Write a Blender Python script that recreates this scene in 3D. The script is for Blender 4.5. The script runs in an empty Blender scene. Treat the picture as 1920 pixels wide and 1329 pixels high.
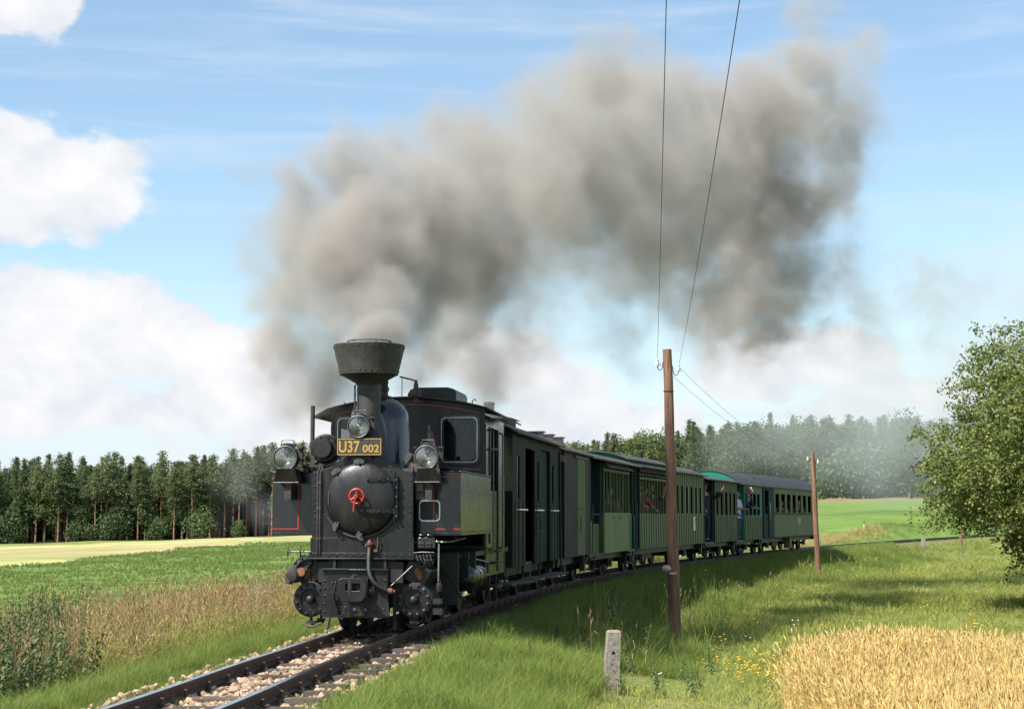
import bpy, bmesh, math, random
import numpy as np
from mathutils import Vector, Matrix

# ------------------------------------------------------------------ camera, sky, sun, exposure
scene = bpy.context.scene
COL = scene.collection
EYE = 1.35                                     # camera height above the rail head (rail head = 0)
cam_data = bpy.data.cameras.new('camera')
cam_data.lens = 56.25
cam_data.sensor_width = 36.0
cam_data.sensor_fit = 'HORIZONTAL'
cam_data.clip_start = 0.1
cam_data.clip_end = 5000
cam = bpy.data.objects.new('camera', cam_data)
COL.objects.link(cam)
cam.location = (0, 0, EYE)
cam.rotation_euler = (math.radians(90 + 5.815), 0, 0)
scene.camera = cam

SUN_EL = math.radians(50)
SUN_DIR = Vector((-math.sin(math.radians(50)) * math.cos(SUN_EL), -math.cos(math.radians(50)) * math.cos(SUN_EL), math.sin(SUN_EL)))
world = bpy.data.worlds.new('World')
scene.world = world
world.use_nodes = True


def build_world():
    nt = world.node_tree
    nt.nodes.clear()
    N, L = nt.nodes.new, nt.links.new
    out = N('ShaderNodeOutputWorld')
    bg = N('ShaderNodeBackground')
    bg.inputs['Strength'].default_value = 0.09
    L(bg.outputs[0], out.inputs[0])
    sky = N('ShaderNodeTexSky')
    sky.sky_type = 'NISHITA'
    sky.sun_disc = False
    sky.sun_elevation = SUN_EL
    sky.sun_rotation = math.atan2(SUN_DIR.x, SUN_DIR.y)
    sky.air_density = 1.0
    sky.dust_density = 0.6
    sky.ozone_density = 2.0
    tc = N('ShaderNodeTexCoord')

    def m(op, a, b=None, c=None, clamp=False):
        n = N('ShaderNodeMath')
        n.operation = op
        n.use_clamp = clamp
        for i, v in enumerate((a, b, c)):
            if v is None:
                continue
            if isinstance(v, (int, float)):
                n.inputs[i].default_value = v
            else:
                L(v, n.inputs[i])
        return n.outputs[0]
    sep = N('ShaderNodeSeparateXYZ')
    L(tc.outputs['Generated'], sep.inputs[0])
    az = m('ARCTAN2', sep.outputs[0], sep.outputs[1])
    el = m('ARCSINE', sep.outputs[2])
    # cumulus, in azimuth / elevation
    cmb = N('ShaderNodeCombineXYZ')
    L(az, cmb.inputs[0])
    L(m('MULTIPLY', el, 1.35), cmb.inputs[1])

    def noise(vec, sc, det, rough, dist=0.0):
        n = N('ShaderNodeTexNoise')
        n.inputs['Scale'].default_value = sc
        n.inputs['Detail'].default_value = det
        n.inputs['Roughness'].default_value = rough
        n.inputs['Distortion'].default_value = dist
        L(vec, n.inputs['Vector'])
        return n.outputs['Fac']
    n1 = noise(cmb.outputs[0], 11.0, 8, 0.52, 0.15)
    # big cumulus heads: azimuth, elevation, half width, half height (radians), weight
    heads = [(-0.315, 0.203, 0.105, 0.040, 1.0), (-0.322, 0.302, 0.055, 0.026, 1.0), (-0.318, 0.118, 0.100, 0.036, 1.0), (-0.225, 0.103, 0.045, 0.026, 0.95),
             (-0.165, 0.085, 0.055, 0.036, 0.85), (-0.26, 0.07, 0.18, 0.030, 0.75), (0.05, 0.055, 0.42, 0.030, 0.50), (-0.02, 0.10, 0.10, 0.022, 0.55),
             (0.02, 0.085, 0.06, 0.02, 0.7), (0.14, 0.09, 0.07, 0.028, 0.75), (0.215, 0.098, 0.035, 0.016, 0.6), (0.25, 0.075, 0.10, 0.02, 0.6),
             (-0.75, 0.2, 0.18, 0.06, 1.0), (0.7, 0.19, 0.16, 0.05, 1.0), (1.3, 0.25, 0.2, 0.07, 1.0), (-1.5, 0.28, 0.2, 0.08, 1.0), (2.2, 0.22, 0.25, 0.07, 1.0), (-2.4, 0.2, 0.3, 0.06, 1.0)]
    tot = None
    for (a0, e0, wa, we, w) in heads:
        dx = m('DIVIDE', m('SUBTRACT', az, a0), wa)
        dy = m('DIVIDE', m('SUBTRACT', el, e0), we)
        r = m('SQRT', m('ADD', m('MULTIPLY', dx, dx), m('MULTIPLY', dy, dy)))
        v = m('MULTIPLY', m('SUBTRACT', 1.45, r, clamp=False), w)
        tot = v if tot is None else m('MAXIMUM', tot, v)
    dens = m('ADD', m('MULTIPLY', tot, 0.62), m('MULTIPLY', m('SUBTRACT', n1, 0.5), 1.65))
    mr = N('ShaderNodeMapRange')
    mr.interpolation_type = 'SMOOTHSTEP'
    L(dens, mr.inputs['Value'])
    mr.inputs['From Min'].default_value = 0.20
    mr.inputs['From Max'].default_value = 0.36
    cum = mr.outputs[0]
    # thin streaks higher up
    st = N('ShaderNodeMapping')
    st.inputs['Scale'].default_value = (2.2, 17.0, 1.0)
    st.inputs['Rotation'].default_value = (0, 0, 0.07)
    L(cmb.outputs[0], st.inputs['Vector'])
    n2 = noise(st.outputs[0], 1.9, 7, 0.6, 0.5)
    mr2 = N('ShaderNodeMapRange')
    mr2.interpolation_type = 'SMOOTHSTEP'
    L(n2, mr2.inputs['Value'])
    mr2.inputs['From Min'].default_value = 0.45
    mr2.inputs['From Max'].default_value = 0.80
    mr2.inputs['To Max'].default_value = 0.42
    # whitish veil towards the horizon
    mr3 = N('ShaderNodeMapRange')
    mr3.interpolation_type = 'SMOOTHSTEP'
    L(el, mr3.inputs['Value'])
    mr3.inputs['From Min'].default_value = 0.02
    mr3.inputs['From Max'].default_value = 0.17
    mr3.inputs['To Min'].default_value = 0.80
    mr3.inputs['To Max'].default_value = 0.10
    thin = m('ADD', mr2.outputs[0], mr3.outputs[0], clamp=True)
    # cloud colours
    n3 = noise(cmb.outputs[0], 24.0, 6, 0.55, 0.4)
    ramp = N('ShaderNodeMapRange')
    L(m('ADD', m('MULTIPLY', n3, 1.1), m('MULTIPLY', dens, 0.35)), ramp.inputs['Value'])
    ramp.inputs['From Min'].default_value = 0.35
    ramp.inputs['From Max'].default_value = 0.95
    mixc = N('ShaderNodeMix')
    mixc.data_type = 'RGBA'
    L(ramp.outputs[0], mixc.inputs['Factor'])
    mixc.inputs[6].default_value = (4.15, 4.4, 4.95, 1)
    mixc.inputs[7].default_value = (5.9, 5.9, 5.9, 1)
    tint = N('ShaderNodeMix')
    tint.data_type = 'RGBA'
    tint.blend_type = 'MULTIPLY'
    tint.inputs['Factor'].default_value = 1.0
    L(sky.outputs[0], tint.inputs[6])
    tint.inputs[7].default_value = SKY_TINT
    mixa = N('ShaderNodeMix')
    mixa.data_type = 'RGBA'
    L(thin, mixa.inputs['Factor'])
    L(tint.outputs[2], mixa.inputs[6])
    mixa.inputs[7].default_value = (4.5, 5.1, 5.8, 1)
    mixb = N('ShaderNodeMix')
    mixb.data_type = 'RGBA'
    L(cum, mixb.inputs['Factor'])
    L(mixa.outputs[2], mixb.inputs[6])
    L(mixc.outputs[2], mixb.inputs[7])
    L(mixb.outputs[2], bg.inputs['Color'])


SKY_TINT = (1.10, 1.18, 1.12, 1)
build_world()

sun_data = bpy.data.lights.new('sun', 'SUN')
sun_data.energy = 5.0
sun_data.angle = math.radians(0.53)
sun_data.color = (1.0, 0.955, 0.88)
sun = bpy.data.objects.new('sun', sun_data)
COL.objects.link(sun)
sun.rotation_euler = SUN_DIR.to_track_quat('Z', 'Y').to_euler()
sun.location = (-30, -20, 40)

vs = scene.view_settings
vs.view_transform = 'Standard'
vs.look = 'None'
vs.gamma = 1.0
vs.use_curve_mapping = False
vs.exposure = 0.95
scene.render.engine = 'CYCLES'
cy = scene.cycles
cy.max_bounces = 8
cy.diffuse_bounces = 3
cy.glossy_bounces = 3
cy.transmission_bounces = 4
cy.transparent_max_bounces = 12
cy.volume_bounces = 3
cy.use_denoising = True
cy.volume_step_rate = 2.0
cy.volume_max_steps = 512
cy.caustics_reflective = False
cy.caustics_refractive = False

RNG = np.random.default_rng(7)
random.seed(7)


# ------------------------------------------------------------------ helpers
def link(o, parent=None):
    COL.objects.link(o)
    if parent is not None:
        o.parent = parent
    return o


def tag(o, label=None, cat=None, group=None, kind=None):
    if label:
        o['label'] = label
    if cat:
        o['category'] = cat
    if group:
        o['group'] = group
    if kind:
        o['kind'] = kind
    return o


def empty(name, loc=(0, 0, 0), rz=0.0, parent=None):
    o = bpy.data.objects.new(name, None)
    o.location = loc
    o.rotation_euler = (0, 0, rz)
    o.empty_display_size = 0.2
    return link(o, parent)


def copy_tree(o, parent=None):
    c = o.copy()
    link(c)
    if parent is not None:
        c.parent = parent
    for ch in o.children:
        copy_tree(ch, c)
    return c


def frame_for(axis):
    a = Vector(axis).normalized()
    u = Vector((0, 0, 1)) if abs(a.z) < 0.9 else Vector((1, 0, 0))
    x = u.cross(a).normalized()
    y = a.cross(x)
    return x, y, a


class MB:
    """collects primitive shapes and links them as one mesh object"""

    def __init__(self):
        self.v, self.f, self.mi = [], [], []
        self.cur = 0
        self.marks = []

    def add(self, vs_, fs):
        b = len(self.v)
        self.marks.append((b, len(self.f)))
        self.v.extend([tuple(p) for p in vs_])
        for f in fs:
            self.f.append([i + b for i in f])
            self.mi.append(self.cur)
        return self

    def box(self, c, s, rz=0.0, R=None):
        h = [x / 2 for x in s]
        pts = [Vector((sx * h[0], sy * h[1], sz * h[2])) for sz in (-1, 1) for sy in (-1, 1) for sx in (-1, 1)]
        M = R if R is not None else Matrix.Rotation(rz, 3, 'Z')
        pts = [M @ p + Vector(c) for p in pts]
        return self.add(pts, [(0, 2, 3, 1), (4, 5, 7, 6), (0, 1, 5, 4), (2, 6, 7, 3), (0, 4, 6, 2), (1, 3, 7, 5)])

    def bb(self, x0, x1, y0, y1, z0, z1):
        return self.box(((x0 + x1) / 2, (y0 + y1) / 2, (z0 + z1) / 2), (abs(x1 - x0), abs(y1 - y0), abs(z1 - z0)))

    def lathe(self, o, axis, prof, n=24, end=True):
        x, y, a = frame_for(axis)
        o = Vector(o)
        vs_, fs = [], []
        rings = []
        for (t, r) in prof:
            if r < 1e-5:
                rings.append([len(vs_)])
                vs_.append(o + a * t)
            else:
                rings.append(list(range(len(vs_), len(vs_) + n)))
                for k in range(n):
                    w = 2 * math.pi * k / n
                    vs_.append(o + a * t + x * (r * math.cos(w)) + y * (r * math.sin(w)))
        for A, B in zip(rings[:-1], rings[1:]):
            if len(A) == 1 and len(B) == 1:
                continue
            for k in range(n):
                k2 = (k + 1) % n
                if len(A) == 1:
                    fs.append((A[0], B[k], B[k2]))
                elif len(B) == 1:
                    fs.append((A[k], A[k2], B[0]))
                else:
                    fs.append((A[k], A[k2], B[k2], B[k]))
        if len(rings[0]) > 1:
            fs.append(tuple(reversed(rings[0])))
        if len(rings[-1]) > 1 and end:
            fs.append(tuple(rings[-1]))
        return self.add(vs_, fs)

    def cyl(self, p0, p1, r0, r1=None, n=16):
        p0, p1 = Vector(p0), Vector(p1)
        d = p1 - p0
        return self.lathe(p0, d, [(0, r0), (d.length, r0 if r1 is None else r1)], n)

    def tube(self, pts, r, n=8, caps=True):
        pts = [Vector(p) for p in pts]
        rs = r if isinstance(r, (list, tuple)) else [r] * len(pts)
        vs_, fs = [], []
        t0 = (pts[1] - pts[0]).normalized()
        x, y, _ = frame_for(t0)
        prev = t0
        for i, p in enumerate(pts):
            if i == 0:
                t = t0
            elif i == len(pts) - 1:
                t = (pts[i] - pts[i - 1]).normalized()
            else:
                t = ((pts[i] - pts[i - 1]).normalized() + (pts[i + 1] - pts[i]).normalized())
                t = t.normalized() if t.length > 1e-6 else prev
            q = prev.rotation_difference(t)
            x = q @ x
            y = q @ y
            prev = t
            for k in range(n):
                w = 2 * math.pi * k / n
                vs_.append(p + x * (rs[i] * math.cos(w)) + y * (rs[i] * math.sin(w)))
        for i in range(len(pts) - 1):
            for k in range(n):
                k2 = (k + 1) % n
                fs.append((i * n + k, i * n + k2, (i + 1) * n + k2, (i + 1) * n + k))
        if caps:
            fs.append(tuple(reversed(range(n))))
            fs.append(tuple(range((len(pts) - 1) * n, len(pts) * n)))
        return self.add(vs_, fs)

    def torus(self, o, axis, R, r, n=28, m_=8):
        x, y, a = frame_for(axis)
        o = Vector(o)
        vs_, fs = [], []
        for k in range(n):
            w = 2 * math.pi * k / n
            d = x * math.cos(w) + y * math.sin(w)
            for j in range(m_):
                u = 2 * math.pi * j / m_
                vs_.append(o + d * (R + r * math.cos(u)) + a * (r * math.sin(u)))
        for k in range(n):
            for j in range(m_):
                fs.append((k * m_ + j, ((k + 1) % n) * m_ + j, ((k + 1) % n) * m_ + (j + 1) % m_, k * m_ + (j + 1) % m_))
        return self.add(vs_, fs)

    def prism(self, poly, vec):
        vec = Vector(vec)
        n = len(poly)
        vs_ = [Vector(p) for p in poly] + [Vector(p) + vec for p in poly]
        fs = [tuple(range(n)), tuple(reversed(range(n, 2 * n)))]
        for k in range(n):
            k2 = (k + 1) % n
            fs.append((k, k + n, k2 + n, k2))
        return self.add(vs_, fs)

    def frame(self, outer, inner, vec):
        """plate with a hole: outer and inner loops of equal length"""
        vec = Vector(vec)
        n = len(outer)
        vs_ = [Vector(p) for p in outer] + [Vector(p) for p in inner]
        vs_ += [p + vec for p in vs_]
        fs = []
        for k in range(n):
            k2 = (k + 1) % n
            fs.append((k, k2, n + k2, n + k))
            fs.append((2 * n + k, 3 * n + k, 3 * n + k2, 2 * n + k2))
            fs.append((k, 2 * n + k, 2 * n + k2, k2))
            fs.append((n + k, n + k2, 3 * n + k2, 3 * n + k))
        return self.add(vs_, fs)

    def rivets(self, pts, nrm, r=0.011, n=6):
        x, y, a = frame_for(nrm)
        for p in pts:
            p = Vector(p)
            vs_ = [p + x * (r * math.cos(2 * math.pi * k / n)) + y * (r * math.sin(2 * math.pi * k / n)) for k in range(n)]
            vs_ += [p + a * (r * 0.55) + x * (0.6 * r * math.cos(2 * math.pi * k / n)) + y * (0.6 * r * math.sin(2 * math.pi * k / n)) for k in range(n)]
            vs_.append(p + a * (r * 0.75))
            fs = [(k, (k + 1) % n, n + (k + 1) % n, n + k) for k in range(n)] + [(n + k, n + (k + 1) % n, 2 * n) for k in range(n)]
            self.add(vs_, fs)
        return self

    def mesh(self, name, mats, angle=38):
        me = bpy.data.meshes.new(name)
        me.from_pydata([tuple(p) for p in self.v], [], self.f)
        for mt in (mats if isinstance(mats, (list, tuple)) else [mats]):
            me.materials.append(mt)
        if isinstance(mats, (list, tuple)) and len(mats) > 1:
            me.polygons.foreach_set('material_index', self.mi)
        bm = bmesh.new()
        bm.from_mesh(me)
        bmesh.ops.recalc_face_normals(bm, faces=bm.faces)
        bm.to_mesh(me)
        bm.free()
        me.polygons.foreach_set('use_smooth', [True] * len(me.polygons))
        me.set_sharp_from_angle(angle=math.radians(angle))
        return me

    def split(self, name, mats, parent=None, bevel=0.0, angle=38):
        """one object per added shape"""
        ends = self.marks[1:] + [(len(self.v), len(self.f))]
        for (v0, f0), (v1, f1) in zip(self.marks, ends):
            q = MB()
            q.add(self.v[v0:v1], [[i - v0 for i in f] for f in self.f[f0:f1]])
            q.build(name, mats, parent, bevel, angle)

    def build(self, name, mats, parent=None, bevel=0.0, angle=38, kind=None, label=None):
        o = bpy.data.objects.new(name, self.mesh(name, mats, angle))
        link(o, parent)
        if bevel:
            b = o.modifiers.new('bevel', 'BEVEL')
            b.width = bevel
            b.segments = 2
            b.limit_method = 'ANGLE'
            b.angle_limit = math.radians(40)
        if kind:
            o['kind'] = kind
        if label:
            o['label'] = label
        return o


def rounded(x0, x1, z0, z1, r, k=5):
    pts = []
    for cx, cz, a0 in ((x1 - r, z1 - r, 0), (x0 + r, z1 - r, 90), (x0 + r, z0 + r, 180), (x1 - r, z0 + r, 270)):
        for i in range(k + 1):
            a = math.radians(a0 + 90 * i / k)
            pts.append((cx + r * math.cos(a), cz + r * math.sin(a)))
    return pts


def np_object(name, verts, faces, mats, parent=None, attrs=None, smooth=False):
    me = bpy.data.meshes.new(name)
    verts = np.asarray(verts, dtype=np.float32)
    faces = np.asarray(faces, dtype=np.int32)
    k = faces.shape[1]
    me.vertices.add(len(verts))
    me.vertices.foreach_set('co', verts.ravel())
    me.loops.add(faces.size)
    me.loops.foreach_set('vertex_index', faces.ravel())
    me.polygons.add(len(faces))
    me.polygons.foreach_set('loop_start', np.arange(0, faces.size, k, dtype=np.int32))
    me.update(calc_edges=True)
    for mt in (mats if isinstance(mats, (list, tuple)) else [mats]):
        me.materials.append(mt)
    if smooth:
        me.polygons.foreach_set('use_smooth', [True] * len(faces))
    for an, (dom, typ, data) in (attrs or {}).items():
        at = me.attributes.new(an, typ, dom)
        at.data.foreach_set('vector' if typ == 'FLOAT_VECTOR' else 'value', np.asarray(data, dtype=np.float32).ravel())
    o = bpy.data.objects.new(name, me)
    if parent != 'none':
        link(o, parent)
    return o


# ------------------------------------------------------------------ materials
def lin(r, g, b):
    f = lambda c: c / 12.92 if c <= 0.04045 else ((c + 0.055) / 1.055) ** 2.4
    return (f(r / 255), f(g / 255), f(b / 255), 1)


def material(name, c1, c2=None, scale=4.0, rough=0.6, metal=0.0, bump=0.0, bscale=None, detail=6, stretch=(1, 1, 1), trans=0.0, rnd=0.0, spec=0.5,
             c3=None, scale3=1.0, coat=0.0, rvar=0.0, thr=(0.35, 0.65)):
    """principled material with noise-mixed colours, optional second mottling, per-instance variation and relief"""
    mt = bpy.data.materials.new(name)
    mt.use_nodes = True
    nt = mt.node_tree
    N, L = nt.nodes.new, nt.links.new
    p = nt.nodes['Principled BSDF']
    out = nt.nodes['Material Output']
    c2 = c2 or c1
    tc = N('ShaderNodeTexCoord')
    mp = N('ShaderNodeMapping')
    mp.inputs['Scale'].default_value = stretch
    L(tc.outputs['Object'], mp.inputs['Vector'])

    def noise(sc, det=detail, rg=0.6):
        n = N('ShaderNodeTexNoise')
        n.inputs['Scale'].default_value = sc
        n.inputs['Detail'].default_value = det
        n.inputs['Roughness'].default_value = rg
        L(mp.outputs[0], n.inputs['Vector'])
        return n

    def mix(fac, a, b, blend='MIX'):
        x = N('ShaderNodeMix')
        x.data_type = 'RGBA'
        x.blend_type = blend
        for sock, val in ((x.inputs['Factor'], fac), (x.inputs[6], a), (x.inputs[7], b)):
            if isinstance(val, (int, float)):
                sock.default_value = val
            elif isinstance(val, tuple):
                sock.default_value = val if len(val) == 4 else (*val, 1)
            else:
                L(val, sock)
        return x.outputs[2]

    def rng(v, a, b, c, d):
        x = N('ShaderNodeMapRange')
        L(v, x.inputs['Value'])
        for i, q in zip(('From Min', 'From Max', 'To Min', 'To Max'), (a, b, c, d)):
            x.inputs[i].default_value = q
        return x.outputs[0]
    n1 = noise(scale)
    col = mix(rng(n1.outputs['Fac'], thr[0], thr[1], 0, 1), c1, c2)
    if c3 is not None:
        n3 = noise(scale3, 5)
        col = mix(rng(n3.outputs['Fac'], 0.5, 0.72, 0, 1), col, c3)
    if rnd:
        oi = N('ShaderNodeObjectInfo')
        hsv = N('ShaderNodeHueSaturation')
        L(rng(oi.outputs['Random'], 0, 1, 1 - rnd, 1 + rnd), hsv.inputs['Value'])
        L(rng(oi.outputs['Random'], 0, 1, 0.5 + 0.035 * rnd, 0.5 - 0.035 * rnd), hsv.inputs['Hue'])
        L(col, hsv.inputs['Color'])
        col = hsv.outputs[0]
    L(col, p.inputs['Base Color'])
    p.inputs['Roughness'].default_value = rough
    if rvar:
        n4 = noise(scale * 2.3)
        L(rng(n4.outputs['Fac'], 0.3, 0.7, rough - rvar, rough + rvar), p.inputs['Roughness'])
    p.inputs['Metallic'].default_value = metal
    p.inputs['Specular IOR Level'].default_value = spec
    p.inputs['Coat Weight'].default_value = coat
    p.inputs['Coat Roughness'].default_value = 0.12
    if bump:
        n2 = noise(bscale or scale * 3, 5)
        b = N('ShaderNodeBump')
        b.inputs['Strength'].default_value = min(1.0, bump)
        b.inputs['Distance'].default_value = 0.02
        L(n2.outputs['Fac'], b.inputs['Height'])
        L(b.outputs[0], p.inputs['Normal'])
    if trans:
        t = N('ShaderNodeBsdfTranslucent')
        L(col, t.inputs['Color'])
        ms = N('ShaderNodeMixShader')
        ms.inputs[0].default_value = trans
        L(p.outputs[0], ms.inputs[1])
        L(t.outputs[0], ms.inputs[2])
        L(ms.outputs[0], out.inputs[0])
    return mt


def glass_material(name, tint=(0.8, 0.85, 0.85, 1), rough=0.03, opac=0.25):
    """window glass: mostly clear, mirror-like reflection"""
    mt = bpy.data.materials.new(name)
    mt.use_nodes = True
    nt = mt.node_tree
    nt.nodes.clear()
    N, L = nt.nodes.new, nt.links.new
    out = N('ShaderNodeOutputMaterial')
    gl = N('ShaderNodeBsdfGlossy')
    gl.inputs['Roughness'].default_value = rough
    tr = N('ShaderNodeBsdfTransparent')
    tr.inputs['Color'].default_value = tint
    ge = N('ShaderNodeNewGeometry')
    dt = N('ShaderNodeVectorMath')
    dt.operation = 'DOT_PRODUCT'
    L(ge.outputs['Normal'], dt.inputs[0])
    L(ge.outputs['Incoming'], dt.inputs[1])

    def m(op, a, b=None):
        n = N('ShaderNodeMath')
        n.operation = op
        for i, v in enumerate((a, b)):
            if isinstance(v, (int, float)):
                n.inputs[i].default_value = v
            elif v is not None:
                L(v, n.inputs[i])
        return n.outputs[0]
    f5 = m('POWER', m('SUBTRACT', 1.0, m('ABSOLUTE', dt.outputs['Value'])), 5.0)
    ad = m('ADD', m('MULTIPLY', f5, 0.9), 0.03 + opac * 0.1)
    mx = N('ShaderNodeMixShader')
    L(ad, mx.inputs[0])
    L(tr.outputs[0], mx.inputs[1])
    L(gl.outputs[0], mx.inputs[2])
    L(mx.outputs[0], out.inputs[0])
    return mt


M = {}
M['black'] = material('loco_black_paint', (0.0074, 0.0077, 0.0086), (0.0130, 0.0130, 0.0130), 5, 0.40, bump=0.12, bscale=60, c3=(0.0283, 0.0246, 0.0197), scale3=4.0, rvar=0.12, stretch=(1, 1, .35), spec=.4)
M['gloss'] = material('tank_gloss_black', (0.0085, 0.0085, 0.0102), (0.0170, 0.0161, 0.0153), 7, 0.24, bump=0.06, bscale=9, rvar=0.12, coat=0.3, stretch=(1, 1, .2))
M['soot'] = material('sooty_steel', (0.0180, 0.0173, 0.0158), (0.0338, 0.0307, 0.0270), 8, 0.62, bump=0.25, bscale=40, c3=(0.0562, 0.0435, 0.0315), scale3=5)
M['dome'] = material('dome_blue_black', (0.013, 0.016, 0.023), (0.018, 0.021, 0.028), 6, 0.20, rvar=0.06, coat=0.4)
M['under'] = material('greasy_underframe', (0.0072, 0.0068, 0.0064), (0.0160, 0.0144, 0.0128), 9, 0.55, bump=0.3, bscale=50, c3=(0.0320, 0.0240, 0.0176), scale3=6)
M['red'] = material('red_paint', (0.3900, 0.0263, 0.0135), (0.3150, 0.0225, 0.0135), 9, 0.4)
M['rust'] = material('rusty_red_oxide', (0.1500, 0.0450, 0.0300), (0.0975, 0.0375, 0.0263), 25, 0.7, bump=0.3, bscale=60)
M['orange'] = material('orange_rust', (0.2560, 0.1040, 0.0280), (0.1120, 0.0560, 0.0240), 20, 0.75)
M['steel'] = material('bright_steel', (0.55, 0.55, 0.56), (0.42, 0.42, 0.43), 14, 0.28, metal=1.0, rvar=0.08)
M['worn'] = material('worn_grey_steel', (0.1360, 0.1318, 0.1275), (0.0765, 0.0748, 0.0723), 12, 0.45, metal=0.6, bump=0.2, bscale=60)
M['gold'] = material('gold_letter_paint', (0.4092, 0.2480, 0.0527), (0.3596, 0.2108, 0.0434), 30, 0.42)
M['plate'] = material('number_plate_black', (0.030, 0.028, 0.025), (0.045, 0.04, 0.035), 20, 0.5)
M['reflector'] = material('lamp_reflector', (0.74, 0.73, 0.71), (0.62, 0.61, 0.60), 9, 0.24, metal=1.0)
M['glass'] = glass_material('window_glass', (0.45, 0.48, 0.48, 1), 0.0, 0.1)
M['lens'] = glass_material('lamp_glass', (0.92, 0.91, 0.88, 1), 0.04, 0.3)
M['cargreen'] = material('olive_green_boards', (0.0756, 0.1058, 0.0346), (0.1058, 0.1318, 0.0486), 5, 0.65, bump=0.15, bscale=30, stretch=(1, 1, 0.2), c3=(0.1296, 0.1242, 0.0756), scale3=2.6, rvar=0.08, spec=0.22)
M['cargreen2'] = material('fresh_green_boards', (0.1344, 0.1904, 0.0560), (0.1624, 0.2106, 0.0694), 3, 0.6, bump=0.10, bscale=30, stretch=(1, 1, 0.2), c3=(0.1792, 0.1904, 0.1064), scale3=2.6, rvar=0.08, spec=0.22)
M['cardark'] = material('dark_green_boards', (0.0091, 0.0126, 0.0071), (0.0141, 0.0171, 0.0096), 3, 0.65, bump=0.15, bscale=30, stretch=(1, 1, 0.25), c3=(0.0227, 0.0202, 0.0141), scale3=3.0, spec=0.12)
M['teal'] = material('teal_paint', (0.0128, 0.1680, 0.1160), (0.0112, 0.1440, 0.1000), 4, 0.65, spec=0.15)
M['tealdark'] = material('dark_teal_paint', (0.0080, 0.0292, 0.0252), (0.0080, 0.0247, 0.0216), 4, 0.7, spec=0.12)
M['brown'] = material('brown_boards', (0.0177, 0.0102, 0.0082), (0.0272, 0.0150, 0.0116), 4, 0.6, bump=0.2, bscale=30, stretch=(1, 1, 0.2), c3=(0.0340, 0.0272, 0.0204), scale3=2, spec=0.22)
M['roof'] = material('tarred_roof', (0.0310, 0.0281, 0.0265), (0.0506, 0.0461, 0.0421), 3, 0.75, bump=0.3, bscale=25, c3=(0.0900, 0.0815, 0.0731), scale3=1.5)
M['roofdark'] = material('dark_tarred_roof', (0.0156, 0.0156, 0.0150), (0.0270, 0.0258, 0.0240), 3, 0.7, bump=0.3, bscale=25)
M['seam'] = material('board_joint_strip', (0.030, 0.042, 0.020), (0.045, 0.055, 0.028), 6, 0.6)
M['inner'] = material('brown_interior', (0.055, 0.036, 0.022), (0.04, 0.027, 0.018), 5, 0.6)
M['rail'] = material('rail_side_rust', (0.062, 0.036, 0.026), (0.095, 0.052, 0.034), 7, 0.8, bump=0.3, bscale=60)
M['railtop'] = material('polished_rail_head', (0.5270, 0.5355, 0.5610), (0.4250, 0.4250, 0.4505), 3, 0.25, metal=1.0, stretch=(1, 1, 1), rvar=0.06)
M['sleeper'] = material('old_sleeper_wood', (0.0723, 0.0510, 0.0425), (0.1275, 0.0978, 0.0808), 6, 0.85, bump=0.8, bscale=30, stretch=(1.2, 9, 9), c3=(0.0467, 0.0340, 0.0306), scale3=2, rnd=0.22)
M['stone'] = material('ballast_stone', (0.3280, 0.2173, 0.1353), (0.4100, 0.2993, 0.2009), 9, 0.9, bump=0.4, bscale=40, rnd=0.45)
M['greystone'] = material('grey_ballast_stone', (0.2720, 0.2640, 0.2640), (0.3680, 0.3520, 0.3440), 9, 0.9, bump=0.4, bscale=40, rnd=0.3)
M['pole'] = material('weathered_pole_wood', (0.1394, 0.0640, 0.0394), (0.2952, 0.1640, 0.1066), 5, 0.9, bump=1.0, bscale=14, stretch=(6, 6, 0.35), c3=(0.0738, 0.0410, 0.0295), scale3=2.6)
M['porcelain'] = material('white_porcelain', (0.7200, 0.7200, 0.7020), (0.6660, 0.6660, 0.6480), 20, 0.2)
M['wire'] = material('dark_wire', (0.05, 0.04, 0.038), None, 4, 0.6, metal=0.3)
M['concrete'] = material('lichened_concrete', (0.3000, 0.2587, 0.2250), (0.2250, 0.1950, 0.1688), 14, 0.95, bump=0.9, bscale=45, c3=(0.0900, 0.0750, 0.0675), scale3=22)
M['lichen'] = material('orange_lichen', (0.4160, 0.1760, 0.0320), (0.3200, 0.2000, 0.0800), 30, 0.95, bump=0.6, bscale=80)
M['pinkstone'] = material('pale_enamel', (0.4500, 0.3150, 0.2700), (0.3750, 0.2475, 0.2100), 9, 0.6)


# ------------------------------------------------------------------ the railway line in plan
HY = [-80, 11, 15, 21, 31, 43, 55, 70, 97, 112, 220]
HD = [4.2, 5.4, 5.8, 7, 11, 16, 19, 21.5, 24, 26, 32]
DS = 0.05


def build_path():
    fw, bw = [(-1.76, 18.75)], []
    x, y = fw[0]
    for i in range(int(260 / DS)):
        h = math.radians(np.interp(y, HY, HD))
        x += math.sin(h) * DS
        y += math.cos(h) * DS
        fw.append((x, y))
    x, y = fw[0]
    for i in range(int(60 / DS)):
        h = math.radians(np.interp(y, HY, HD))
        x -= math.sin(h) * DS
        y -= math.cos(h) * DS
        bw.append((x, y))
    return np.array(bw[::-1] + fw)


PATH = build_path()
S0 = -int(60 / DS) * DS
S_ALL = S0 + np.arange(len(PATH)) * DS


def at_s(s, d=0.0):
    """point d metres to the right of the centre line at distance s behind the engine's front, and the heading there"""
    x = np.interp(s, S_ALL, PATH[:, 0])
    y = np.interp(s, S_ALL, PATH[:, 1])
    h = math.radians(float(np.interp(y, HY, HD)))
    return float(x + d * math.cos(h)), float(y - d * math.sin(h)), h


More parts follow.
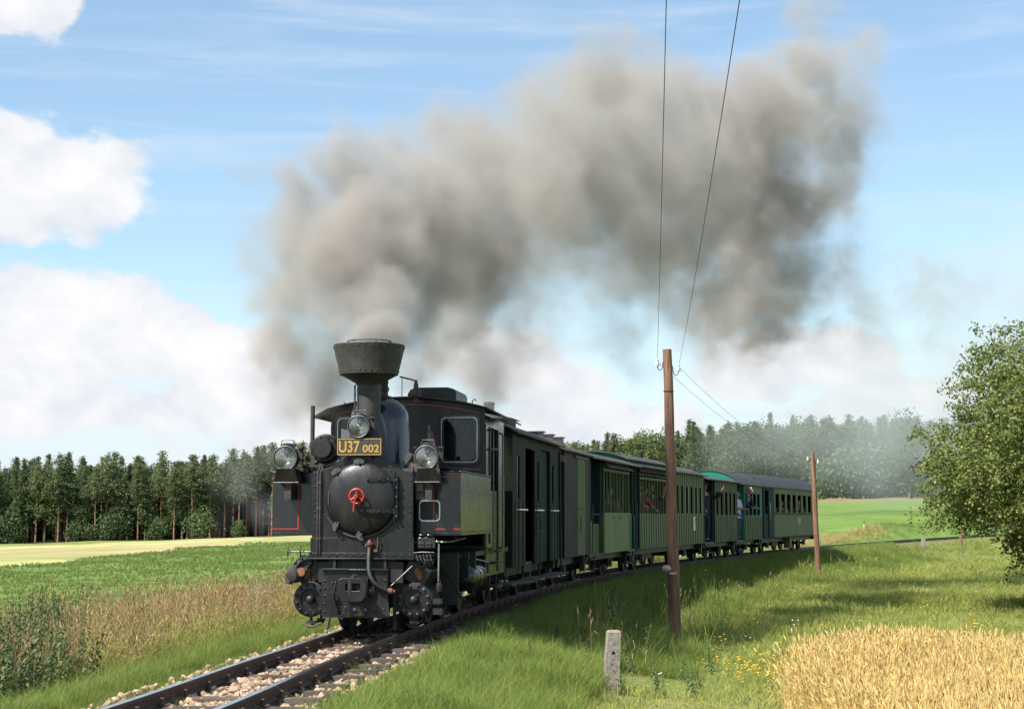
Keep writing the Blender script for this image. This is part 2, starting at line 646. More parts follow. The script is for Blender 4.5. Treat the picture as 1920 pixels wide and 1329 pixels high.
PSUB = PATH[::10]
SSUB = S_ALL[::10]
HSUB = np.radians(np.interp(PSUB[:, 1], HY, HD))


def sd(X, Y):
    """signed distance to the centre line (right positive) and distance along it"""
    X = np.atleast_1d(np.asarray(X, float)).ravel()
    Y = np.atleast_1d(np.asarray(Y, float)).ravel()
    d = np.empty(len(X))
    s = np.empty(len(X))
    for a in range(0, len(X), 20000):
        x, y = X[a:a + 20000], Y[a:a + 20000]
        D = (x[:, None] - PSUB[None, :, 0]) ** 2 + (y[:, None] - PSUB[None, :, 1]) ** 2
        i = D.argmin(1)
        h = HSUB[i]
        dx, dy = x - PSUB[i, 0], y - PSUB[i, 1]
        d[a:a + 20000] = dx * np.cos(h) - dy * np.sin(h)
        s[a:a + 20000] = SSUB[i]
        far = D.min(1) > (np.abs(d[a:a + 20000]) + 2.0) ** 2
        d[a:a + 20000] = np.where(far, np.sign(d[a:a + 20000]) * np.sqrt(D.min(1)), d[a:a + 20000])
    return d, s


def sm(x, a, b):
    t = np.clip((x - a) / (b - a), 0, 1)
    return t * t * (3 - 2 * t)


def vnoise(X, Y, sc, seed=0):
    """smooth value noise, 0..1"""
    r = np.random.default_rng(seed)
    T = r.random((256, 256))
    x, y = np.asarray(X) / sc + 1000.5, np.asarray(Y) / sc + 1000.5
    xi, yi = np.floor(x).astype(int), np.floor(y).astype(int)
    fx, fy = x - xi, y - yi
    fx, fy = fx * fx * (3 - 2 * fx), fy * fy * (3 - 2 * fy)
    g = lambda i, j: T[(i % 256), (j % 256)]
    return (g(xi, yi) * (1 - fx) + g(xi + 1, yi) * fx) * (1 - fy) + (g(xi, yi + 1) * (1 - fx) + g(xi + 1, yi + 1) * fx) * fy


def ground_z(X, Y, full=False):
    X = np.asarray(X, float)
    Y = np.asarray(Y, float)
    shp = X.shape
    X, Y = X.ravel(), Y.ravel()
    d, s = sd(X, Y)
    # left of the line: a plane that tips down to the left, rising far away on the right
    zl = -0.58 + 0.028 * np.clip(X, -150, 60) + 0.021 * np.clip(Y - 78, 0, 260) * sm(X / np.maximum(Y, 1), -0.02, 0.19)
    # right of the line: foot of the bank, then a nearly level meadow
    foot = np.interp(Y, [-20, 0, 10, 18, 28, 58, 110, 200], [-0.3, -0.3, -0.46, -0.64, -0.86, -1.0, -1.15, -0.6])
    zr = foot + 0.004 * np.clip(d - 3, 0, 40) + 0.15 * sm(d, 14, 40)
    bed = np.full_like(X, -0.19)
    zL = bed + (zl - bed) * sm(-d, 1.2, 2.7)
    zR = -0.20 + (zr + 0.20) * np.clip(sm(d, 1.0, 3.5) * 0.9 + 0.1 * sm(d, 1.2, 6), 0, 1)
    z = np.where(d < 0, zL, zR)
    bump = (vnoise(X, Y, 1.1, 3) - 0.5) * 0.09 + (vnoise(X, Y, 4.5, 4) - 0.5) * 0.14
    z = z + bump * sm(np.abs(d), 1.4, 2.6) * (1 + 0.02 * np.clip(Y, 0, 100))
    if full:
        return z.reshape(shp), d.reshape(shp), s.reshape(shp)
    return z.reshape(shp)


def gz(x, y):
    return float(ground_z(np.array([x]), np.array([y]))[0])


def graded(a, b, fine0, fine1, step, grow=1.09, top=14):
    pts = list(np.arange(fine0, fine1 + 1e-6, step))
    st, p = step, fine1
    while p < b:
        st = min(st * grow, top)
        p += st
        pts.append(p)
    st, p = step, fine0
    while p > a:
        st = min(st * grow, top)
        p -= st
        pts.insert(0, p)
    return np.array(pts)


WHEAT = np.array([(2.62, -2), (2.55, 8), (2.5, 13.4), (2.68, 15.2), (3.2, 16.6), (4.2, 17.1), (5.3, 16.6), (6.6, 16.2), (9.5, 15.6), (13, 14.6), (13, -2)])


def inside(X, Y, poly):
    X, Y = np.asarray(X), np.asarray(Y)
    r = np.zeros(X.shape, bool)
    n = len(poly)
    for i in range(n):
        x0, y0 = poly[i]
        x1, y1 = poly[(i + 1) % n]
        c = ((y0 > Y) != (y1 > Y)) & (X < (x1 - x0) * (Y - y0) / (y1 - y0 + 1e-12) + x0)
        r ^= c
    return r


def ground_material(name, cols, scales, bump=0.5, bscale=8, rough=0.95, stretch=(1, 1, 1)):
    """cols: list of colours blended by successive noises in world metres"""
    mt = bpy.data.materials.new(name)
    mt.use_nodes = True
    nt = mt.node_tree
    N, L = nt.nodes.new, nt.links.new
    p = nt.nodes['Principled BSDF']
    p.inputs['Roughness'].default_value = rough
    p.inputs['Specular IOR Level'].default_value = 0.15
    tc = N('ShaderNodeTexCoord')
    mp = N('ShaderNodeMapping')
    mp.inputs['Scale'].default_value = stretch
    L(tc.outputs['Object'], mp.inputs[0])
    col = None
    for i, c in enumerate(cols):
        if col is None:
            rgb = N('ShaderNodeRGB')
            rgb.outputs[0].default_value = (*c, 1)
            col = rgb.outputs[0]
            continue
        n = N('ShaderNodeTexNoise')
        n.inputs['Scale'].default_value = scales[i - 1]
        n.inputs['Detail'].default_value = 8
        n.inputs['Roughness'].default_value = 0.65
        L(mp.outputs[0], n.inputs['Vector'])
        r = N('ShaderNodeMapRange')
        r.inputs['From Min'].default_value = 0.42
        r.inputs['From Max'].default_value = 0.62
        L(n.outputs['Fac'], r.inputs['Value'])
        x = N('ShaderNodeMix')
        x.data_type = 'RGBA'
        L(r.outputs[0], x.inputs['Factor'])
        L(col, x.inputs[6])
        x.inputs[7].default_value = (*c, 1)
        col = x.outputs[2]
    L(col, p.inputs['Base Color'])
    n = N('ShaderNodeTexNoise')
    n.inputs['Scale'].default_value = bscale
    n.inputs['Detail'].default_value = 7
    L(mp.outputs[0], n.inputs['Vector'])
    b = N('ShaderNodeBump')
    b.inputs['Strength'].default_value = bump
    b.inputs['Distance'].default_value = 0.15
    L(n.outputs['Fac'], b.inputs['Height'])
    L(b.outputs[0], p.inputs['Normal'])
    return mt


M['g_meadow'] = ground_material('meadow_turf', [(0.1693, 0.2165, 0.0475), (0.2205, 0.2467, 0.0684), (0.1386, 0.1813, 0.0456), (0.2668, 0.2517, 0.0950)], [0.35, 1.3, 0.16], 0.9, 14)
M['g_verge'] = ground_material('verge_soil', [(0.075, 0.10, 0.03), (0.12, 0.10, 0.05), (0.05, 0.07, 0.02)], [1.2, 3.0], 0.8, 12)
M['g_bed'] = ground_material('ballast_bed', [(0.2952, 0.1968, 0.1271), (0.2214, 0.1476, 0.0984), (0.3444, 0.2542, 0.1722)], [9, 22], 1.0, 30)
M['g_crop'] = ground_material('green_crop', [(0.1137, 0.1688, 0.0379), (0.1378, 0.1894, 0.0496), (0.0964, 0.1446, 0.0344)], [0.9, 2.2], 1.0, 3.5)
M['g_straw'] = ground_material('mown_stubble', [(0.33, 0.32, 0.12), (0.45, 0.42, 0.21), (0.17, 0.22, 0.06), (0.34, 0.25, 0.13)], [0.11, 0.25, 0.06], 0.8, 3, stretch=(0.10, 0.45, 1))
M['g_far'] = ground_material('far_green_field', [(0.1190, 0.1913, 0.0382), (0.1403, 0.2082, 0.0467), (0.0978, 0.1573, 0.0340)], [0.12, 0.5], 0.8, 2)
M['g_wood'] = ground_material('woodland_floor', [(0.05, 0.06, 0.02), (0.09, 0.075, 0.04)], [0.6], 0.8, 3)
M['g_dry'] = ground_material('dry_grass_margin', [(0.2040, 0.1700, 0.0723), (0.1020, 0.1275, 0.0340), (0.2550, 0.1870, 0.0935)], [0.4, 1.1], 0.9, 6)


def build_ground():
    xs = graded(-420, 420, -14, 22, 0.36, 1.10, 12)
    ys = graded(-70, 900, -4, 62, 0.42, 1.07, 12)
    X, Y = np.meshgrid(xs, ys)
    Z, D, S = ground_z(X, Y, True)
    V = np.stack([X, Y, Z], -1).reshape(-1, 3)
    ny, nx = X.shape
    I = np.arange(nx * ny).reshape(ny, nx)
    F = np.stack([I[:-1, :-1], I[:-1, 1:], I[1:, 1:], I[1:, :-1]], -1).reshape(-1, 4)
    c = lambda A: ((A[:-1, :-1] + A[1:, 1:]) / 2).ravel()
    cx, cy_, cd = c(X), c(Y), c(D)
    reg = np.full(len(F), 0)                                        # meadow
    left = cd < 0
    ratio = cx / np.maximum(cy_, 1)
    reg[left] = 4                                                   # green crop field
    reg[left & (cd > -5.2) & (cy_ < 75)] = 1                        # verge with tall grass
    reg[left & (cd > -3.4) & (cy_ >= 75)] = 1
    reg[np.abs(cd) < 1.15] = 2
    # pale mown strip in front of the left wood
    v_edge = 84 + 74 * sm(ratio, -0.33, -0.13) + 3 * np.sin(cx * 0.05)
    reg[left & (cy_ > v_edge) & (ratio < -0.04)] = 3
    reg[left & (cy_ > v_edge + 120) & (ratio < -0.04)] = 0
    reg[left & (ratio >= -0.04) & (cy_ > 75)] = 6                   # far field on the right
    reg[left & (ratio >= 0.0) & (cy_ > 196)] = 7                    # dry strip along the far wood
    reg[left & (cy_ > 252)] = 5
    reg[(~left) & (cy_ > 420)] = 5
    reg[inside(cx, cy_, WHEAT)] = 1
    names = [('meadow', 'g_meadow'), ('verge_ground', 'g_verge'), ('track_bed', 'g_bed'), ('stubble_field', 'g_straw'), ('crop_field', 'g_crop'),
             ('woodland_floor', 'g_wood'), ('far_field', 'g_far'), ('dry_field_margin', 'g_dry')]
    for k, (nm, mk) in enumerate(names):
        f = F[reg == k]
        if not len(f):
            continue
        u, inv = np.unique(f, return_inverse=True)
        o = np_object(nm, V[u], inv.reshape(f.shape), M[mk], smooth=True)
        tag(o, kind='structure')


build_ground()

# ------------------------------------------------------------------ rails, sleepers, ballast
GAUGE = 0.40


def build_track():
    root = empty('railway_track', (0, 0, 0))
    tag(root, 'single narrow gauge railway track on stone ballast curving away under the train', 'railway track', kind='structure')
    prof = [(-.027, 0), (.027, 0), (.030, -.012), (.026, -.030), (.007, -.038), (.006, -.085), (.045, -.100), (.045, -.110),
            (-.045, -.110), (-.045, -.100), (-.006, -.085), (-.007, -.038), (-.026, -.030), (-.030, -.012)]
    ss = np.concatenate([np.arange(-26, 30, 0.5), np.arange(30, 240, 2.0)])
    for side in (-1, 1):
        mb = MB()
        n = len(prof)
        vs_, fs, mi = [], [], []
        for i, s in enumerate(ss):
            x, y, h = at_s(s, side * GAUGE)
            jig = 0.004 * math.sin(s * 0.9 + side)
            for (a, z) in prof:
                vs_.append((x + (a + jig) * math.cos(h), y - (a + jig) * math.sin(h), z + 0.003 * math.sin(s * 1.3)))
        for i in range(len(ss) - 1):
            for k in range(n):
                k2 = (k + 1) % n
                fs.append((i * n + k, i * n + k2, (i + 1) * n + k2, (i + 1) * n + k))
                mi.append(1 if k == 0 else 0)
        mb.v, mb.f, mb.mi = vs_, fs, mi
        mb.build('rail', [M['rail'], M['railtop']], root, angle=30)
    # sleepers: a part each, with rail spikes and base plates
    shapes = []
    for k in range(4):
        b = MB()
        L_, W, H = 0.76 + 0.04 * k / 3, 0.105, 0.065
        nseg = 8
        poly = []
        for i in range(nseg + 1):
            t = -1 + 2 * i / nseg
            poly.append((t * L_, [random.uniform(-.008, .008) for _ in range(4)]))
        vs_, fs = [], []
        for x, j in poly:
            vs_ += [(x, -W + j[0], -H), (x, W + j[1], -H), (x, W - .012 + j[1], H - abs(j[2])), (x, -W + .012 + j[0], H - abs(j[3]))]
        for i in range(nseg):
            for q in range(4):
                fs.append((i * 4 + q, i * 4 + (q + 1) % 4, i * 4 + 4 + (q + 1) % 4, i * 4 + 4 + q))
        fs += [(3, 2, 1, 0), tuple(range(nseg * 4, nseg * 4 + 4))]
        b.add(vs_, fs)
        shapes.append(b.mesh('sleeper', M['sleeper'], 30))
    cl = MB()
    for q in (-1, 1):
        cl.bb(q * .055 - .022, q * .055 + .022, -.035, .035, -.112, -.088)
        cl.cyl((q * .062, 0, -.09), (q * .062, 0, -.055), .016, n=6)
        cl.cyl((q * .062, 0, -.055), (q * .062, 0, -.048), .022, .016, n=6)
    clip = cl.mesh('rail_clip', M['rust'])
    clipd = MB()
    clipd.v, clipd.f, clipd.mi = cl.v, cl.f, cl.mi
    clip_dark = clipd.mesh('rail_clip', M['rail'])
    s, k = -14.0, 0
    while s < 70:
        for nm, me, d in (('sleeper', shapes[k % 4], 0), ('rail_clip', clip_dark, -GAUGE), ('rail_clip', clip_dark, GAUGE)):
            if nm == 'rail_clip' and s > 24:
                continue
            x, y, h = at_s(s, d)
            o = bpy.data.objects.new(nm, me)
            o.location = (x, y, -0.178 + random.uniform(-.012, .006) if nm == 'sleeper' else 0)
            o.rotation_euler = (0, 0, -h + (random.uniform(-.05, .05) if nm == 'sleeper' else 0))
            link(o, root)
        s += 0.62 + random.uniform(-.05, .05)
        k += 1
    return root


build_track()


# ------------------------------------------------------------------ scattering of ground cover ("stuff")
def hidden_collection(name, meshes):
    c = bpy.data.collections.new(name)
    for i, me in enumerate(meshes):
        o = bpy.data.objects.new('%s_%02d' % (name, i), me)
        c.objects.link(o)
    return c


def scatter(name, pts, coll, nproto, smin, smax, tilt=0.12, label=None, cat=None, scl=None, zoff=-0.01):
    """one object whose points carry instances of the collection's meshes"""
    n = len(pts)
    me = bpy.data.meshes.new(name)
    me.vertices.add(n)
    P = np.array(pts, dtype=np.float32)
    P[:, 2] += zoff
    me.vertices.foreach_set('co', P.ravel())
    rot = np.stack([RNG.normal(0, tilt, n), RNG.normal(0, tilt, n), RNG.uniform(0, 6.283, n)], 1).astype(np.float32)
    a = me.attributes.new('rot', 'FLOAT_VECTOR', 'POINT')
    a.data.foreach_set('vector', rot.ravel())
    sc = RNG.uniform(smin, smax, n).astype(np.float32) if scl is None else np.asarray(scl, np.float32)
    a = me.attributes.new('scl', 'FLOAT', 'POINT')
    a.data.foreach_set('value', sc)
    a = me.attributes.new('idx', 'INT', 'POINT')
    a.data.foreach_set('value', RNG.integers(0, nproto, n).astype(np.int32))
    o = bpy.data.objects.new(name, me)
    link(o)
    tag(o, label, cat, kind='stuff')
    ng = bpy.data.node_groups.new('scatter_' + name, 'GeometryNodeTree')
    ng.interface.new_socket('Geometry', in_out='INPUT', socket_type='NodeSocketGeometry')
    ng.interface.new_socket('Geometry', in_out='OUTPUT', socket_type='NodeSocketGeometry')
    N, L = ng.nodes.new, ng.links.new
    gi, go = N('NodeGroupInput'), N('NodeGroupOutput')
    m2p = N('GeometryNodeMeshToPoints')
    iop = N('GeometryNodeInstanceOnPoints')
    ci = N('GeometryNodeCollectionInfo')
    ci.inputs['Collection'].default_value = coll
    ci.inputs['Separate Children'].default_value = True
    ci.inputs['Reset Children'].default_value = True
    iop.inputs['Pick Instance'].default_value = True

    def attr(nm, t):
        q = N('GeometryNodeInputNamedAttribute')
        q.data_type = t
        q.inputs['Name'].default_value = nm
        return [s_ for s_ in q.outputs if s_.enabled][0]
    L(gi.outputs[0], m2p.inputs[0])
    L(m2p.outputs[0], iop.inputs['Points'])
    L(ci.outputs[0], iop.inputs['Instance'])
    L(attr('idx', 'INT'), iop.inputs['Instance Index'])
    L(attr('rot', 'FLOAT_VECTOR'), iop.inputs['Rotation'])
    L(attr('scl', 'FLOAT'), iop.inputs['Scale'])
    L(iop.outputs[0], go.inputs[0])
    md = o.modifiers.new('scatter', 'NODES')
    md.node_group = ng
    return o


def blades(n, h, w, spread, bend, seg=3, hvar=0.35, seed=0):
    """a tuft of grass blades: bent tapering strips"""
    r = np.random.default_rng(seed)
    vs_, fs = [], []
    for i in range(n):
        a = r.uniform(0, 6.283)
        px, py = r.normal(0, spread, 2)
        hh = h * (1 - hvar + 2 * hvar * r.random())
        dirx, diry = math.cos(a), math.sin(a)
        b = bend * hh * r.uniform(0.2, 1.3)
        tw = a + math.pi / 2 + r.normal(0, 0.5)
        wx, wy = math.cos(tw) * w * 0.5, math.sin(tw) * w * 0.5
        base = len(vs_)
        for j in range(seg + 1):
            t = j / seg
            k = (1 - t ** 1.5)
            cx, cy2, cz = px + dirx * b * t * t, py + diry * b * t * t, hh * (t - 0.25 * bend * t * t)
            if j == seg:
                vs_.append((cx, cy2, cz))
            else:
                vs_ += [(cx - wx * k, cy2 - wy * k, cz), (cx + wx * k, cy2 + wy * k, cz)]
        for j in range(seg - 1):
            fs.append((base + 2 * j, base + 2 * j + 1, base + 2 * j + 3, base + 2 * j + 2))
        fs.append((base + 2 * (seg - 1), base + 2 * (seg - 1) + 1, base + 2 * seg))
    return vs_, fs


def raw_mesh(name, vs_, fs, mats, mi=None):
    me = bpy.data.meshes.new(name)
    me.from_pydata(vs_, [], fs)
    for mt in (mats if isinstance(mats, list) else [mats]):
        me.materials.append(mt)
    if mi is not None:
        me.polygons.foreach_set('material_index', mi)
    return me


def area_points(n, x0, x1, y0, y1, keep, power=1.0):
    """random points; power > 1 crowds them towards y0. keep(X, Y, d, s) gives a probability"""
    X = RNG.uniform(x0, x1, n)
    Y = y0 + (y1 - y0) * RNG.random(n) ** power
    d, s = sd(X, Y)
    k = keep(X, Y, d, s)
    ok = RNG.random(n) < k
    X, Y = X[ok], Y[ok]
    return np.stack([X, Y, ground_z(X, Y)], 1)


def band_points(n, s0, s1, dfun, power=1.0):
    """random points along the line between s0 and s1 at offsets given by dfun(n)"""
    S = s0 + (s1 - s0) * RNG.random(n) ** power
    Dd = dfun(n)
    x = np.interp(S, S_ALL, PATH[:, 0])
    y = np.interp(S, S_ALL, PATH[:, 1])
    h = np.radians(np.interp(y, HY, HD))
    X, Y = x + Dd * np.cos(h), y - Dd * np.sin(h)
    return np.stack([X, Y, ground_z(X, Y)], 1)


def in_view(X, Y, margin=2.5):
    return (np.abs(X) < 0.345 * Y + margin) & (Y > 3)


def stone_mesh(seed, mt):
    r = np.random.default_rng(seed)
    bm = bmesh.new()
    bmesh.ops.create_icosphere(bm, subdivisions=1, radius=1)
    ax = r.uniform(0.6, 1.25, 3) * np.array([1, 1, 0.72])
    for _ in range(5):
        nrm = Vector(r.normal(0, 1, 3)).normalized()
        dd = r.uniform(0.55, 0.85)
        for v in bm.verts:
            t = v.co.dot(nrm)
            if t > dd:
                v.co -= nrm * (t - dd)
    for v in bm.verts:
        v.co = Vector((v.co.x * ax[0], v.co.y * ax[1], v.co.z * ax[2])) * (1 + r.normal(0, 0.05))
    me = bpy.data.meshes.new('stone')
    bm.to_mesh(me)
    bm.free()
    me.materials.append(mt)
    return me


def build_ballast():
    col = hidden_collection('ballast_stones', [stone_mesh(i, M['stone']) for i in range(9)])
    p1 = band_points(15000, -12, 3, lambda n: np.clip(RNG.normal(0, 0.47, n), -1.02, .95))
    p2 = band_points(7000, 3, 48, lambda n: RNG.uniform(-1.35, 1.1, n), 1.6)
    P = np.concatenate([p1, p2])
    d, s = sd(P[:, 0], P[:, 1])
    # heap between the sleepers, low under the rails
    P[:, 2] = np.maximum(P[:, 2], -0.19) + RNG.uniform(-.01, .035, len(P)) - 0.05 * (np.abs(np.abs(d) - GAUGE) < 0.09) + 0.018 * (np.abs(d) < 0.28)
    scl = np.clip(RNG.lognormal(math.log(0.029), 0.38, len(P)), 0.012, 0.06)
    scatter('ballast', P, col, 9, 0, 0, 0.9, 'pale tan broken stone ballast between and beside the rails', 'ballast', scl=scl, zoff=0.0)
    colg = hidden_collection('grey_stones', [stone_mesh(40 + i, M['greystone']) for i in range(6)])
    P = band_points(2600, 4.5, 13, lambda n: np.clip(RNG.normal(2.1, 0.42, n), 1.3, 3.2))
    keep = vnoise(P[:, 0], P[:, 1], 1.3, 9) > 0.42
    P = P[keep]
    scatter('spilled_ballast', P, colg, 6, 0.02, 0.055, 0.9, 'grey ballast stones spilled down the shaded bank below the train', 'ballast', zoff=0.02)


build_ballast()


# ------------------------------------------------------------------ trees
M['needle'] = material('conifer_needles', (0.0760, 0.1113, 0.0461), (0.1249, 0.1601, 0.0678), 0.7, 0.7, trans=0.30, rnd=0.28, spec=0.25)
M['needle2'] = material('pine_needles', (0.0994, 0.1325, 0.0580), (0.1518, 0.1822, 0.0800), 0.7, 0.7, trans=0.30, rnd=0.28, spec=0.25)
M['broad'] = material('broad_leaves', (0.0700, 0.1050, 0.0320), (0.1100, 0.1450, 0.0500), 0.6, 0.6, trans=0.28, rnd=0.30, spec=0.3)
M['bushleaf'] = material('bush_leaves', (0.0550, 0.0950, 0.0300), (0.0900, 0.1300, 0.0440), 0.9, 0.6, trans=0.25, rnd=0.25, spec=0.3)
M['bark_pine'] = material('orange_pine_bark', (0.30, 0.150, 0.075), (0.20, 0.115, 0.07), 2.5, 0.9, bump=0.5, bscale=6, stretch=(1, 1, 0.2), rnd=0.3)
M['bark'] = material('grey_brown_bark', (0.125, 0.095, 0.070), (0.20, 0.16, 0.12), 2.5, 0.9, bump=0.6, bscale=7, stretch=(1, 1, 0.25), rnd=0.25)
M['apple_leaf'] = material('apple_leaves', (0.1201, 0.1664, 0.0387), (0.1830, 0.2147, 0.0629), 1.3, 0.55, trans=0.35, spec=0.2)
M['apple'] = material('ripening_apples', (0.4000, 0.3200, 0.1360), (0.4160, 0.2160, 0.1120), 1.6, 0.35)


def quad_cloud(C, Dv, L_, W, up=None):
    """leaf quads: centres C, long directions Dv, lengths L_, widths W"""
    n = len(C)
    if up is None:
        up = RNG.normal(0, 1, (n, 3))
    side = np.cross(Dv, up)
    side /= np.linalg.norm(side, axis=1)[:, None] + 1e-9
    a = C - Dv * (L_[:, None] / 2)
    b = C + Dv * (L_[:, None] / 2)
    m_ = C - Dv * (L_[:, None] * 0.05)
    V = np.stack([a, m_ + side * W[:, None] / 2, b, m_ - side * W[:, None] / 2], 1).reshape(-1, 3)
    F = np.arange(4 * n).reshape(n, 4)
    return V, F


def unit(v):
    return v / (np.linalg.norm(v, axis=-1, keepdims=True) + 1e-9)


def np_mesh(name, V, F, mt):
    o = np_object(name, V, F, mt, 'none')
    me = o.data
    bpy.data.objects.remove(o)
    return me


def spruce_crown(h, r, base, seed, mt='needle', tip=0.85, ragged=1.0):
    g = np.random.default_rng(seed)
    C, Dv, L_, W = [], [], [], []
    z = base * h
    while z < h * 0.985:
        t = (z - base * h) / (h - base * h)
        R = r * (1 - t) ** tip * min(1.0, .55 + 2.2 * t) * g.uniform(1 - .3 * ragged, 1 + .15 * ragged) + 0.10
        nb = max(4, int(6 + 5 * (1 - t)))
        a0 = g.uniform(0, 6.28)
        for k in range(nb):
            a = a0 + 6.283 * k / nb + g.normal(0, 0.22)
            Rk = R * g.uniform(1 - .45 * ragged, 1 + .2 * ragged)
            ns = max(2, int(Rk / 0.24))
            for j in range(ns):
                q = (j + 0.6) / ns
                rad = Rk * q
                droop = -0.20 * Rk * q * q + 0.05
                for rep in range(4):
                    C.append((math.cos(a) * rad + g.normal(0, .17), math.sin(a) * rad + g.normal(0, .17), z + droop + g.normal(0, .17)))
                    Dv.append((math.cos(a) + g.normal(0, .5), math.sin(a) + g.normal(0, .5), -0.15 + g.normal(0, .3)))
                    L_.append(g.uniform(0.26, 0.55))
                    W.append(g.uniform(0.09, 0.19))
        z += g.uniform(0.22, 0.38) * (h / 14)
    for q in range(5):
        C.append((0, 0, h - .15 - .12 * q)); Dv.append((.2 * (q % 2), .1, 1)); L_.append(.6); W.append(.12)
    V, F = quad_cloud(np.array(C), unit(np.array(Dv)), np.array(L_), np.array(W))
    return np_mesh('crown', V, F, M[mt])


def clump_crown(cent, rad, ncl, per, size, seed, mt, flat=0.7, shell=0.55, cone=0.0):
    """crown from leaf clumps spread through an ellipsoid"""
    g = np.random.default_rng(seed)
    u = unit(g.normal(0, 1, (ncl, 3)))
    rr = (shell + (1 - shell) * g.random(ncl))[:, None]
    lump = 1 + 0.18 * np.sin(u[:, :1] * 5 + seed) * np.cos(u[:, 1:2] * 4 + 2 * seed) + g.normal(0, 0.08, (ncl, 1))
    if cone:
        hz = (u[:, 2:] * rr + 1) / 2
        lump = lump * np.concatenate([1.25 - 1.15 * cone * hz ** 1.2] * 2 + [np.ones_like(hz) * 1.08], 1)
    P = np.array(cent) + u * rr * np.array(rad) * lump
    C = np.repeat(P, per, 0) + g.normal(0, 1, (ncl * per, 3)) * np.array([1, 1, flat]) * size * 1.5
    Dv = unit(g.normal(0, 1, (len(C), 3)) + np.array([0, 0, -0.15]))
    L_ = g.uniform(0.7, 1.4, len(C)) * size
    W = L_ * g.uniform(0.4, 0.75, len(C))
    V, F = quad_cloud(C, Dv, L_, W)
    return np_mesh('crown', V, F, mt)


def trunk_mesh(h, r0, r1, mats, limbs=0, seed=0, lean=0.0, limb_from=0.4, limb_len=2.0):
    g = random.Random(seed)
    mb = MB()
    k = 7
    pts = [(lean * h * (i / k) ** 1.3 + g.uniform(-.04, .04) * (i > 0), g.uniform(-.05, .05) * (i > 0), -0.3 + (h + .3) * i / k) for i in range(k + 1)]
    mb.tube(pts, [r0 + (r1 - r0) * (i / k) for i in range(k + 1)], 7)
    for j in range(limbs):
        t = limb_from + (0.95 - limb_from) * g.random()
        a = g.uniform(0, 6.28)
        z = h * t
        x0 = lean * h * t ** 1.3
        L_ = limb_len * (1.1 - 0.6 * t) * g.uniform(.6, 1.2)
        p = [(x0, 0, z), (x0 + math.cos(a) * L_ * .5, math.sin(a) * L_ * .5, z + L_ * .28), (x0 + math.cos(a) * L_, math.sin(a) * L_, z + L_ * .45)]
        rr = (r0 + (r1 - r0) * t) * .5
        mb.tube(p, [rr, rr * .6, rr * .2], 5)
    return mb.mesh('trunk', mats, 60)


def make_proto(kind, seed):
    g = random.Random(seed)
    if kind == 'spruce':
        h = 14 * g.uniform(.94, 1.06)
        return trunk_mesh(h * .95, .17, .02, M['bark'], 5, seed, 0, .12, 1.6), spruce_crown(h, g.uniform(2.1, 2.7), g.choice([.06, .22, .36]), seed)
    if kind == 'pine':
        h = 14 * g.uniform(.92, 1.05)
        cz = h * .73
        lean = g.uniform(-.03, .03)
        return (trunk_mesh(h * .93, .17, .05, M['bark_pine'], 12, seed, lean, .45, 1.8),
                spruce_crown(h, g.uniform(1.8, 2.6), g.uniform(.48, .62), seed, 'needle2', .58, 1.5))
    if kind == 'broad':
        h = 12 * g.uniform(.85, 1.1)
        return (trunk_mesh(h * .8, .2, .05, M['bark'], 9, seed, 0, .25, 2.4),
                clump_crown((0, 0, h * .58), (g.uniform(2.5, 3.3), g.uniform(2.5, 3.3), h * .42), 170, 32, .31, seed, M['broad'], .7, .55))
    if kind == 'bush':
        h = 3.2 * g.uniform(.8, 1.2)
        return (trunk_mesh(h * .7, .07, .02, M['bark'], 5, seed, 0, .1, 1.2),
                clump_crown((0, 0, h * .50), (g.uniform(1.4, 2.0), 1.6, h * .52), 90, 18, .32, seed, M['bushleaf'], .8, .5))


LABELS = {('spruce', 0): 'dark green spruce standing in the wood edge beyond the field on the left',
          ('pine', 0): 'tall pine with bare orange trunk in the wood edge beyond the field',
          ('broad', 0): 'broad leaved tree mixed into the conifer wood beyond the field on the left',
          ('bush', 0): 'low leafy bush growing at the foot of the wood on the left',
          ('spruce', 1): 'hazy blue green spruce in the far wood behind the train',
          ('pine', 1): 'pale hazy pine in the far wood behind the train',
          ('broad', 1): 'rounded broad leaved tree in the far hazy wood behind the train',
          ('bush', 1): 'small rounded fruit tree or bush along the edge of the far field on the right'}
NAMES = {'spruce': 'spruce_tree', 'pine': 'pine_tree', 'broad': 'broadleaf_tree', 'bush': 'bush'}


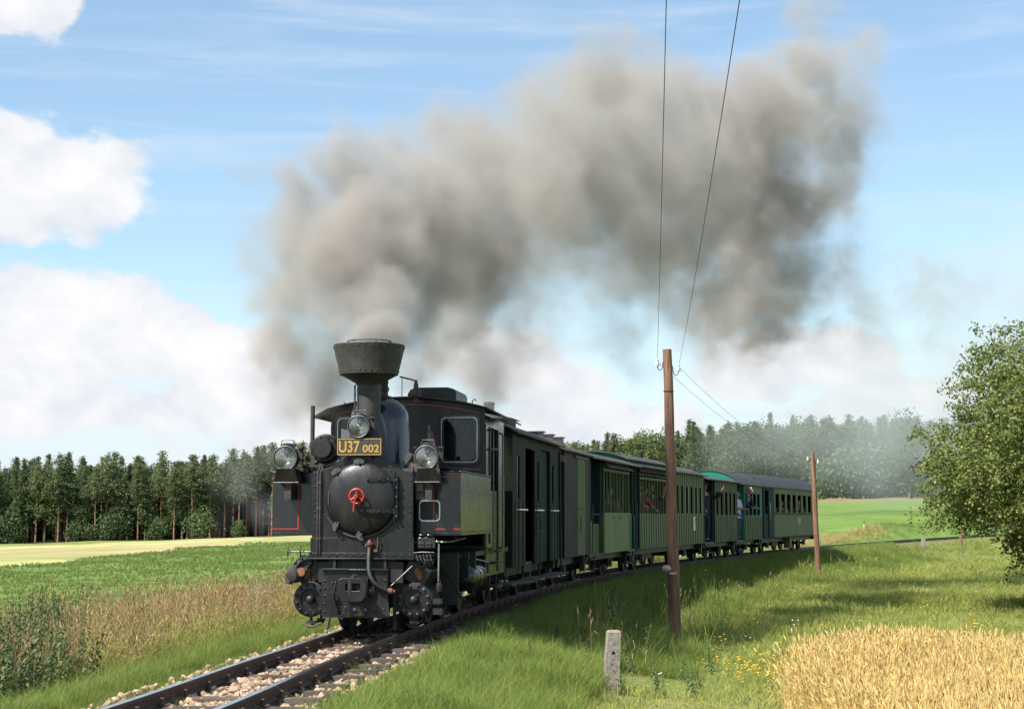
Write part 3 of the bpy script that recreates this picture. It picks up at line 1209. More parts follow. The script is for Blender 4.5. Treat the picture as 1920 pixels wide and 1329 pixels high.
def build_woods():
    protos = {k: [make_proto(k, 11 * i + 5) for i in range(n)] for k, n in (('spruce', 5), ('pine', 5), ('broad', 4), ('bush', 4))}
    g = random.Random(3)

    def plant(kind, x, y, sc, side, sz=1.0):
        tm, cm = g.choice(protos[kind])
        r = empty(NAMES[kind], (x, y, gz(x, y) - 0.1), g.uniform(0, 6.28))
        r.scale = (sc * g.uniform(.9, 1.1), sc * g.uniform(.9, 1.1), sc * sz)
        tag(r, LABELS[(kind, side)], 'bush' if kind == 'bush' else 'tree', {0: 'trees of the wood edge left of the train', 1: 'trees of the far wood behind the train'}[side] + (' (undergrowth)' if kind == 'bush' else ''))
        for nm, me in (('trunk', tm), ('crown', cm)):
            link(bpy.data.objects.new(nm, me), r)
    # left wood: front rows as individual trees
    n = 0
    for row in range(4):
        u = -0.350
        while u < -0.085:
            Y = 262 + row * 4.0 + g.uniform(-1.4, 1.4) + 60 * (u + .33) * .3
            x = u * Y
            dense = u < -0.27
            if row == 0:
                kind = g.choices(['pine', 'spruce', 'broad'], [0.25, 0.60, 0.15] if dense else [0.60, 0.30, 0.10])[0]
            else:
                kind = g.choices(['pine', 'spruce'], [0.5, 0.5] if dense else [0.7, 0.3])[0]
            hgt = np.interp(u, [-.35, -.29, -.2, -.15, -.08], [.92, 1.0, 1.0, 1.06, 1.08])
            plant(kind, x, Y, hgt * g.uniform(.84, 1.08), 0)
            u += (2.1 if row == 0 else 2.4) * g.uniform(.55, 1.45) / Y
            n += 1
    for (px, hh) in ((-.345, .9), (-.3135, 1.55), (-.306, .8), (-.272, 1.15), (-.2645, .9), (-.251, 1.45), (-.2465, 1.1), (-.2205, 1.25), (-.1955, 1.5), (-.172, .8)):
        plant('bush', px * 258, 258 + 60 * (px + .33) * .3 + g.uniform(-2, 1), hh * .78, 0, 1.2)
    # far wood on the right: tall rows, then small trees along its foot
    for row in range(3):
        u = -0.06
        while u < 0.36:
            Y = 256 + row * 4.5 + g.uniform(-1.8, 1.8)
            kind = g.choices(['spruce', 'broad', 'pine'], [.30, .52, .18])[0]
            hgt = np.interp(u, [-.06, .03, .10, .17, .22, .27, .36], [.95, 1.02, 1.02, .98, .92, .90, .9])
            plant(kind, u * Y, Y, hgt * g.uniform(.86, 1.06) * (1.10 if kind == 'broad' else 1), 1)
            u += 3.3 * g.uniform(.6, 1.4) / Y
            n += 1
    for (px, hh) in ((.195, 1.1), (.205, 1.5), (.2125, 1.2), (.222, 1.6), (.235, 1.1), (.243, 1.9), (.252, 1.3), (.262, 1.4), (.275, 1.2), (.29, 1.5), (.31, 1.3)):
        plant('bush', px * 240, 240 + g.uniform(-4, 3), hh * 1.15, 1, 1.2)
    plant('broad', .2475 * 225, 225, 1.12, 1)
    plant('broad', .262 * 228, 228, .9, 1)
    # the depth of both woods as masses
    colc = hidden_collection('wood_crowns', [spruce_crown(13.5, 2.3, .02, 400 + i) for i in range(3)] + [protos['pine'][0][1], protos['broad'][0][1]])
    P = []
    for _ in range(1300):
        u = g.uniform(-.40, .40)
        Y = g.uniform(274, 335)
        P.append((u * Y, Y, gz(u * Y, Y)))
    scatter('distant_wood', P, colc, 5, .78, 1.04, 0.01, 'depth of the dark wood behind the first rows of trees', 'wood')


build_woods()


# ------------------------------------------------------------------ the apple tree on the right
def build_apple_tree():
    bx, by = 14.55, 38.3
    bz = gz(bx, by)
    root = empty('apple_tree', (bx, by, bz))
    tag(root, 'broad apple tree full of small fruit leaning into the right edge of the picture', 'tree')
    g = random.Random(21)
    mb = MB()
    tips = []

    def limb(p, d, L_, r, depth):
        pts = [p]
        k = 4
        q = Vector(p)
        dv = Vector(d).normalized()
        for i in range(k):
            dv = (dv + Vector((g.uniform(-.22, .22), g.uniform(-.22, .22), g.uniform(-.20, .13) - (.05 if depth > 1 else 0)))).normalized()
            q = q + dv * (L_ / k)
            pts.append(q.copy())
        if depth > 1 and pts[-1].x < -1.7 and pts[-1].z < 2.6 or pts[-1].z < 1.0:
            return
        mb.tube(pts, [r * (1 - .55 * i / k) for i in range(k + 1)], 7 if depth < 2 else 5)
        tips.append((pts[-1], dv, depth))
        tips.append((pts[2], dv, depth))
        if depth >= 4:
            return
        for c in range(3 if depth < 3 else 2):
            i = g.choice([2, 3, 4]) if c else 4
            nd = (dv + Vector((g.uniform(-.9, .9), g.uniform(-.9, .9), g.uniform(-.5, .55)))).normalized()
            limb(pts[i], nd, L_ * g.uniform(.62, .85), r * .52, depth + 1)
    mb.tube([(0, 0, -.3), (.05, 0, .5), (-.05, .05, 1.3)], [.23, .18, .17], 9)
    for a in range(6):
        w = a * 1.05 + g.uniform(-.3, .3)
        limb(Vector((-.05, .05, 1.25)), (math.cos(w), math.sin(w), .65 + .5 * (a % 2)), 1.6 * g.uniform(.85, 1.1), .11, 1)
    mb.build('trunk', M['bark'], root, angle=60)
    # foliage: leaf sprays on drooping twigs, in clumps with gaps between
    q = np.random.default_rng(5)
    cen = np.array([0, 0, 3.6])
    rad = np.array([3.95, 3.8, 3.2])
    nb = 140
    bu = unit(q.normal(0, 1, (nb, 3)) * np.array([1, 1, .95]))
    br = (0.40 + 0.55 * q.random(nb) ** .5)[:, None]
    lump = 1 + 0.14 * np.sin(bu[:, :1] * 6 + 1.0) * np.cos(bu[:, 2:] * 5 + .6) + q.normal(0, .08, (nb, 1))
    Bc = cen + bu * br * rad * lump
    K = np.repeat(Bc, 34, 0) + q.normal(0, 1, (nb * 34, 3)) * np.array([.50, .50, .42])
    low = np.array([-1.7, -1.2, 1.3]) + q.normal(0, 1, (170, 3)) * np.array([.45, .7, .55])
    K = np.concatenate([K, low])
    u = unit(K - cen)
    K = K[K[:, 2] > .5 + 1.75 * sm(-K[:, 0], 1.5, 2.6) + .3 * np.sin(K[:, 0] * 2.2)]
    u = unit(K - cen)
    T = np.array([tuple(t[0]) for t in tips if t[2] >= 3])
    # some sprays reach out ragged from the outline
    outer = q.random(len(K)) < 0.10
    twig_d = unit(u * np.array([1, 1, .35]) + q.normal(0, .45, K.shape) + np.array([0, 0, -.15]))
    C, Dv = [], []
    tw = MB()
    for i in range(len(K)):
        L_ = q.uniform(.30, .62) * (1.6 if outer[i] else 1)
        nl = int(48 * (1.35 if outer[i] else 1))
        t = q.random(nl)
        d = twig_d[i]
        base = K[i]
        pts = base + d * (t * L_)[:, None] + np.array([0, 0, -0.28]) * (t ** 2 * L_)[:, None] + q.normal(0, .085, (nl, 3))
        C.append(pts)
        Dv.append(unit(d * .5 + q.normal(0, .7, (nl, 3)) + np.array([0, 0, -.35])))
        if i % 5 == 0:
            tw.tube([base - d * .5, base + d * L_ * .5, base + d * L_ + np.array([0, 0, -.28 * L_])], [.014, .009, .004], 4)
    C, Dv = np.concatenate(C), np.concatenate(Dv)
    ok = C[:, 2] > 0.35 + 1.5 * sm(-C[:, 0], 1.6, 2.8)
    C, Dv = C[ok], Dv[ok]
    ln = q.uniform(.07, .12, len(C))
    V, F = quad_cloud(C, Dv, ln, ln * q.uniform(.5, .65, len(C)))
    np_object('crown', V, F, M['apple_leaf'], root)
    tw.build('twigs', M['bark'], root, kind='stuff')
    ap = MB()
    sel = q.choice(len(C), 2600, replace=False)
    for i in sel:
        if C[i, 1] < 1.2 and C[i, 0] < 2.0:
            p = C[i] + np.array([0, -.03, -.05])
            r = q.uniform(.024, .036)
            ap.lathe((p[0], p[1], p[2] - r), (0, 0, 1), [(0, 0), (r * .35, r * .75), (r, r), (r * 1.65, r * .75), (r * 1.85, 0)], 6)
    ap.build('apples', M['apple'], root, kind='stuff', angle=80)


build_apple_tree()
# a second, small fruit tree crown behind it stays outside the frame


# ------------------------------------------------------------------ grasses, weeds, wheat, flowers
M['grass'] = material('fresh_grass', (0.1748, 0.2392, 0.0506), (0.2392, 0.2852, 0.0782), 0.9, 0.6, trans=0.5, rnd=0.30, spec=0.12)
M['grass2'] = material('meadow_grass', (0.2660, 0.3135, 0.0712), (0.3511, 0.3553, 0.1140), 0.8, 0.6, trans=0.5, rnd=0.30, spec=0.1)
M['dry'] = material('dry_grass', (0.5440, 0.3825, 0.1870), (0.4760, 0.3060, 0.1360), 0.8, 0.7, trans=0.25, rnd=0.28, spec=0.2)
M['seed'] = material('seed_heads', (0.4250, 0.3145, 0.1700), (0.3570, 0.2295, 0.1275), 2, 0.8, trans=0.2, rnd=0.3, spec=0.2)
M['weed'] = material('dark_weed_leaves', (0.0595, 0.0978, 0.0272), (0.0892, 0.1232, 0.0408), 0.9, 0.55, trans=0.25, rnd=0.25, spec=0.3)
M['crop'] = material('crop_leaves', (0.1640, 0.2337, 0.0574), (0.2050, 0.2665, 0.0779), 0.3, 0.6, trans=0.55, rnd=0.12, spec=0.12)
M['straw'] = material('ripe_wheat_straw', (0.5740, 0.4346, 0.1640), (0.5084, 0.3608, 0.1230), 1.2, 0.7, trans=0.3, rnd=0.20, spec=0.2)
M['ear'] = material('ripe_wheat_ears', (0.6384, 0.4817, 0.2066), (0.5544, 0.3948, 0.1515), 3, 0.75, trans=0.15, rnd=0.22, spec=0.2)
M['yellow'] = material('yellow_petals', (0.6375, 0.3570, 0.0085), None, 2, 0.6)
M['white'] = material('white_petals', (0.6560, 0.6560, 0.6240), None, 2, 0.6)
M['blue'] = material('blue_petals', (0.16, 0.15, 0.55), None, 2, 0.6)


def grass_protos(name, specs, mt):
    return hidden_collection(name, [raw_mesh('tuft', *blades(*a, seed=i + 31), mt) for i, a in enumerate(specs)])


def stalk_tuft(n, h, spread, seed, stem_mt, head_mt, head_l=.09, head_w=.012, lean=.25, leaves=1, stem_w=.004, plume=False):
    """upright stalks with seed heads and a few long leaves"""
    r = np.random.default_rng(seed)
    vs_, fs, mi = [], [], []

    def strip(P, Wd, side, m_):
        b = len(vs_)
        for p, w in zip(P, Wd):
            vs_.append(tuple(p - side * w / 2))
            vs_.append(tuple(p + side * w / 2))
        for j in range(len(P) - 1):
            fs.append((b + 2 * j, b + 2 * j + 1, b + 2 * j + 3, b + 2 * j + 2))
            mi.append(m_)
    for i in range(n):
        a = r.uniform(0, 6.283)
        d = np.array([math.cos(a), math.sin(a), 0])
        p0 = np.array([*r.normal(0, spread, 2), 0])
        hh = h * r.uniform(.72, 1.12)
        b = lean * r.uniform(.1, 1.2)
        f = lambda t: p0 + d * (b * hh * t * t) + np.array([0, 0, hh * (t - .3 * b * t * t)])
        w = r.uniform(0, 6.283)
        side = np.array([math.cos(w), math.sin(w), 0])
        strip([f(t) for t in (0, .35, .7, 1)], [stem_w, stem_w, stem_w * .8, stem_w * .6], side, 0)
        tip, tan = f(1.0), unit(f(1.0) - f(.9))
        side2 = np.array([-side[1], side[0], 0])
        for sd_ in (side, side2):
            bb = len(vs_)
            hl = head_l * r.uniform(.7, 1.25)
            nod = tan + d * .5 * b + np.array([0, 0, -.25 * b])
            e = tip + unit(nod) * hl
            mid = tip + tan * hl * .45
            hw = head_w * r.uniform(.8, 1.2)
            vs_.extend([tuple(tip), tuple(mid + sd_ * hw), tuple(e), tuple(mid - sd_ * hw)])
            fs.append((bb, bb + 1, bb + 2, bb + 3))
            mi.append(1)
        for q in range(leaves):
            t0 = r.uniform(.1, .6)
            la = r.uniform(0, 6.283)
            ld = np.array([math.cos(la), math.sin(la), 0])
            ll = hh * r.uniform(.25, .5)
            s0 = f(t0)
            P = [s0, s0 + ld * ll * .4 + np.array([0, 0, ll * .45]), s0 + ld * ll * .95 + np.array([0, 0, ll * .15])]
            strip(P, [.006, .008, .001], np.array([-ld[1], ld[0], 0]), 0)
    return raw_mesh('stalks', vs_, fs, [stem_mt, head_mt], mi)


def weed_plant(h, seed, mt, leaf=.10, pairs=9):
    r = np.random.default_rng(seed)
    vs_, fs = [], []
    w = r.uniform(0, 6.28)
    for sdv in (0, 1.57):
        b = len(vs_)
        c, s_ = math.cos(w + sdv) * .005, math.sin(w + sdv) * .005
        vs_ += [(-c, -s_, 0), (c, s_, 0), (c * .5, s_ * .5, h), (-c * .5, -s_ * .5, h)]
        fs.append((b, b + 1, b + 2, b + 3))
    for k in range(pairs * 2):
        z = h * (0.08 + .9 * (k / (pairs * 2)))
        L_ = leaf * (1.15 - .75 * z / h) * r.uniform(.8, 1.3)
        for q in range(2):
            a = k * 1.57 + q * math.pi + r.normal(0, .3)
            d = np.array([math.cos(a), math.sin(a), 0])
            sd_ = np.array([-d[1], d[0], 0])
            p0 = np.array([0, 0, z])
            b = len(vs_)
            m1 = p0 + d * L_ * .45 + np.array([0, 0, .12 * L_])
            e = p0 + d * L_ + np.array([0, 0, -.45 * L_])
            vs_ += [tuple(p0), tuple(m1 + sd_ * L_ * .26), tuple(e), tuple(m1 - sd_ * L_ * .26)]
            fs.append((b, b + 1, b + 2, b + 3))
    return raw_mesh('weed', vs_, fs, mt)


def flower_mesh(h, r_, mt, seed):
    g = np.random.default_rng(seed)
    vs_, fs, mi = [], [], []
    for k in range(g.integers(2, 5)):
        a, rr = g.uniform(0, 6.28), g.uniform(0, .07)
        px, py, hh = math.cos(a) * rr, math.sin(a) * rr, h * g.uniform(.7, 1.15)
        b = len(vs_)
        vs_ += [(px - .002, py, 0), (px + .002, py, 0), (px + .001, py, hh), (px - .001, py, hh)]
        fs.append((b, b + 1, b + 2, b + 3))
        mi.append(0)
        b = len(vs_)
        vs_.append((px, py, hh + .004))
        for j in range(7):
            w = j * 6.283 / 7
            vs_.append((px + math.cos(w) * r_, py + math.sin(w) * r_, hh + .006 * math.sin(3 * w)))
        fs += [(b, b + 1 + j, b + 1 + (j + 1) % 7) for j in range(7)]
        mi += [1] * 7
    return raw_mesh('flower', vs_, fs, [M['grass'], mt], mi)


def build_ground_cover():
    fine = grass_protos('fine_tufts', [(30, .20, .0055, .08, .9), (28, .16, .0055, .09, 1.1), (32, .24, .0055, .08, .8), (26, .13, .006, .09, 1.2), (24, .30, .006, .07, .9)], M['grass'])
    mead = grass_protos('meadow_tufts', [(22, .10, .010, .12, .9), (20, .13, .010, .13, 1.0), (24, .08, .011, .14, .8), (18, .17, .009, .11, .8)], M['grass2'])
    long_ = grass_protos('long_tufts', [(18, .62, .010, .09, .7), (16, .75, .010, .09, .6), (18, .52, .011, .10, .9)], M['grass'])
    # both verges beside the ballast
    P = band_points(15000, -14.5, 4.5, lambda n: .88 + 1.85 * RNG.random(n))
    e = np.clip((sd(P[:, 0], P[:, 1])[0] - .8) / .5, .4, 1)
    e = e * (0.6 + 0.8 * vnoise(P[:, 0], P[:, 1], .8, 21))
    scatter('right_verge_grass', P, fine, 5, 0, 0, .16, 'soft bright green grass along the near side of the rails', 'grass', scl=e * RNG.uniform(.8, 1.25, len(P)))
    P = band_points(12000, -14.5, 10, lambda n: -.84 - 2.3 * RNG.random(n))
    e = np.clip((-sd(P[:, 0], P[:, 1])[0] - .8) / .6, .35, 1)
    scatter('left_verge_grass', P, fine, 5, 0, 0, .16, 'soft green grass between the ballast and the dry tall grass', 'grass', scl=e * RNG.uniform(.75, 1.15, len(P)))
    P = band_points(420, -14, 2, lambda n: RNG.uniform(-1.1, 1.15, n))
    keep = vnoise(P[:, 0], P[:, 1], .9, 5) > .74
    scatter('grass_in_ballast', P[keep], fine, 5, .5, .8, .2, 'few green tufts sprouting between the rails', 'grass')
    # shaded bank below the train and the meadow
    P = area_points(52000, -4, 24, 8, 62, lambda X, Y, d, s: np.where((d > 2.6) & in_view(X, Y, 2) & ~inside(X, Y, WHEAT), .25 + .75 * (vnoise(X, Y, 2.2, 8)), 0), 1.25)
    d, s = sd(P[:, 0], P[:, 1])
    mown = np.exp(-((P[:, 0] - (1.9 + .02 * (P[:, 1] - 16))) / 1.1) ** 2) * (P[:, 1] < 24)
    scl = RNG.uniform(.7, 1.3, len(P)) * (1 - .35 * mown) * (0.75 + .6 * vnoise(P[:, 0], P[:, 1], 3.1, 12)) * (1 + .010 * np.clip(P[:, 1] - 20, 0, 60))
    scatter('meadow_grass', P, mead, 4, 0, 0, .18, 'short mown meadow grass below the railway bank', 'grass', scl=scl)
    P = band_points(20000, 3, 72, lambda n: .92 + 2.9 * RNG.random(n), 1.35)
    scatter('bank_grass', P, fine, 5, 0, 0, .2, 'longer grass on the bank beneath the carriages', 'grass', scl=RNG.uniform(.45, .95, len(P)) * (1 + .012 * np.clip(P[:, 1] - 20, 0, 60)))
    P = band_points(420, 3.0, 46, lambda n: 1.7 + 2.4 * RNG.random(n), 1.1)
    keep = vnoise(P[:, 0], P[:, 1], 1.6, 51) > .52
    scatter('bank_long_grass', P[keep], long_, 3, .45, .85, .15, 'tufts of long grass on the railway bank', 'grass')
    P = area_points(26000, 4, 62, 58, 165, lambda X, Y, d, s: np.where((np.abs(d) > 1.5) & (d > 0) & in_view(X, Y, 2), .9, 0), 1.3)
    scatter('far_meadow_grass', P, mead, 4, 1.4, 2.6, .18, 'meadow grass receding towards the far bend of the line', 'grass')
    P = band_points(2600, 56, 190, lambda n: np.where(RNG.random(n) < .5, -1, 1) * (1.6 + 2.0 * RNG.random(n)))
    scatter('far_bank_grass', P, fine, 5, .8, 1.5, .18, 'grass along the far bend of the track', 'grass')
    # crop on the left field
    leafy = hidden_collection('crop_plants', [weed_plant(.12, 70 + i, M['crop'], .085, 3) for i in range(4)])
    P = area_points(95000, -58, -2, 18, 165, lambda X, Y, d, s: np.where((d < -4.8) & in_view(X, Y, 1.5), 1, 0), 1.5)
    ratio = P[:, 0] / P[:, 1]
    P = P[P[:, 1] < 84 + 74 * sm(ratio, -.33, -.13)]
    scatter('crop_plants_low', P, leafy, 4, 0, 0, .15, 'low leafy green crop covering the field left of the line', 'crop', scl=RNG.uniform(.5, .85, len(P)) * (1 + .010 * np.clip(P[:, 1] - 20, 0, 90)))
    # tall dry grass on the left
    dry = hidden_collection('dry_stalks', [stalk_tuft(13, h, .10, 90 + i, M['dry'], M['seed'], .11, .0065, ln, 3, .0045) for i, (h, ln) in enumerate([(.95, .35), (.8, .6), (1.05, .3), (.65, .9), (.55, 1.3)])])
    drg = hidden_collection('green_stalks', [stalk_tuft(9, h, .09, 120 + i, M['grass2'], M['seed'], .12, .007, .35, 4, .005) for i, h in enumerate([.9, .75, 1.05])])
    f = lambda n: -2.95 - 2.3 * RNG.random(n)
    P = band_points(5200, -7.5, 30, f, 1.15)
    d, s = sd(P[:, 0], P[:, 1])
    k = sm(vnoise(P[:, 0], P[:, 1], 1.5, 14) + .25 - .45 * sm(s, 7, 14) - .5 * sm(-s, 4.5, 6.8), .30, .62)
    P2 = P[RNG.random(len(P)) < k]
    scatter('dry_tall_grass', P2, dry, 5, .45, .95, .2, 'tall dry straw coloured grass left of the rails', 'grass')
    P = band_points(6800, -8, 42, lambda n: -2.55 - 3.0 * RNG.random(n), 1.15)
    scatter('green_tall_grass', P, drg, 3, .5, 1.0, .14, 'tall green seeding grass mixed into the dry grass', 'grass')
    P = band_points(700, 60, 88, lambda n: -1.7 - 1.3 * RNG.random(n))
    scatter('far_dry_grass', P, dry, 5, .22, .42, .2, 'reddish dry grass strip beyond the far track', 'grass')
    # dark weeds at the left edge
    wd = hidden_collection('weed_stems', [weed_plant(h, 150 + i, M['weed'], .13, 11) for i, h in enumerate([1.15, .95, .8, 1.25, .6])])
    P = band_points(2600, -5.5, 5, lambda n: -2.35 - 3.0 * RNG.random(n))
    k = sm(-P[:, 0] / P[:, 1], .258, .282)
    scatter('dark_weeds', P[RNG.random(len(P)) < k], wd, 5, .55, 1.0, .12, 'dark green nettle like weeds at the left edge', 'weeds')
    P = band_points(240, -3, 26, lambda n: -2.9 - 2.4 * RNG.random(n))
    scatter('scattered_weeds', P, wd, 5, .45, .85, .12, 'single dark weeds standing among the dry grass', 'weeds')
    P = band_points(110, -1, 30, lambda n: 1.9 + 2.2 * RNG.random(n), 1.3)
    scatter('bank_weeds', P, wd, 5, .3, .6, .12, 'leafy weeds on the near railway bank', 'weeds')
    rs = hidden_collection('dock_stalks', [stalk_tuft(5, .75, .10, 170 + i, M['dry'], M['seed'], .15, .009, .2, 2, .004) for i in range(3)])
    P = band_points(14, .5, 34, lambda n: 2.0 + 1.6 * RNG.random(n), 1.2)
    scatter('bank_seed_stalks', P, rs, 3, .6, 1.05, .1, 'brown seeding stalks on the near railway bank', 'grass')
    # wheat
    wh = hidden_collection('wheat_stalks', [stalk_tuft(9, .74, .055, 200 + i, M['straw'], M['ear'], .080, .0068, ln, 1, .0036) for i, ln in enumerate([.25, .4, .55, .3, .45])])
    n = 15000
    X, Y = RNG.uniform(2.3, 8.6, n), RNG.uniform(7.4, 17.4, n)
    ok = inside(X + RNG.normal(0, .11, n), Y + RNG.normal(0, .16, n), WHEAT) & (X < .345 * Y + 1.2)
    X, Y = X[ok], Y[ok]
    hole = vnoise(X, Y, 1.2, 33)
    ok = hole < .86
    X, Y = X[ok], Y[ok]
    P = np.stack([X, Y, ground_z(X, Y)], 1)
    scatter('wheat', P, wh, 5, 0, 0, .12, 'ripe golden wheat filling the lower right corner', 'wheat', scl=RNG.uniform(.78, .96, len(P)) * (1.0 - .18 * sm(X, 4.6, 6.4)))
    P = area_points(2600, 2.6, 8, 10, 18, lambda X, Y, d, s: np.where(inside(X, Y, WHEAT) & (vnoise(X, Y, 1.2, 33) > .7), 1, 0))
    scatter('grass_in_wheat', P, long_, 3, .8, 1.1, .1, 'green grass showing in gaps of the wheat', 'grass')
    # flowers
    yl = hidden_collection('yellow_blooms', [flower_mesh(.20, .015, M['yellow'], 300 + i) for i in range(3)])
    X, Y = RNG.normal(3.35, .42, 95), RNG.normal(21.4, 1.0, 95)
    Z = ground_z(X, Y)
    scatter('yellow_flowers', np.stack([X, Y, Z], 1), yl, 3, .7, 1.2, .2, 'patch of yellow flowers beside the wheat', 'flowers')
    wl = hidden_collection('white_blooms', [flower_mesh(.20, .013, M['white'], 310 + i) for i in range(3)])
    P = area_points(560, 1, 20, 19, 60, lambda X, Y, d, s: np.where((d > 3.2) & in_view(X, Y) & ~inside(X, Y, WHEAT), (vnoise(X, Y, 3, 61) > .55) * .6, 0))
    scatter('white_flowers', P, wl, 3, .9, 1.5, .2, 'white flowers dotted over the meadow', 'flowers')
    P = area_points(200, 1, 16, 15, 48, lambda X, Y, d, s: np.where((d > 2.6) & in_view(X, Y) & ~inside(X, Y, WHEAT), .6, 0))
    scatter('yellow_meadow_flowers', P, yl, 3, .9, 1.4, .2, 'single yellow flowers dotted over the meadow', 'flowers')
    bl = hidden_collection('blue_blooms', [flower_mesh(.30, .016, M['blue'], 320 + i) for i in range(2)])
    P = band_points(12, -6.3, -5.4, lambda n: -2.35 + RNG.normal(0, .10, n))
    scatter('blue_flowers', P, bl, 2, .8, 1.1, .1, 'few blue flowers in the grass below the weeds', 'flowers')


build_ground_cover()


# ------------------------------------------------------------------ the steam engine
def build_engine():
    x0, y0, _ = at_s(0.0)
    x1, y1, _ = at_s(5.3)
    hd = math.atan2(x1 - x0, y1 - y0)
    root = empty('steam_locomotive', (x0, y0, 0), -hd)
    tag(root, 'black narrow gauge steam locomotive with funnel shaped chimney and red door wheel heading the train', 'locomotive')
    B, G = M['black'], M['gloss']
    P = lambda mb, nm, mt, par=root, bevel=0.0, **k: mb.build(nm, mt, par, bevel, **k)

    # ---- front plate with arched top, apron
    pl = []
    R, zc = .52, 1.57
    za = 1.885
    dx = math.sqrt(R * R - (za - zc) ** 2)
    pl += [(-.585, 0, .88), (.615, 0, .88), (.615, 0, za), (dx + .10, 0, za + .006), (dx + .03, 0, za + .03)]
    a0 = math.atan2(za + .05 - zc, math.sqrt(R * R - (za + .05 - zc) ** 2))
    for i in range(19):
        a = a0 + (math.pi - 2 * a0) * i / 18
        pl.append((R * math.cos(a), 0, zc + R * math.sin(a)))
    pl += [(-dx - .03, 0, za + .03), (-dx - .10, 0, za + .006), (-.585, 0, za)]
    fp = P(MB().prism(pl, (0, .025, 0)), 'front_plate', B, bevel=.003)
    P(MB().bb(-.60, .63, -.006, -.001, .93, 1.118), 'apron_plate', B, bevel=.002)
    mb = MB()
    mb.bb(-.61, .635, -.07, -.001, .868, .885)
    mb.bb(-.61, .635, -.016, -.0065, .885, .945)
    P(mb, 'ledge_angle', B, bevel=.003)
    rv = []
    for i in range(13):
        z = .98 + i * .073
        rv += [(-.555, 0, z), (.585, 0, z)]
    rv2 = [(-.57 + i * .0965, -.016, .915) for i in range(13)]
    mb = MB().rivets(rv, (0, -1, 0), .0125)
    mb.rivets(rv2, (0, -1, 0), .014)
    mb.rivets([(.465 * math.cos(math.radians(a)), 0, zc + .465 * math.sin(math.radians(a))) for a in list(range(28, 156, 16)) + [172, 190, 204]], (0, -1, 0), .0135)
    P(mb, 'rivets', B, kind='stuff')
    # ---- smokebox, boiler, saddle
    mb = MB()
    mb.lathe((0, .026, zc), (0, 1, 0), [(0, .505), (.95, .505), (.97, .47), (2.85, .47)], 40)
    P(mb, 'boiler', B)
    P(MB().bb(-.40, .40, .03, 1.0, .80, 1.2), 'saddle', M['under'])
    # ---- smokebox door
    prof = [(0, .425)]
    for i in range(1, 10):
        t = i / 9
        prof.append((.028 + .110 * math.sin(t * math.pi / 2), .42 * math.cos(t * math.pi / 2) if i < 9 else 0))
    prof.insert(1, (.026, .423))
    door = P(MB().lathe((0.005, -.001, zc), (0, -1, 0), prof, 48), 'smokebox_door', B)
    mb = MB()
    arc = [(.005 + .45 * math.cos(math.radians(a)), -.02, zc + .45 * math.sin(math.radians(a))) for a in range(205, 346, 6)]
    mb.tube(arc, .014, 8)
    P(mb, 'door_ring', M['soot'], door)
    for z in (1.79, 1.425):
        mb = MB()
        L_ = .30
        n = 6
        vs_, fs = [], []
        for i in range(n + 1):
            x = .095 + L_ * i / n
            rr = min(1, math.hypot(x, z - zc) / .42)
            y = -.001 - (.028 + .110 * math.sqrt(max(0, 1 - rr * rr)))
            y = min(y, -.03)
            vs_ += [(x, y - .004, z - .021), (x, y - .022, z - .021), (x, y - .022, z + .021), (x, y - .004, z + .021)]
        for i in range(n):
            for q in range(4):
                fs.append((i * 4 + q, i * 4 + (q + 1) % 4, i * 4 + 4 + (q + 1) % 4, i * 4 + 4 + q))
        fs += [(0, 1, 2, 3), (n * 4 + 3, n * 4 + 2, n * 4 + 1, n * 4)]
        mb.add(vs_, fs)
        mb.rivets([(.11, vs_[1][1] + 0, z), (.24, vs_[9][1], z), (.34, vs_[17][1], z)], (0, -1, 0), .014)
        mb.cyl((.40, -.035, z - .035), (.40, -.035, z + .035), .026, n=10)
        P(mb, 'door_hinge', B, door)
    mb = MB().cyl((.40, -.035, 1.30), (.40, -.035, 1.87), .014, n=10)
    mb.bb(.425, .44, -.06, 0, 1.33, 1.83)
    for z in (1.36, 1.47, 1.58, 1.69, 1.78):
        mb.lathe((.433, -.062, z), (0, -1, 0), [(0, .018), (.012, .018), (.02, 0)], 6)
    P(mb, 'hinge_pin', B, door)
    # dogs holding the door
    dog = MB()
    cr = []
    for i in range(9):
        a = math.radians(-65 + 130 * i / 8)
        cr.append((.075 * math.sin(a), 0, .075 * math.cos(a) - .03))
    for i in range(8, -1, -1):
        a = math.radians(-65 + 130 * i / 8)
        cr.append((.050 * math.sin(a), 0, .02 * math.cos(a) - .015))
    dog.prism(cr, (0, -.03, 0))
    dog.cyl((0, .05, -.01), (0, -.075, -.01), .011, n=8)
    dog.lathe((0, -.03, -.01), (0, -1, 0), [(0, .024), (.022, .024)], 6)
    dog.bb(-.055, .055, -.055, -.043, -.018, 0)
    dm = dog.mesh('door_clamp', M['worn'])
    for ang, tilt in ((133, 35), (93, 5), (228, 200), (270, 165)):
        a = math.radians(ang)
        o = link(bpy.data.objects.new('door_clamp', dm), door)
        o.location = (.005 + .425 * math.cos(a), -.03, zc + .425 * math.sin(a))
        o.rotation_euler = (0, math.radians(90 - ang + tilt * .35), 0)
    mb = MB()
    mb.tube([(-.355, -.06, 1.66), (-.365, -.09, 1.64), (-.365, -.09, 1.50), (-.355, -.06, 1.48)], .007, 6)
    P(mb, 'door_handle', M['worn'], door)
    # red wheel and lever
    mb = MB()
    c = Vector((-.01, -.205, 1.595))
    mb.torus(c, (0, 1, 0), .083, .0125, 30, 8)
    for a in (90, 210, 330):
        w = math.radians(a)
        mb.tube([c, c + Vector((.08 * math.cos(w), 0, .08 * math.sin(w)))], .0095, 6)
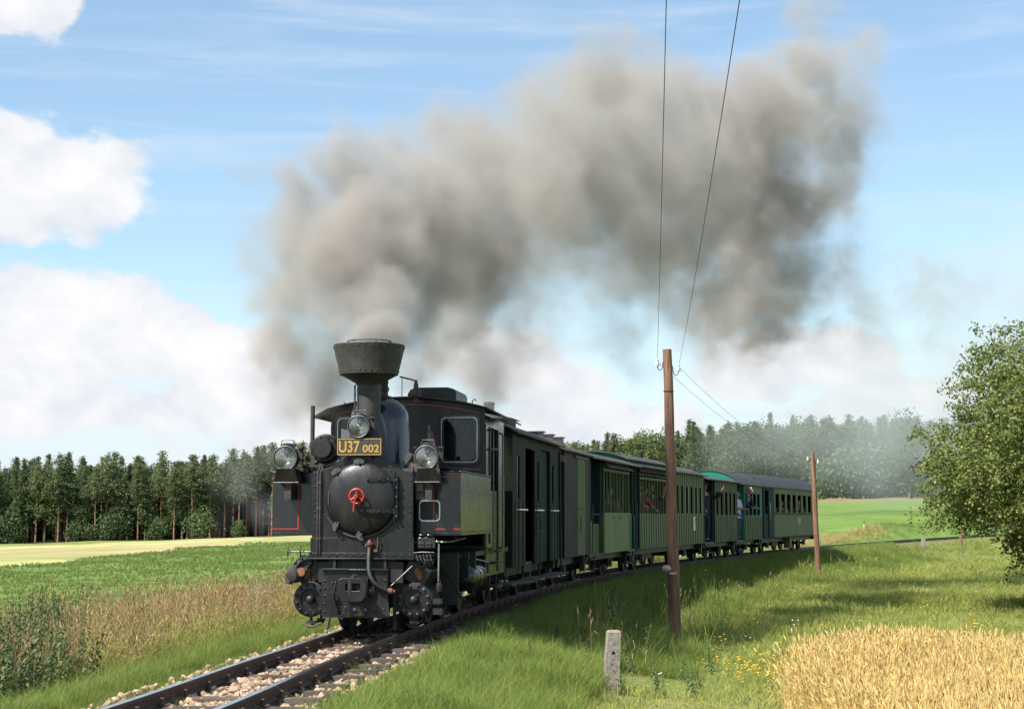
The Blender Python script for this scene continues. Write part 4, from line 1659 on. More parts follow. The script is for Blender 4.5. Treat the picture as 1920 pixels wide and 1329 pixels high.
    mb.lathe(c + Vector((0, .07, 0)), (0, -1, 0), [(0, .022), (.085, .022), (.095, .014), (.11, .010)], 12)
    P(mb, 'handwheel', M['red'], door)
    mb = MB()
    mb.tube([c + Vector((0, -.045, .02)), c + Vector((-.012, -.055, -.06)), c + Vector((-.022, -.06, -.18))], [.012, .010, .009], 8)
    mb.lathe(c + Vector((0, -.02, .0)), (0, -1, 0), [(0, .026), (.035, .024), (.04, .0)], 10)
    P(mb, 'door_lever', M['red'], door)
    # ---- chimney
    cx, cyy = 0.0, .36
    ch = P(MB().lathe((cx, cyy, 1.95), (0, 0, 1), [(0, .34), (.10, .27), (.22, .205), (.36, .168), (.50, .150), (.62, .142), (1.02, .142)], 40), 'chimney', M['soot'])
    fn = P(MB().lathe((cx, cyy, 2.93), (0, 0, 1), [(0, .155), (.02, .165), (.115, .335), (.118, .352), (.135, .352), (.44, .424), (.465, .43), (.475, .425), (.475, .30), (.41, .285), (.38, .14), (.2, .10)], 56),
           'spark_arrester', M['soot'], ch)
    mb = MB()
    mb.torus((cx, cyy, 3.415), (0, 0, 1), .265, .014, 40, 6)
    mb.torus((cx, cyy, 3.45), (0, 0, 1), .26, .008, 40, 6)
    for k in range(6):
        a = k * math.pi / 3
        mb.cyl((cx + .263 * math.cos(a), cyy + .263 * math.sin(a), 3.40), (cx + .263 * math.cos(a), cyy + .263 * math.sin(a), 3.45), .006, n=5)
    P(mb, 'chimney_rim', M['soot'], ch)
    mb = MB()
    for k in range(34):
        a = 2 * math.pi * k / 34
        d = (math.cos(a), math.sin(a), 0)
        mb.rivets([(cx + .423 * d[0], cyy + .423 * d[1], 3.368)], d, .011)
        mb.rivets([(cx + .358 * d[0], cyy + .358 * d[1], 3.085)], d, .010)
    P(mb, 'rivets', M['soot'], ch, kind='stuff')
    # curved smoke hood plate in front of the chimney base
    mb = MB()
    n = 12
    vs_, fs = [], []
    for i in range(n + 1):
        a = math.radians(180 + 180 * i / n)
        for (r, z) in ((.235, 2.22), (.215, 2.42), (.165, 2.58), (.155, 2.575), (.205, 2.41), (.225, 2.22)):
            vs_.append((cx + r * math.cos(a), cyy + r * math.sin(a), z))
    for i in range(n):
        for q in range(6):
            fs.append((i * 6 + q, i * 6 + (q + 1) % 6, i * 6 + 6 + (q + 1) % 6, i * 6 + 6 + q))
    mb.add(vs_, fs)
    P(mb, 'chimney_skirt', B, ch)
    mb = MB().tube([(-.13, .22, 2.40), (-.14, .23, 2.60), (-.14, .23, 2.92)], .012, 6)
    P(mb, 'blower_pipe', M['soot'], ch)
    # ---- dome, safety valve
    dm_ = P(MB().lathe((0, 1.02, 1.90), (0, 0, 1), [(0, .44), (.06, .40), (.14, .375), (.62, .372), (.74, .35), (.83, .29), (.89, .20), (.915, .12), (.92, 0)], 44), 'steam_dome', M['dome'])
    mb = MB()
    mb.lathe((.05, 1.02, 2.80), (0, 0, 1), [(0, .10), (.04, .095), (.05, .05), (.10, .048), (.11, .062), (.15, .062), (.16, .048), (.20, .048), (.21, .055), (.24, .05), (.26, .03), (.27, 0)], 16)
    mb.cyl((-.14, 1.02, 2.80), (-.14, 1.02, 2.87), .025, n=8)
    P(mb, 'safety_valve', M['soot'], dm_)
    # ---- side tanks
    for sgn in (-1, 1):
        xo, xi = 1.135 * sgn, .60 * sgn
        xo2 = xo if sgn > 0 else xo
        front = .25
        tank = MB()
        z0, z1 = 1.14, 1.885
        if sgn < 0:
            tank.prism([(xi, front, z0 - .06), (xi, front, z1), (xo, front, z1), (xo, front, z0), (xi - .05, front, z0), (xi - .01, front, z0 - .03)], (0, 2.55, 0))
        else:
            tank.prism([(xi, front, z0), (xi, front, z1), (xo, front, z1), (xo, front, z0)], (0, 2.55, 0))
        tk = P(tank, 'side_tank', G, bevel=.006)
        ln = MB()
        y = front - .004
        vx = .815 * sgn
        w = .007
        ln.bb(xo, vx + w * sgn, y, y + .0035, 1.825 - w, 1.825 + w)
        ln.bb(xo, vx - w * sgn, y, y + .0035, 1.217 - w, 1.217 + w)
        ln.bb(vx - w, vx + w, y - .0006, y + .003, 1.217 + w, 1.825 - w)
        # side lining
        xs = xo + .003 * sgn
        P(ln, 'red_lining', M['red'], tk)
        rv = MB()
        rv.rivets([(xi + (xo - xi) * (.06 + .88 * i / 15), front, 1.163) for i in range(16)], (0, -1, 0), .010)
        rv.rivets([(xo, front + .08 + i * .15, 1.18) for i in range(17)], (sgn, 0, 0), .011)
        rv.rivets([(xo, front + .7, 1.25 + i * .10) for i in range(6)], (sgn, 0, 0), .011)
        rv.rivets([(xo, front + 1.45, 1.25 + i * .10) for i in range(6)], (sgn, 0, 0), .011)
        rv.rivets([(xo, front + 2.5, 1.2 + i * .075) for i in range(10)], (sgn, 0, 0), .012)
        P(rv, 'rivets', G, tk, kind='stuff')
        lid = MB()
        lid.lathe(((xi + xo) / 2, 1.3, z1), (0, 0, 1), [(0, .17), (.05, .17), (.055, .19), (.075, .19), (.085, 0)], 18)
        P(lid, 'filler_cap', B, tk)
        # beading round the top edge
        bd = MB().tube([(xo, front, z1 + .004), (xo, front + 2.55, z1 + .004)], .012, 6)
        bd.tube([(xi, front, z1 + .004), (xo, front, z1 + .004)], .010, 6)
        P(bd, 'top_beading', B, tk)
        if sgn > 0:
            fr = MB()
            q0 = rounded(.64, .895, 1.305, 1.555, .05)
            q1 = rounded(.655, .88, 1.32, 1.54, .04)
            fr.frame([(a, front - .012, b) for a, b in q0], [(a, front - .012, b) for a, b in q1], (0, .010, 0))
            P(fr, 'opening_frame', M['steel'], tk)
            P(MB().prism([(a, front - .004, b) for a, b in q1], (0, .003, 0)), 'opening_dark_plate', M['under'], tk)  # flat dark plate on the solid tank; its colour gives the recess's shade
            sh = MB().bb(.63, .90, front - .05, front - .002, 1.66, 1.74)
            sh.bb(.70, .80, front - .08, front - .05, 1.60, 1.72)
            P(sh, 'tank_bracket', B, tk)
    # ---- twin pipes on the apron's left side
    mb = MB()
    for x in (-.515, -.485):
        mb.tube([(x, -.028, .93), (x, -.028, 1.86), (x + .01, .02, 1.93), (x + .02, .10, 1.96)], .0085, 6)
    for z in (1.1, 1.45, 1.75):
        mb.bb(-.53, -.47, -.035, -.001, z, z + .02)
    P(mb, 'front_pipes', M['soot'])
    # ---- number plate
    npz0, npz1, nx0, nx1, ny = 2.07, 2.27, -.275, .255, -.085
    plt = P(MB().prism([(a, ny, b) for a, b in rounded(nx0, nx1, npz0, npz1, .012)], (0, .012, 0)), 'number_plate', M['plate'])
    fr = MB()
    fr.frame([(a, ny - .004, b) for a, b in rounded(nx0 + .004, nx1 - .004, npz0 + .004, npz1 - .004, .012)],
             [(a, ny - .004, b) for a, b in rounded(nx0 + .013, nx1 - .013, npz0 + .013, npz1 - .013, .010)], (0, .0038, 0))
    P(fr, 'plate_border', M['gold'], plt)

    def letters(txt, x, z, size, nm, wide=1.0):
        cu = bpy.data.curves.new(nm, 'FONT')
        cu.body = txt
        cu.size = size
        cu.extrude = .0015
        cu.offset = .0055 * size / .2
        cu.space_character = 1.04
        o = bpy.data.objects.new(nm, cu)
        COL.objects.link(o)
        bpy.context.view_layer.update()
        me = bpy.data.meshes.new_from_object(o.evaluated_get(bpy.context.evaluated_depsgraph_get()))
        bpy.data.objects.remove(o)
        co = np.array([v.co for v in me.vertices])
        w_, h_ = co[:, 0].max() - co[:, 0].min(), co[:, 1].max() - co[:, 1].min()
        return me, co, w_, h_

    def place(txt, x0_, x1_, z0_, z1_, nm):
        me, co, w_, h_ = letters(txt, 0, 0, .2, nm)
        co[:, 0] = x0_ + (co[:, 0] - co[:, 0].min()) * (x1_ - x0_) / w_
        co[:, 1] = z0_ + (co[:, 1] - co[:, 1].min()) * (z1_ - z0_) / h_
        zz = co[:, 2].copy()
        out = np.stack([co[:, 0], ny - .003 - zz, co[:, 1]], 1)
        me.vertices.foreach_set('co', out.astype(np.float32).ravel())
        me.materials.clear()
        me.materials.append(M['gold'])
        me.update()
        o = bpy.data.objects.new(nm, me)
        return link(o, plt)
    place('U37', -.252, -.002, 2.102, 2.242, 'plate_lettering')
    place('002', .030, .228, 2.104, 2.196, 'plate_lettering')
    mb = MB()
    mb.tube([(-.15, -.08, 2.08), (-.15, 0.01, 2.02)], .012, 6)
    mb.tube([(.13, -.08, 2.08), (.13, 0.01, 2.02)], .012, 6)
    P(mb, 'plate_bracket', M['soot'], plt)

    # ---- lamps
    def lamp(x, y, z, r, top=False):
        lp = P(MB().lathe((x, y + .20, z), (0, -1, 0), [(0, r * .55), (.03, r * .8), (.10, r * 1.02), (.24, r * 1.04), (.245, r * 1.13), (.275, r * 1.13), (.28, r * .98), (.268, r * .96), (.14, r * .95)], 36, end=False), 'lamp', B)
        rf = MB()
        prof = [(.018 + .085 * (1 - (k / 8) ** 2), r * .95 * k / 8) for k in range(8, -1, -1)]
        rf.lathe((x, y - .075, z), (0, 1, 0), [(.125 - .10 * (k / 8) ** 2 - .02, r * .95 * k / 8) for k in range(0, 9)], 32, end=False)
        P(rf, 'reflector', M['reflector'], lp)
        gl = MB().lathe((x, y - .068, z), (0, -1, 0), [(0, r * .96), (.006, r * .94), (.016, r * .6), (.02, 0)], 32)
        P(gl, 'lamp_glass', M['lens'], lp)
        P(MB().torus((x, y - .078, z), (0, 1, 0), r * 1.05, .009, 36, 8), 'lamp_rim', M['worn'], lp)
        bl = MB().lathe((x + .012, y - .03, z + r * .90), (0, 0, -1), [(0, .022), (.03, .030), (.06, .034), (.075, .02), (.09, .012), (.11, .010)], 10)
        P(bl, 'bulb', M['worn'], lp)
        hood = MB()
        hood.prism([(x - r * .62, y - .04, z + r * .80), (x - r * .42, y - .04, z + r * 1.18), (x - r * .22, y - .04, z + r * 1.36), (x + r * .22, y - .04, z + r * 1.36), (x + r * .42, y - .04, z + r * 1.18), (x + r * .62, y - .04, z + r * .80)], (0, .17, 0))
        P(hood, 'lamp_hood', B, lp, bevel=.008)
        hd_ = MB().tube([(x - r * .72, y + .04, z + r * .75), (x - r * .50, y + .04, z + r * 1.62), (x + r * .50, y + .04, z + r * 1.62), (x + r * .72, y + .04, z + r * .75)], .007, 6)
        P(hd_, 'lamp_handle', M['worn'], lp)
        sb = MB()
        sb.bb(x + r * 1.0, x + r * 1.42, y - .01, y + .10, z + r * .86, z + r * 1.02)
        sb.bb(x + r * 1.05, x + r * 1.38, y + .02, y + .08, z - r * .3, z + r * .84)
        sb.bb(x - r * 1.25, x - r * 1.0, y - .01, y + .06, z + r * .88, z + r * .98)
        P(sb, 'lamp_bracket', M['soot'], lp)
        if not top:
            wd = MB()
            zb, zt = z - .285, z - .12
            A = [(x - .095, y - .115, zt), (x + .125, y - .115, zt), (x + .16, y - .06, zb), (x - .135, y - .06, zb)]
            Bk = [(x - .095, y + .12, zt), (x + .125, y + .12, zt), (x + .16, y + .12, zb), (x - .135, y + .12, zb)]
            wd.add(A + Bk, [(0, 1, 2, 3), (7, 6, 5, 4), (0, 4, 5, 1), (1, 5, 6, 2), (2, 6, 7, 3), (3, 7, 4, 0)])
            P(wd, 'lamp_base', B, lp, bevel=.004)
            e = MB().tube([(x - .135, y - .062, zb), (x + .16, y - .062, zb)], .005, 6)
            P(e, 'base_edge', M['worn'], lp)
            br = MB()
            br.bb(x - .02, x + .06, y - .01, y + .09, zb - .20, zb - .02)
            br.tube([(x - .05, y - .03, zb), (x + .0, y + .02, zb - .08)], .016, 6)
            br.bb(x - .02, x + .06, y + .09, front_y, zb - .13, zb - .06)
            P(br, 'lamp_post', M['soot'], lp)
        return lp
    front_y = .245
    lamp(-.905, .02, 2.045, .132)
    lamp(.775, .02, 2.045, .128)
    lamp(-.02, -.02, 2.405, .120, True)
    mb = MB()
    mb.bb(-.10, .06, .02, .16, 2.15, 2.28)
    mb.bb(-.06, .02, .10, .2, 2.2, 2.36)
    P(mb, 'headlamp_stand', B)
    # ---- turbo generator on the left, with exhaust pipe
    ax, az = -.49, 2.155
    tg = P(MB().lathe((ax + .03, .34, az), (0, -1, 0), [(0, .10), (.02, .155), (.20, .168), (.205, .18), (.235, .18), (.24, .165), (.28, .15), (.285, .112), (.40, .108), (.408, .10), (.41, 0)], 32), 'turbo_generator', B)
    mb = MB()
    for k in range(10):
        a = 2 * math.pi * k / 10
        mb.lathe((ax + .03 + .142 * math.cos(a), .062, az + .142 * math.sin(a)), (0, -1, 0), [(0, .014), (.018, .013), (.02, 0)], 6)
    mb.torus((ax + .03, -.06, az), (0, 1, 0), .103, .008, 28, 6)
    P(mb, 'generator_bolts', B, tg)
    mb = MB()
    mb.lathe((ax - .14, .15, 2.16), (0, 0, 1), [(0, .035), (.08, .035), (.085, .026), (.51, .026)], 14)
    P(mb, 'exhaust_pipe', M['soot'], tg)
    mb = MB()
    mb.bb(ax - .16, ax + .12, .08, .32, az - .215, az - .185)
    mb.tube([(ax - .13, .12, az - .21), (ax - .04, .12, 1.86)], .014, 6)
    mb.tube([(ax + .08, .12, az - .21), (ax + .0, .12, 1.86)], .014, 6)
    mb.bb(ax - .16, ax - .10, .10, .2, az - .19, az - .08)
    mb.cyl((ax - .2, .15, az - .09), (ax - .08, .15, az - .16), .04, .055, n=10)
    P(mb, 'generator_stand', M['soot'], tg)
    mb = MB()
    mb.lathe((-.70, .18, 1.885), (0, 0, 1), [(0, .045), (.05, .045), (.06, .06), (.08, .06), (.085, 0)], 10)
    P(mb, 'tank_valve', M['soot'])
    # ---- brake valve gear, injector and pipes beside the boiler at right
    mb = MB()
    mb.lathe((.66, .75, 1.90), (0, 0, 1), [(0, .07), (.06, .065), (.07, .045), (.16, .045), (.17, .075), (.27, .075), (.28, .05), (.38, .045), (.39, .03), (.47, .028), (.48, .018), (.56, .016), (.57, 0)], 14)
    mb.lathe((.66, .72, 2.17), (0, -1, 0), [(0, .07), (.07, .07), (.08, .055), (.09, 0)], 14)
    mb.cyl((.56, .75, 2.17), (.76, .75, 2.17), .035, n=10)
    P(mb, 'brake_valve', M['worn'])
    mb = MB()
    mb.tube([(.66, .7, 2.42), (.72, .65, 2.36), (.76, .6, 2.2), (.80, .6, 2.05), (.80, .62, 1.9)], .012, 6)
    mb.tube([(.60, .7, 2.08), (.58, .66, 1.98), (.62, .64, 1.92), (.70, .62, 1.96), (.72, .6, 1.88)], .013, 6)
    mb.tube([(.52, .4, 1.90), (.54, .3, 1.96), (.56, .25, 1.85), (.56, .24, 1.4)], .012, 6)
    P(mb, 'copper_pipes', M['rust'])
    mb = MB()
    mb.box((.46, .42, 2.02), (.06, .18, .20), R=Matrix.Rotation(.6, 3, 'Y'))
    mb.box((.55, .42, 1.965), (.26, .14, .05), R=Matrix.Rotation(.35, 3, 'Y'))
    mb.bb(.40, .66, .3, .55, 1.885, 1.93)
    P(mb, 'filler_box', M['worn'])
    # ---- cab
    y0c, y1c, hw = 2.80, 4.75, 1.05
    zroof = lambda x: 2.95 - .21 * (x / 1.28) ** 2
    front = []
    N_ = 14
    out = [(-hw, y0c, 1.90), (hw, y0c, 1.90)] + [(hw - 2 * hw * i / N_, y0c, zroof(hw - 2 * hw * i / N_) - .012) for i in range(N_ + 1)]
    # front wall in pieces round the two spectacle windows
    wins = [(-.96, -.46, 2.08, 2.69), (.46, .96, 2.08, 2.69)]
    fw = MB()
    fw.bb(-hw, -.96, y0c, y0c + .03, 1.14, 2.08)
    segs = [(-hw, -.96), (-.46, .46), (.96, hw)]
    for a, b in segs:
        poly = [(a, y0c, 2.08), (b, y0c, 2.08)] + [(b + (a - b) * i / 8, y0c, zroof(b + (a - b) * i / 8) - .012) for i in range(9)]
        fw.prism(poly, (0, .03, 0))
    for a, b, c_, d_ in wins:
        poly = [(a, y0c, 2.69), (b, y0c, 2.69)] + [(b + (a - b) * i / 6, y0c, zroof(b + (a - b) * i / 6) - .012) for i in range(7)]
        fw.prism(poly, (0, .03, 0))
    fw.bb(-.96, hw, y0c, y0c + .03, 1.14, 2.08)
    cab = P(fw, 'cab_front', B)
    for a, b, c_, d_ in wins:
        f = MB()
        q0 = rounded(a - .025, b + .025, c_ - .025, d_ + .025, .07)
        q1 = rounded(a + .03, b - .03, c_ + .03, d_ - .03, .055)
        f.frame([(x, y0c - .022, z) for x, z in q0], [(x, y0c - .022, z) for x, z in q1], (0, .0215, 0))
        q2 = rounded(a + .012, b - .012, c_ + .012, d_ - .012, .06)
        f.frame([(x, y0c - .030, z) for x, z in rounded(a - .012, b + .012, c_ - .012, d_ + .012, .066)], [(x, y0c - .030, z) for x, z in q2], (0, .0075, 0))
        wf = P(f, 'cab_window', M['gloss'], cab)
        f2 = MB().frame([(x, y0c - .034, z) for x, z in rounded(a + .004, b - .004, c_ + .004, d_ - .004, .062)], [(x, y0c - .034, z) for x, z in q2], (0, .003, 0))
        P(f2, 'window_bead', M['steel'], wf)
        P(MB().prism([(x, y0c + .004, z) for x, z in q1], (0, .004, 0)), 'pane', M['glass'], wf)
    cr = MB()
    pts = [(-.98 + 1.96 * i / 20, y0c - .004, zroof(-.98 + 1.96 * i / 20) - .085) for i in range(21)]
    for p, q in zip(pts[:-1], pts[1:]):
        cr.prism([(p[0], p[1], p[2] - .006), (q[0], q[1], q[2] - .006), (q[0], q[1], q[2] + .006), (p[0], p[1], p[2] + .006)], (0, .0035, 0))
    cr.bb(-.98, .98, y0c - .0045, y0c - .0005, 1.985, 1.998)
    P(cr, 'red_lining', M['red'], cab)
    # cab sides with door opening
    for sgn in (-1, 1):
        s_ = MB()
        xa = hw * sgn
        s_.bb(xa - .02 * sgn, xa, y0c + .03, 3.30, .57, 2.72)
        s_.bb(xa - .02 * sgn, xa, 4.05, y1c, .57, 2.72)
        s_.bb(xa - .02 * sgn, xa, 3.30, 4.05, .57, 1.72)
        s_.bb(xa - .02 * sgn, xa, 3.30, 4.05, 2.58, 2.72)
        sd_ = P(s_, 'cab_side', G, cab)
        r_ = MB().rivets([(xa, y0c + .07, .7 + i * .11) for i in range(18)] + [(xa, 4.1, .7 + i * .11) for i in range(18)], (sgn, 0, 0), .012)
        r_.bb(xa, xa + .012 * sgn, y0c + .03, y0c + .06, .57, 2.6)
        r_.bb(xa, xa + .016 * sgn, 3.24, 3.30, 1.0, 2.58)
        r_.bb(xa, xa + .016 * sgn, 4.05, 4.11, .6, 2.58)
        P(r_, 'side_beading', B, sd_)
        h_ = MB()
        for y in (3.22, 4.18):
            h_.tube([(xa, y, 2.55), (xa + .06 * sgn, y, 2.52), (xa + .06 * sgn, y, .95), (xa, y, .92)], .014, 8)
        h_.tube([(xa, 3.25, 2.28), (xa + .09 * sgn, 3.4, 2.28)], .02, 6)
        P(h_, 'handrail', M['worn'], sd_)
        st = MB()
        st.bb(xa - .1 * sgn, xa + .10 * sgn, 3.35, 3.95, .40, .43)
        st.bb(xa - .1 * sgn, xa + .10 * sgn, 3.35, 3.95, .72, .75)
        for y in (3.33, 3.97):
            st.bb(xa - .02 * sgn, xa, y - .02, y + .02, .22, .95)
        P(st, 'cab_steps', M['under'], cab)
    P(MB().bb(-hw + .02, hw - .02, y1c - .03, y1c, 1.0, 2.72), 'cab_rear', B, cab)
    P(MB().bb(-hw + .03, hw - .03, y0c + .03, y1c - .03, .93, .98), 'cab_floor', M['under'], cab)
    bh = MB().lathe((0, y0c + .031, 1.55), (0, 1, 0), [(0, .5), (.55, .5), (.56, .2), (.6, 0)], 24)
    bh.tube([(-.3, y0c + .6, 1.9), (.3, y0c + .6, 1.9)], .03, 8)
    P(bh, 'backhead', M['under'], cab)
    rf = MB()
    n = 26
    vs_, fs = [], []
    for yy in (y0c - .08, y1c + .22):
        for i in range(n + 1):
            x = -1.28 + 2.56 * i / n
            z = zroof(x) - (.05 * ((abs(x) - 1.1) / .18) if abs(x) > 1.1 else 0)
            vs_.append((x, yy, z))
        for i in range(n + 1):
            x = -1.28 + 2.56 * i / n
            z = zroof(x) - (.05 * ((abs(x) - 1.1) / .18) if abs(x) > 1.1 else 0)
            vs_.append((x, yy, z + .02))
    m_ = n + 1
    for i in range(n):
        fs += [(i, i + 1, 2 * m_ + i + 1, 2 * m_ + i), (m_ + i, 3 * m_ + i, 3 * m_ + i + 1, m_ + i + 1), (i, m_ + i, m_ + i + 1, i + 1), (2 * m_ + i, 2 * m_ + i + 1, 3 * m_ + i + 1, 3 * m_ + i)]
    fs += [(0, 2 * m_, 3 * m_, m_), (n, m_ + n, 3 * m_ + n, 2 * m_ + n)]
    rf.add(vs_, fs)
    roof = P(rf, 'cab_roof', M['roofdark'], cab)
    vent = MB()
    vp = [(-.05, 0, 2.90), (.62, 0, 2.90), (.62, 0, 3.04), (.59, 0, 3.09), (.50, 0, 3.115), (.08, 0, 3.115), (-.01, 0, 3.09), (-.05, 0, 3.03)]
    vent.prism([(x, y0c + .25, z) for x, y, z in vp], (0, 1.0, 0))
    P(vent, 'roof_ventilator', B, roof, bevel=.01)
    wh = MB()
    wh.lathe((.16, 2.55, 2.87), (0, 0, 1), [(0, .05), (.03, .05), (.04, .025), (.07, .025), (.08, .07), (.13, .085), (.17, .07), (.19, .035), (.25, .03), (.27, .02), (.30, .02), (.31, 0)], 16)
    wh.tube([(.17, 2.55, 3.15), (.10, 2.55, 3.18), (-.06, 2.55, 3.22)], .012, 6)
    wh.tube([(-.03, 2.55, 3.21), (-.03, 2.55, 2.92)], .006, 5)
    P(wh, 'whistle', M['soot'])
    hk = MB().tube([(.85, 3.0, 2.85), (.85, 3.0, 2.92), (.88, 3.0, 2.945), (.91, 3.0, 2.92)], .008, 6)
    hk.tube([(-.90, 3.0, 2.83), (-.90, 3.0, 2.90), (-.93, 3.0, 2.92)], .008, 6)
    P(hk, 'roof_hooks', M['soot'], roof)
    # coal bunker behind the cab
    bk = MB().bb(-hw + .06, hw - .06, y1c + .005, 5.30, .60, 1.95)
    P(bk, 'coal_bunker', G, bevel=.01)
    # ---- frames, wheels, rods
    fr = MB()
    for x in (-.30, .30):
        fr.bb(x - .015, x + .015, -.05, 5.25, .30, .90)
    fr.bb(-.30, .30, .30, 5.2, .55, .86)
    fr.bb(-1.05, 1.05, 2.0, 5.25, .86, .92)
    fr.bb(-.62, .62, .03, 2.0, .86, .91)
    fr.bb(-1.0, 1.0, 5.2, 5.28, .50, .86)
    P(fr, 'main_frame', M['under'])
    wheel = MB()
    r = .41
    prof = [(-.06, .37), (-.06, r + .025), (-.045, r + .025), (-.035, r), (.05, r), (.055, r - .01), (.055, .345), (.02, .34), (.02, .12), (.05, .11), (.06, .10), (.06, 0)]
    wheel.lathe((0, 0, 0), (1, 0, 0), prof, 36)
    for k in range(10):
        a = 2 * math.pi * k / 10
        wheel.box((.03, .22 * math.cos(a), .22 * math.sin(a)), (.035, .035, .24), R=Matrix.Rotation(math.pi / 2 - a, 3, 'X') if False else Matrix.Rotation(-(math.pi / 2 - a), 3, 'X'))
    wheel.lathe((.05, 0, .15), (1, 0, 0), [(0, .07), (.03, .07), (.035, .045), (.12, .045), (.125, 0)], 14)
    wm = wheel.mesh('driving_wheel', M['under'])
    for y in (1.05, 2.05, 3.05):
        for sgn in (-1, 1):
            o = link(bpy.data.objects.new('driving_wheel', wm), root)
            o.location = (.385 * sgn, y, .41)
            o.rotation_euler = (0, 0, 0 if sgn > 0 else math.pi)
    tw = MB().lathe((0, 0, 0), (1, 0, 0), [(-.05, .3), (-.05, .315), (-.03, .29), (.05, .29), (.05, .1), (.03, .08), (.03, 0)], 24).mesh('trailing_wheel', M['under'])
    for sgn in (-1, 1):
        o = link(bpy.data.objects.new('trailing_wheel', tw), root)
        o.location = (.385 * sgn, 4.55, .29)
        o.rotation_euler = (0, 0, 0 if sgn > 0 else math.pi)
    for sgn in (-1, 1):
        rd = MB()
        rd.bb(.50 * sgn - .02, .50 * sgn + .02, 1.0, 3.1, .53, .60)
        rd.bb(.56 * sgn - .02, .56 * sgn + .02, .80, 2.05, .44, .50)
        for y in (1.05, 2.05, 3.05):
            rd.cyl((.49 * sgn, y, .565), (.55 * sgn, y, .565), .065, n=14)
        rd.bb(.60 * sgn - .05, .60 * sgn + .05, .70, 1.0, .34, .54)
        P(rd, 'side_rod', M['worn'])
    # ---- cylinders, valve chests
    for sgn in (-1, 1):
        xc, zc2 = .615 * sgn - .0, .40
        cyl = P(MB().lathe((xc, .70, zc2), (0, -1, 0), [(0, .185), (.02, .20), (.06, .20), (.065, .18), (.54, .18), (.545, .205), (.60, .205), (.605, .195), (.61, .125), (.58, .12), (.578, .055), (.62, .052), (.640, .045), (.655, .028), (.66, 0)], 40), 'cylinder', B)
        bo = MB()
        for k in range(12):
            a = 2 * math.pi * (k + .5) / 12
            bo.lathe((xc + .168 * math.cos(a), .095, zc2 + .168 * math.sin(a)), (0, -1, 0), [(0, .019), (.016, .018), (.022, .010), (.03, .009), (.031, 0)], 6)
        P(bo, 'cover_bolt', M['worn'] if sgn > 0 else B, cyl)
        vc = MB()
        Rm = Matrix.Rotation(math.radians(28) * sgn, 3, 'Y')
        vc.box((xc + .02 * sgn, .40, .70), (.30, .56, .24), R=Rm)
        vc.box((xc + .075 * sgn, .40, .735), (.03, .60, .30), R=Rm)
        P(vc, 'valve_chest', B, cyl, bevel=.01)
        ov = MB()
        e = [(xc + (.045 * math.cos(t) + .05) * sgn, .115, .70 + .062 * math.sin(t) - .05 * math.cos(t) * .6) for t in [2 * math.pi * i / 18 for i in range(18)]]
        ov.prism(e, (0, -.02, 0))
        P(ov, 'valve_cover', M['orange'], cyl)
        dr = MB()
        for y in (.14, .62):
            dr.tube([(xc, y, .20), (xc, y, .13), (xc + .03, y, .10)], .018, 6)
            dr.bb(xc - .05, xc + .05, y - .02, y + .02, .12, .15)
        dr.tube([(xc - .09, .14, .12), (xc - .04, .12, .085), (xc + .05, .12, .085), (xc + .11, .14, .12)], .014, 6)
        dr.tube([(xc, .14, .12), (xc, .64, .12)], .012, 6)
        P(dr, 'drain_cocks', M['under'], cyl)
        crs = MB().bb(.36 * sgn, .50 * sgn, .12, .66, .26, .84)
        P(crs, 'cylinder_block', M['under'], cyl)
    # left piston valve nose, sooty with a rusty patch
    mb = MB()
    mb.lathe((-.77, .16, .70), Vector((-.25, -1, -.12)), [(0, .10), (.14, .10), (.20, .07), (.22, 0)], 14)
    mb.box((-.71, .16, .80), (.16, .2, .16), R=Matrix.Rotation(.6, 3, 'Y'))
    mb.tube([(-.62, .10, .88), (-.74, .06, .84), (-.84, .02, .70), (-.86, .02, .58)], .045, 8)
    P(mb, 'steam_pipe_elbow', M['soot'])
    P(MB().lathe((-.70, -.01, .72), Vector((-.1, -1, 0)), [(0, .055), (.02, .05), (.025, 0)], 10), 'rust_patch_cover', M['orange'])
    # hand valves at left
    mb = MB()
    mb.tube([(-.59, -.03, .955), (-.86, -.03, .955)], .008, 6)
    P(mb, 'valve_spindle', M['worn'])
    for x, r in ((-.86, .045), (-.71, .068)):
        P(MB().torus((x, -.03, .955), (1, .25, 0), r, .009, 20, 6).tube([(x, -.03, .955 - r), (x, -.03, .955 + r)], .006, 5).tube([(x, -.03 - r, .955), (x, -.03 + r, .955)], .006, 5), 'valve_wheel', M['soot'])
    # ---- mechanical lubricator and gear at right
    mb = MB()
    for i, (z, r) in enumerate(((1.02, .088), (1.06, .10), (1.10, .105), (1.145, .095))):
        pass
    lb = P(MB().bb(.68, .86, -.06, .10, .99, 1.13).bb(.695, .76, -.075, .08, 1.13, 1.165).bb(.785, .85, -.075, .08, 1.13, 1.165), 'lubricator', M['gloss'], bevel=.016)
    mb = MB()
    for x in (.715, .745, .80, .83):
        mb.cyl((x, -.062, 1.06), (x, -.085, 1.06), .012, n=8)
        mb.cyl((x, -.062, 1.02), (x, -.08, 1.02), .008, n=8)
    mb.tube([(.63, -.02, .945), (.74, -.08, .955), (.88, -.06, .95)], .006, 6)
    P(mb, 'lubricator_fittings', M['worn'], lb)
    mb = MB()
    for x in (.66, .70, .74, .78, .82):
        mb.tube([(x, -.03, .93), (x + .02, -.03, .86), (x + .03, .05, .82)], .009, 6)
    P(mb, 'oil_pipes', M['worn'], lb)
    mb = MB()
    mb.lathe((.905, -.03, 1.075), (0, 0, 1), [(-.02, 0), (-.014, .016), (0, .021), (.014, .016), (.02, 0)], 12)
    mb.tube([(.905, -.03, 1.075), (.97, .05, 1.07), (1.02, .3, 1.07), (1.06, 1.1, 1.10)], .009, 6)
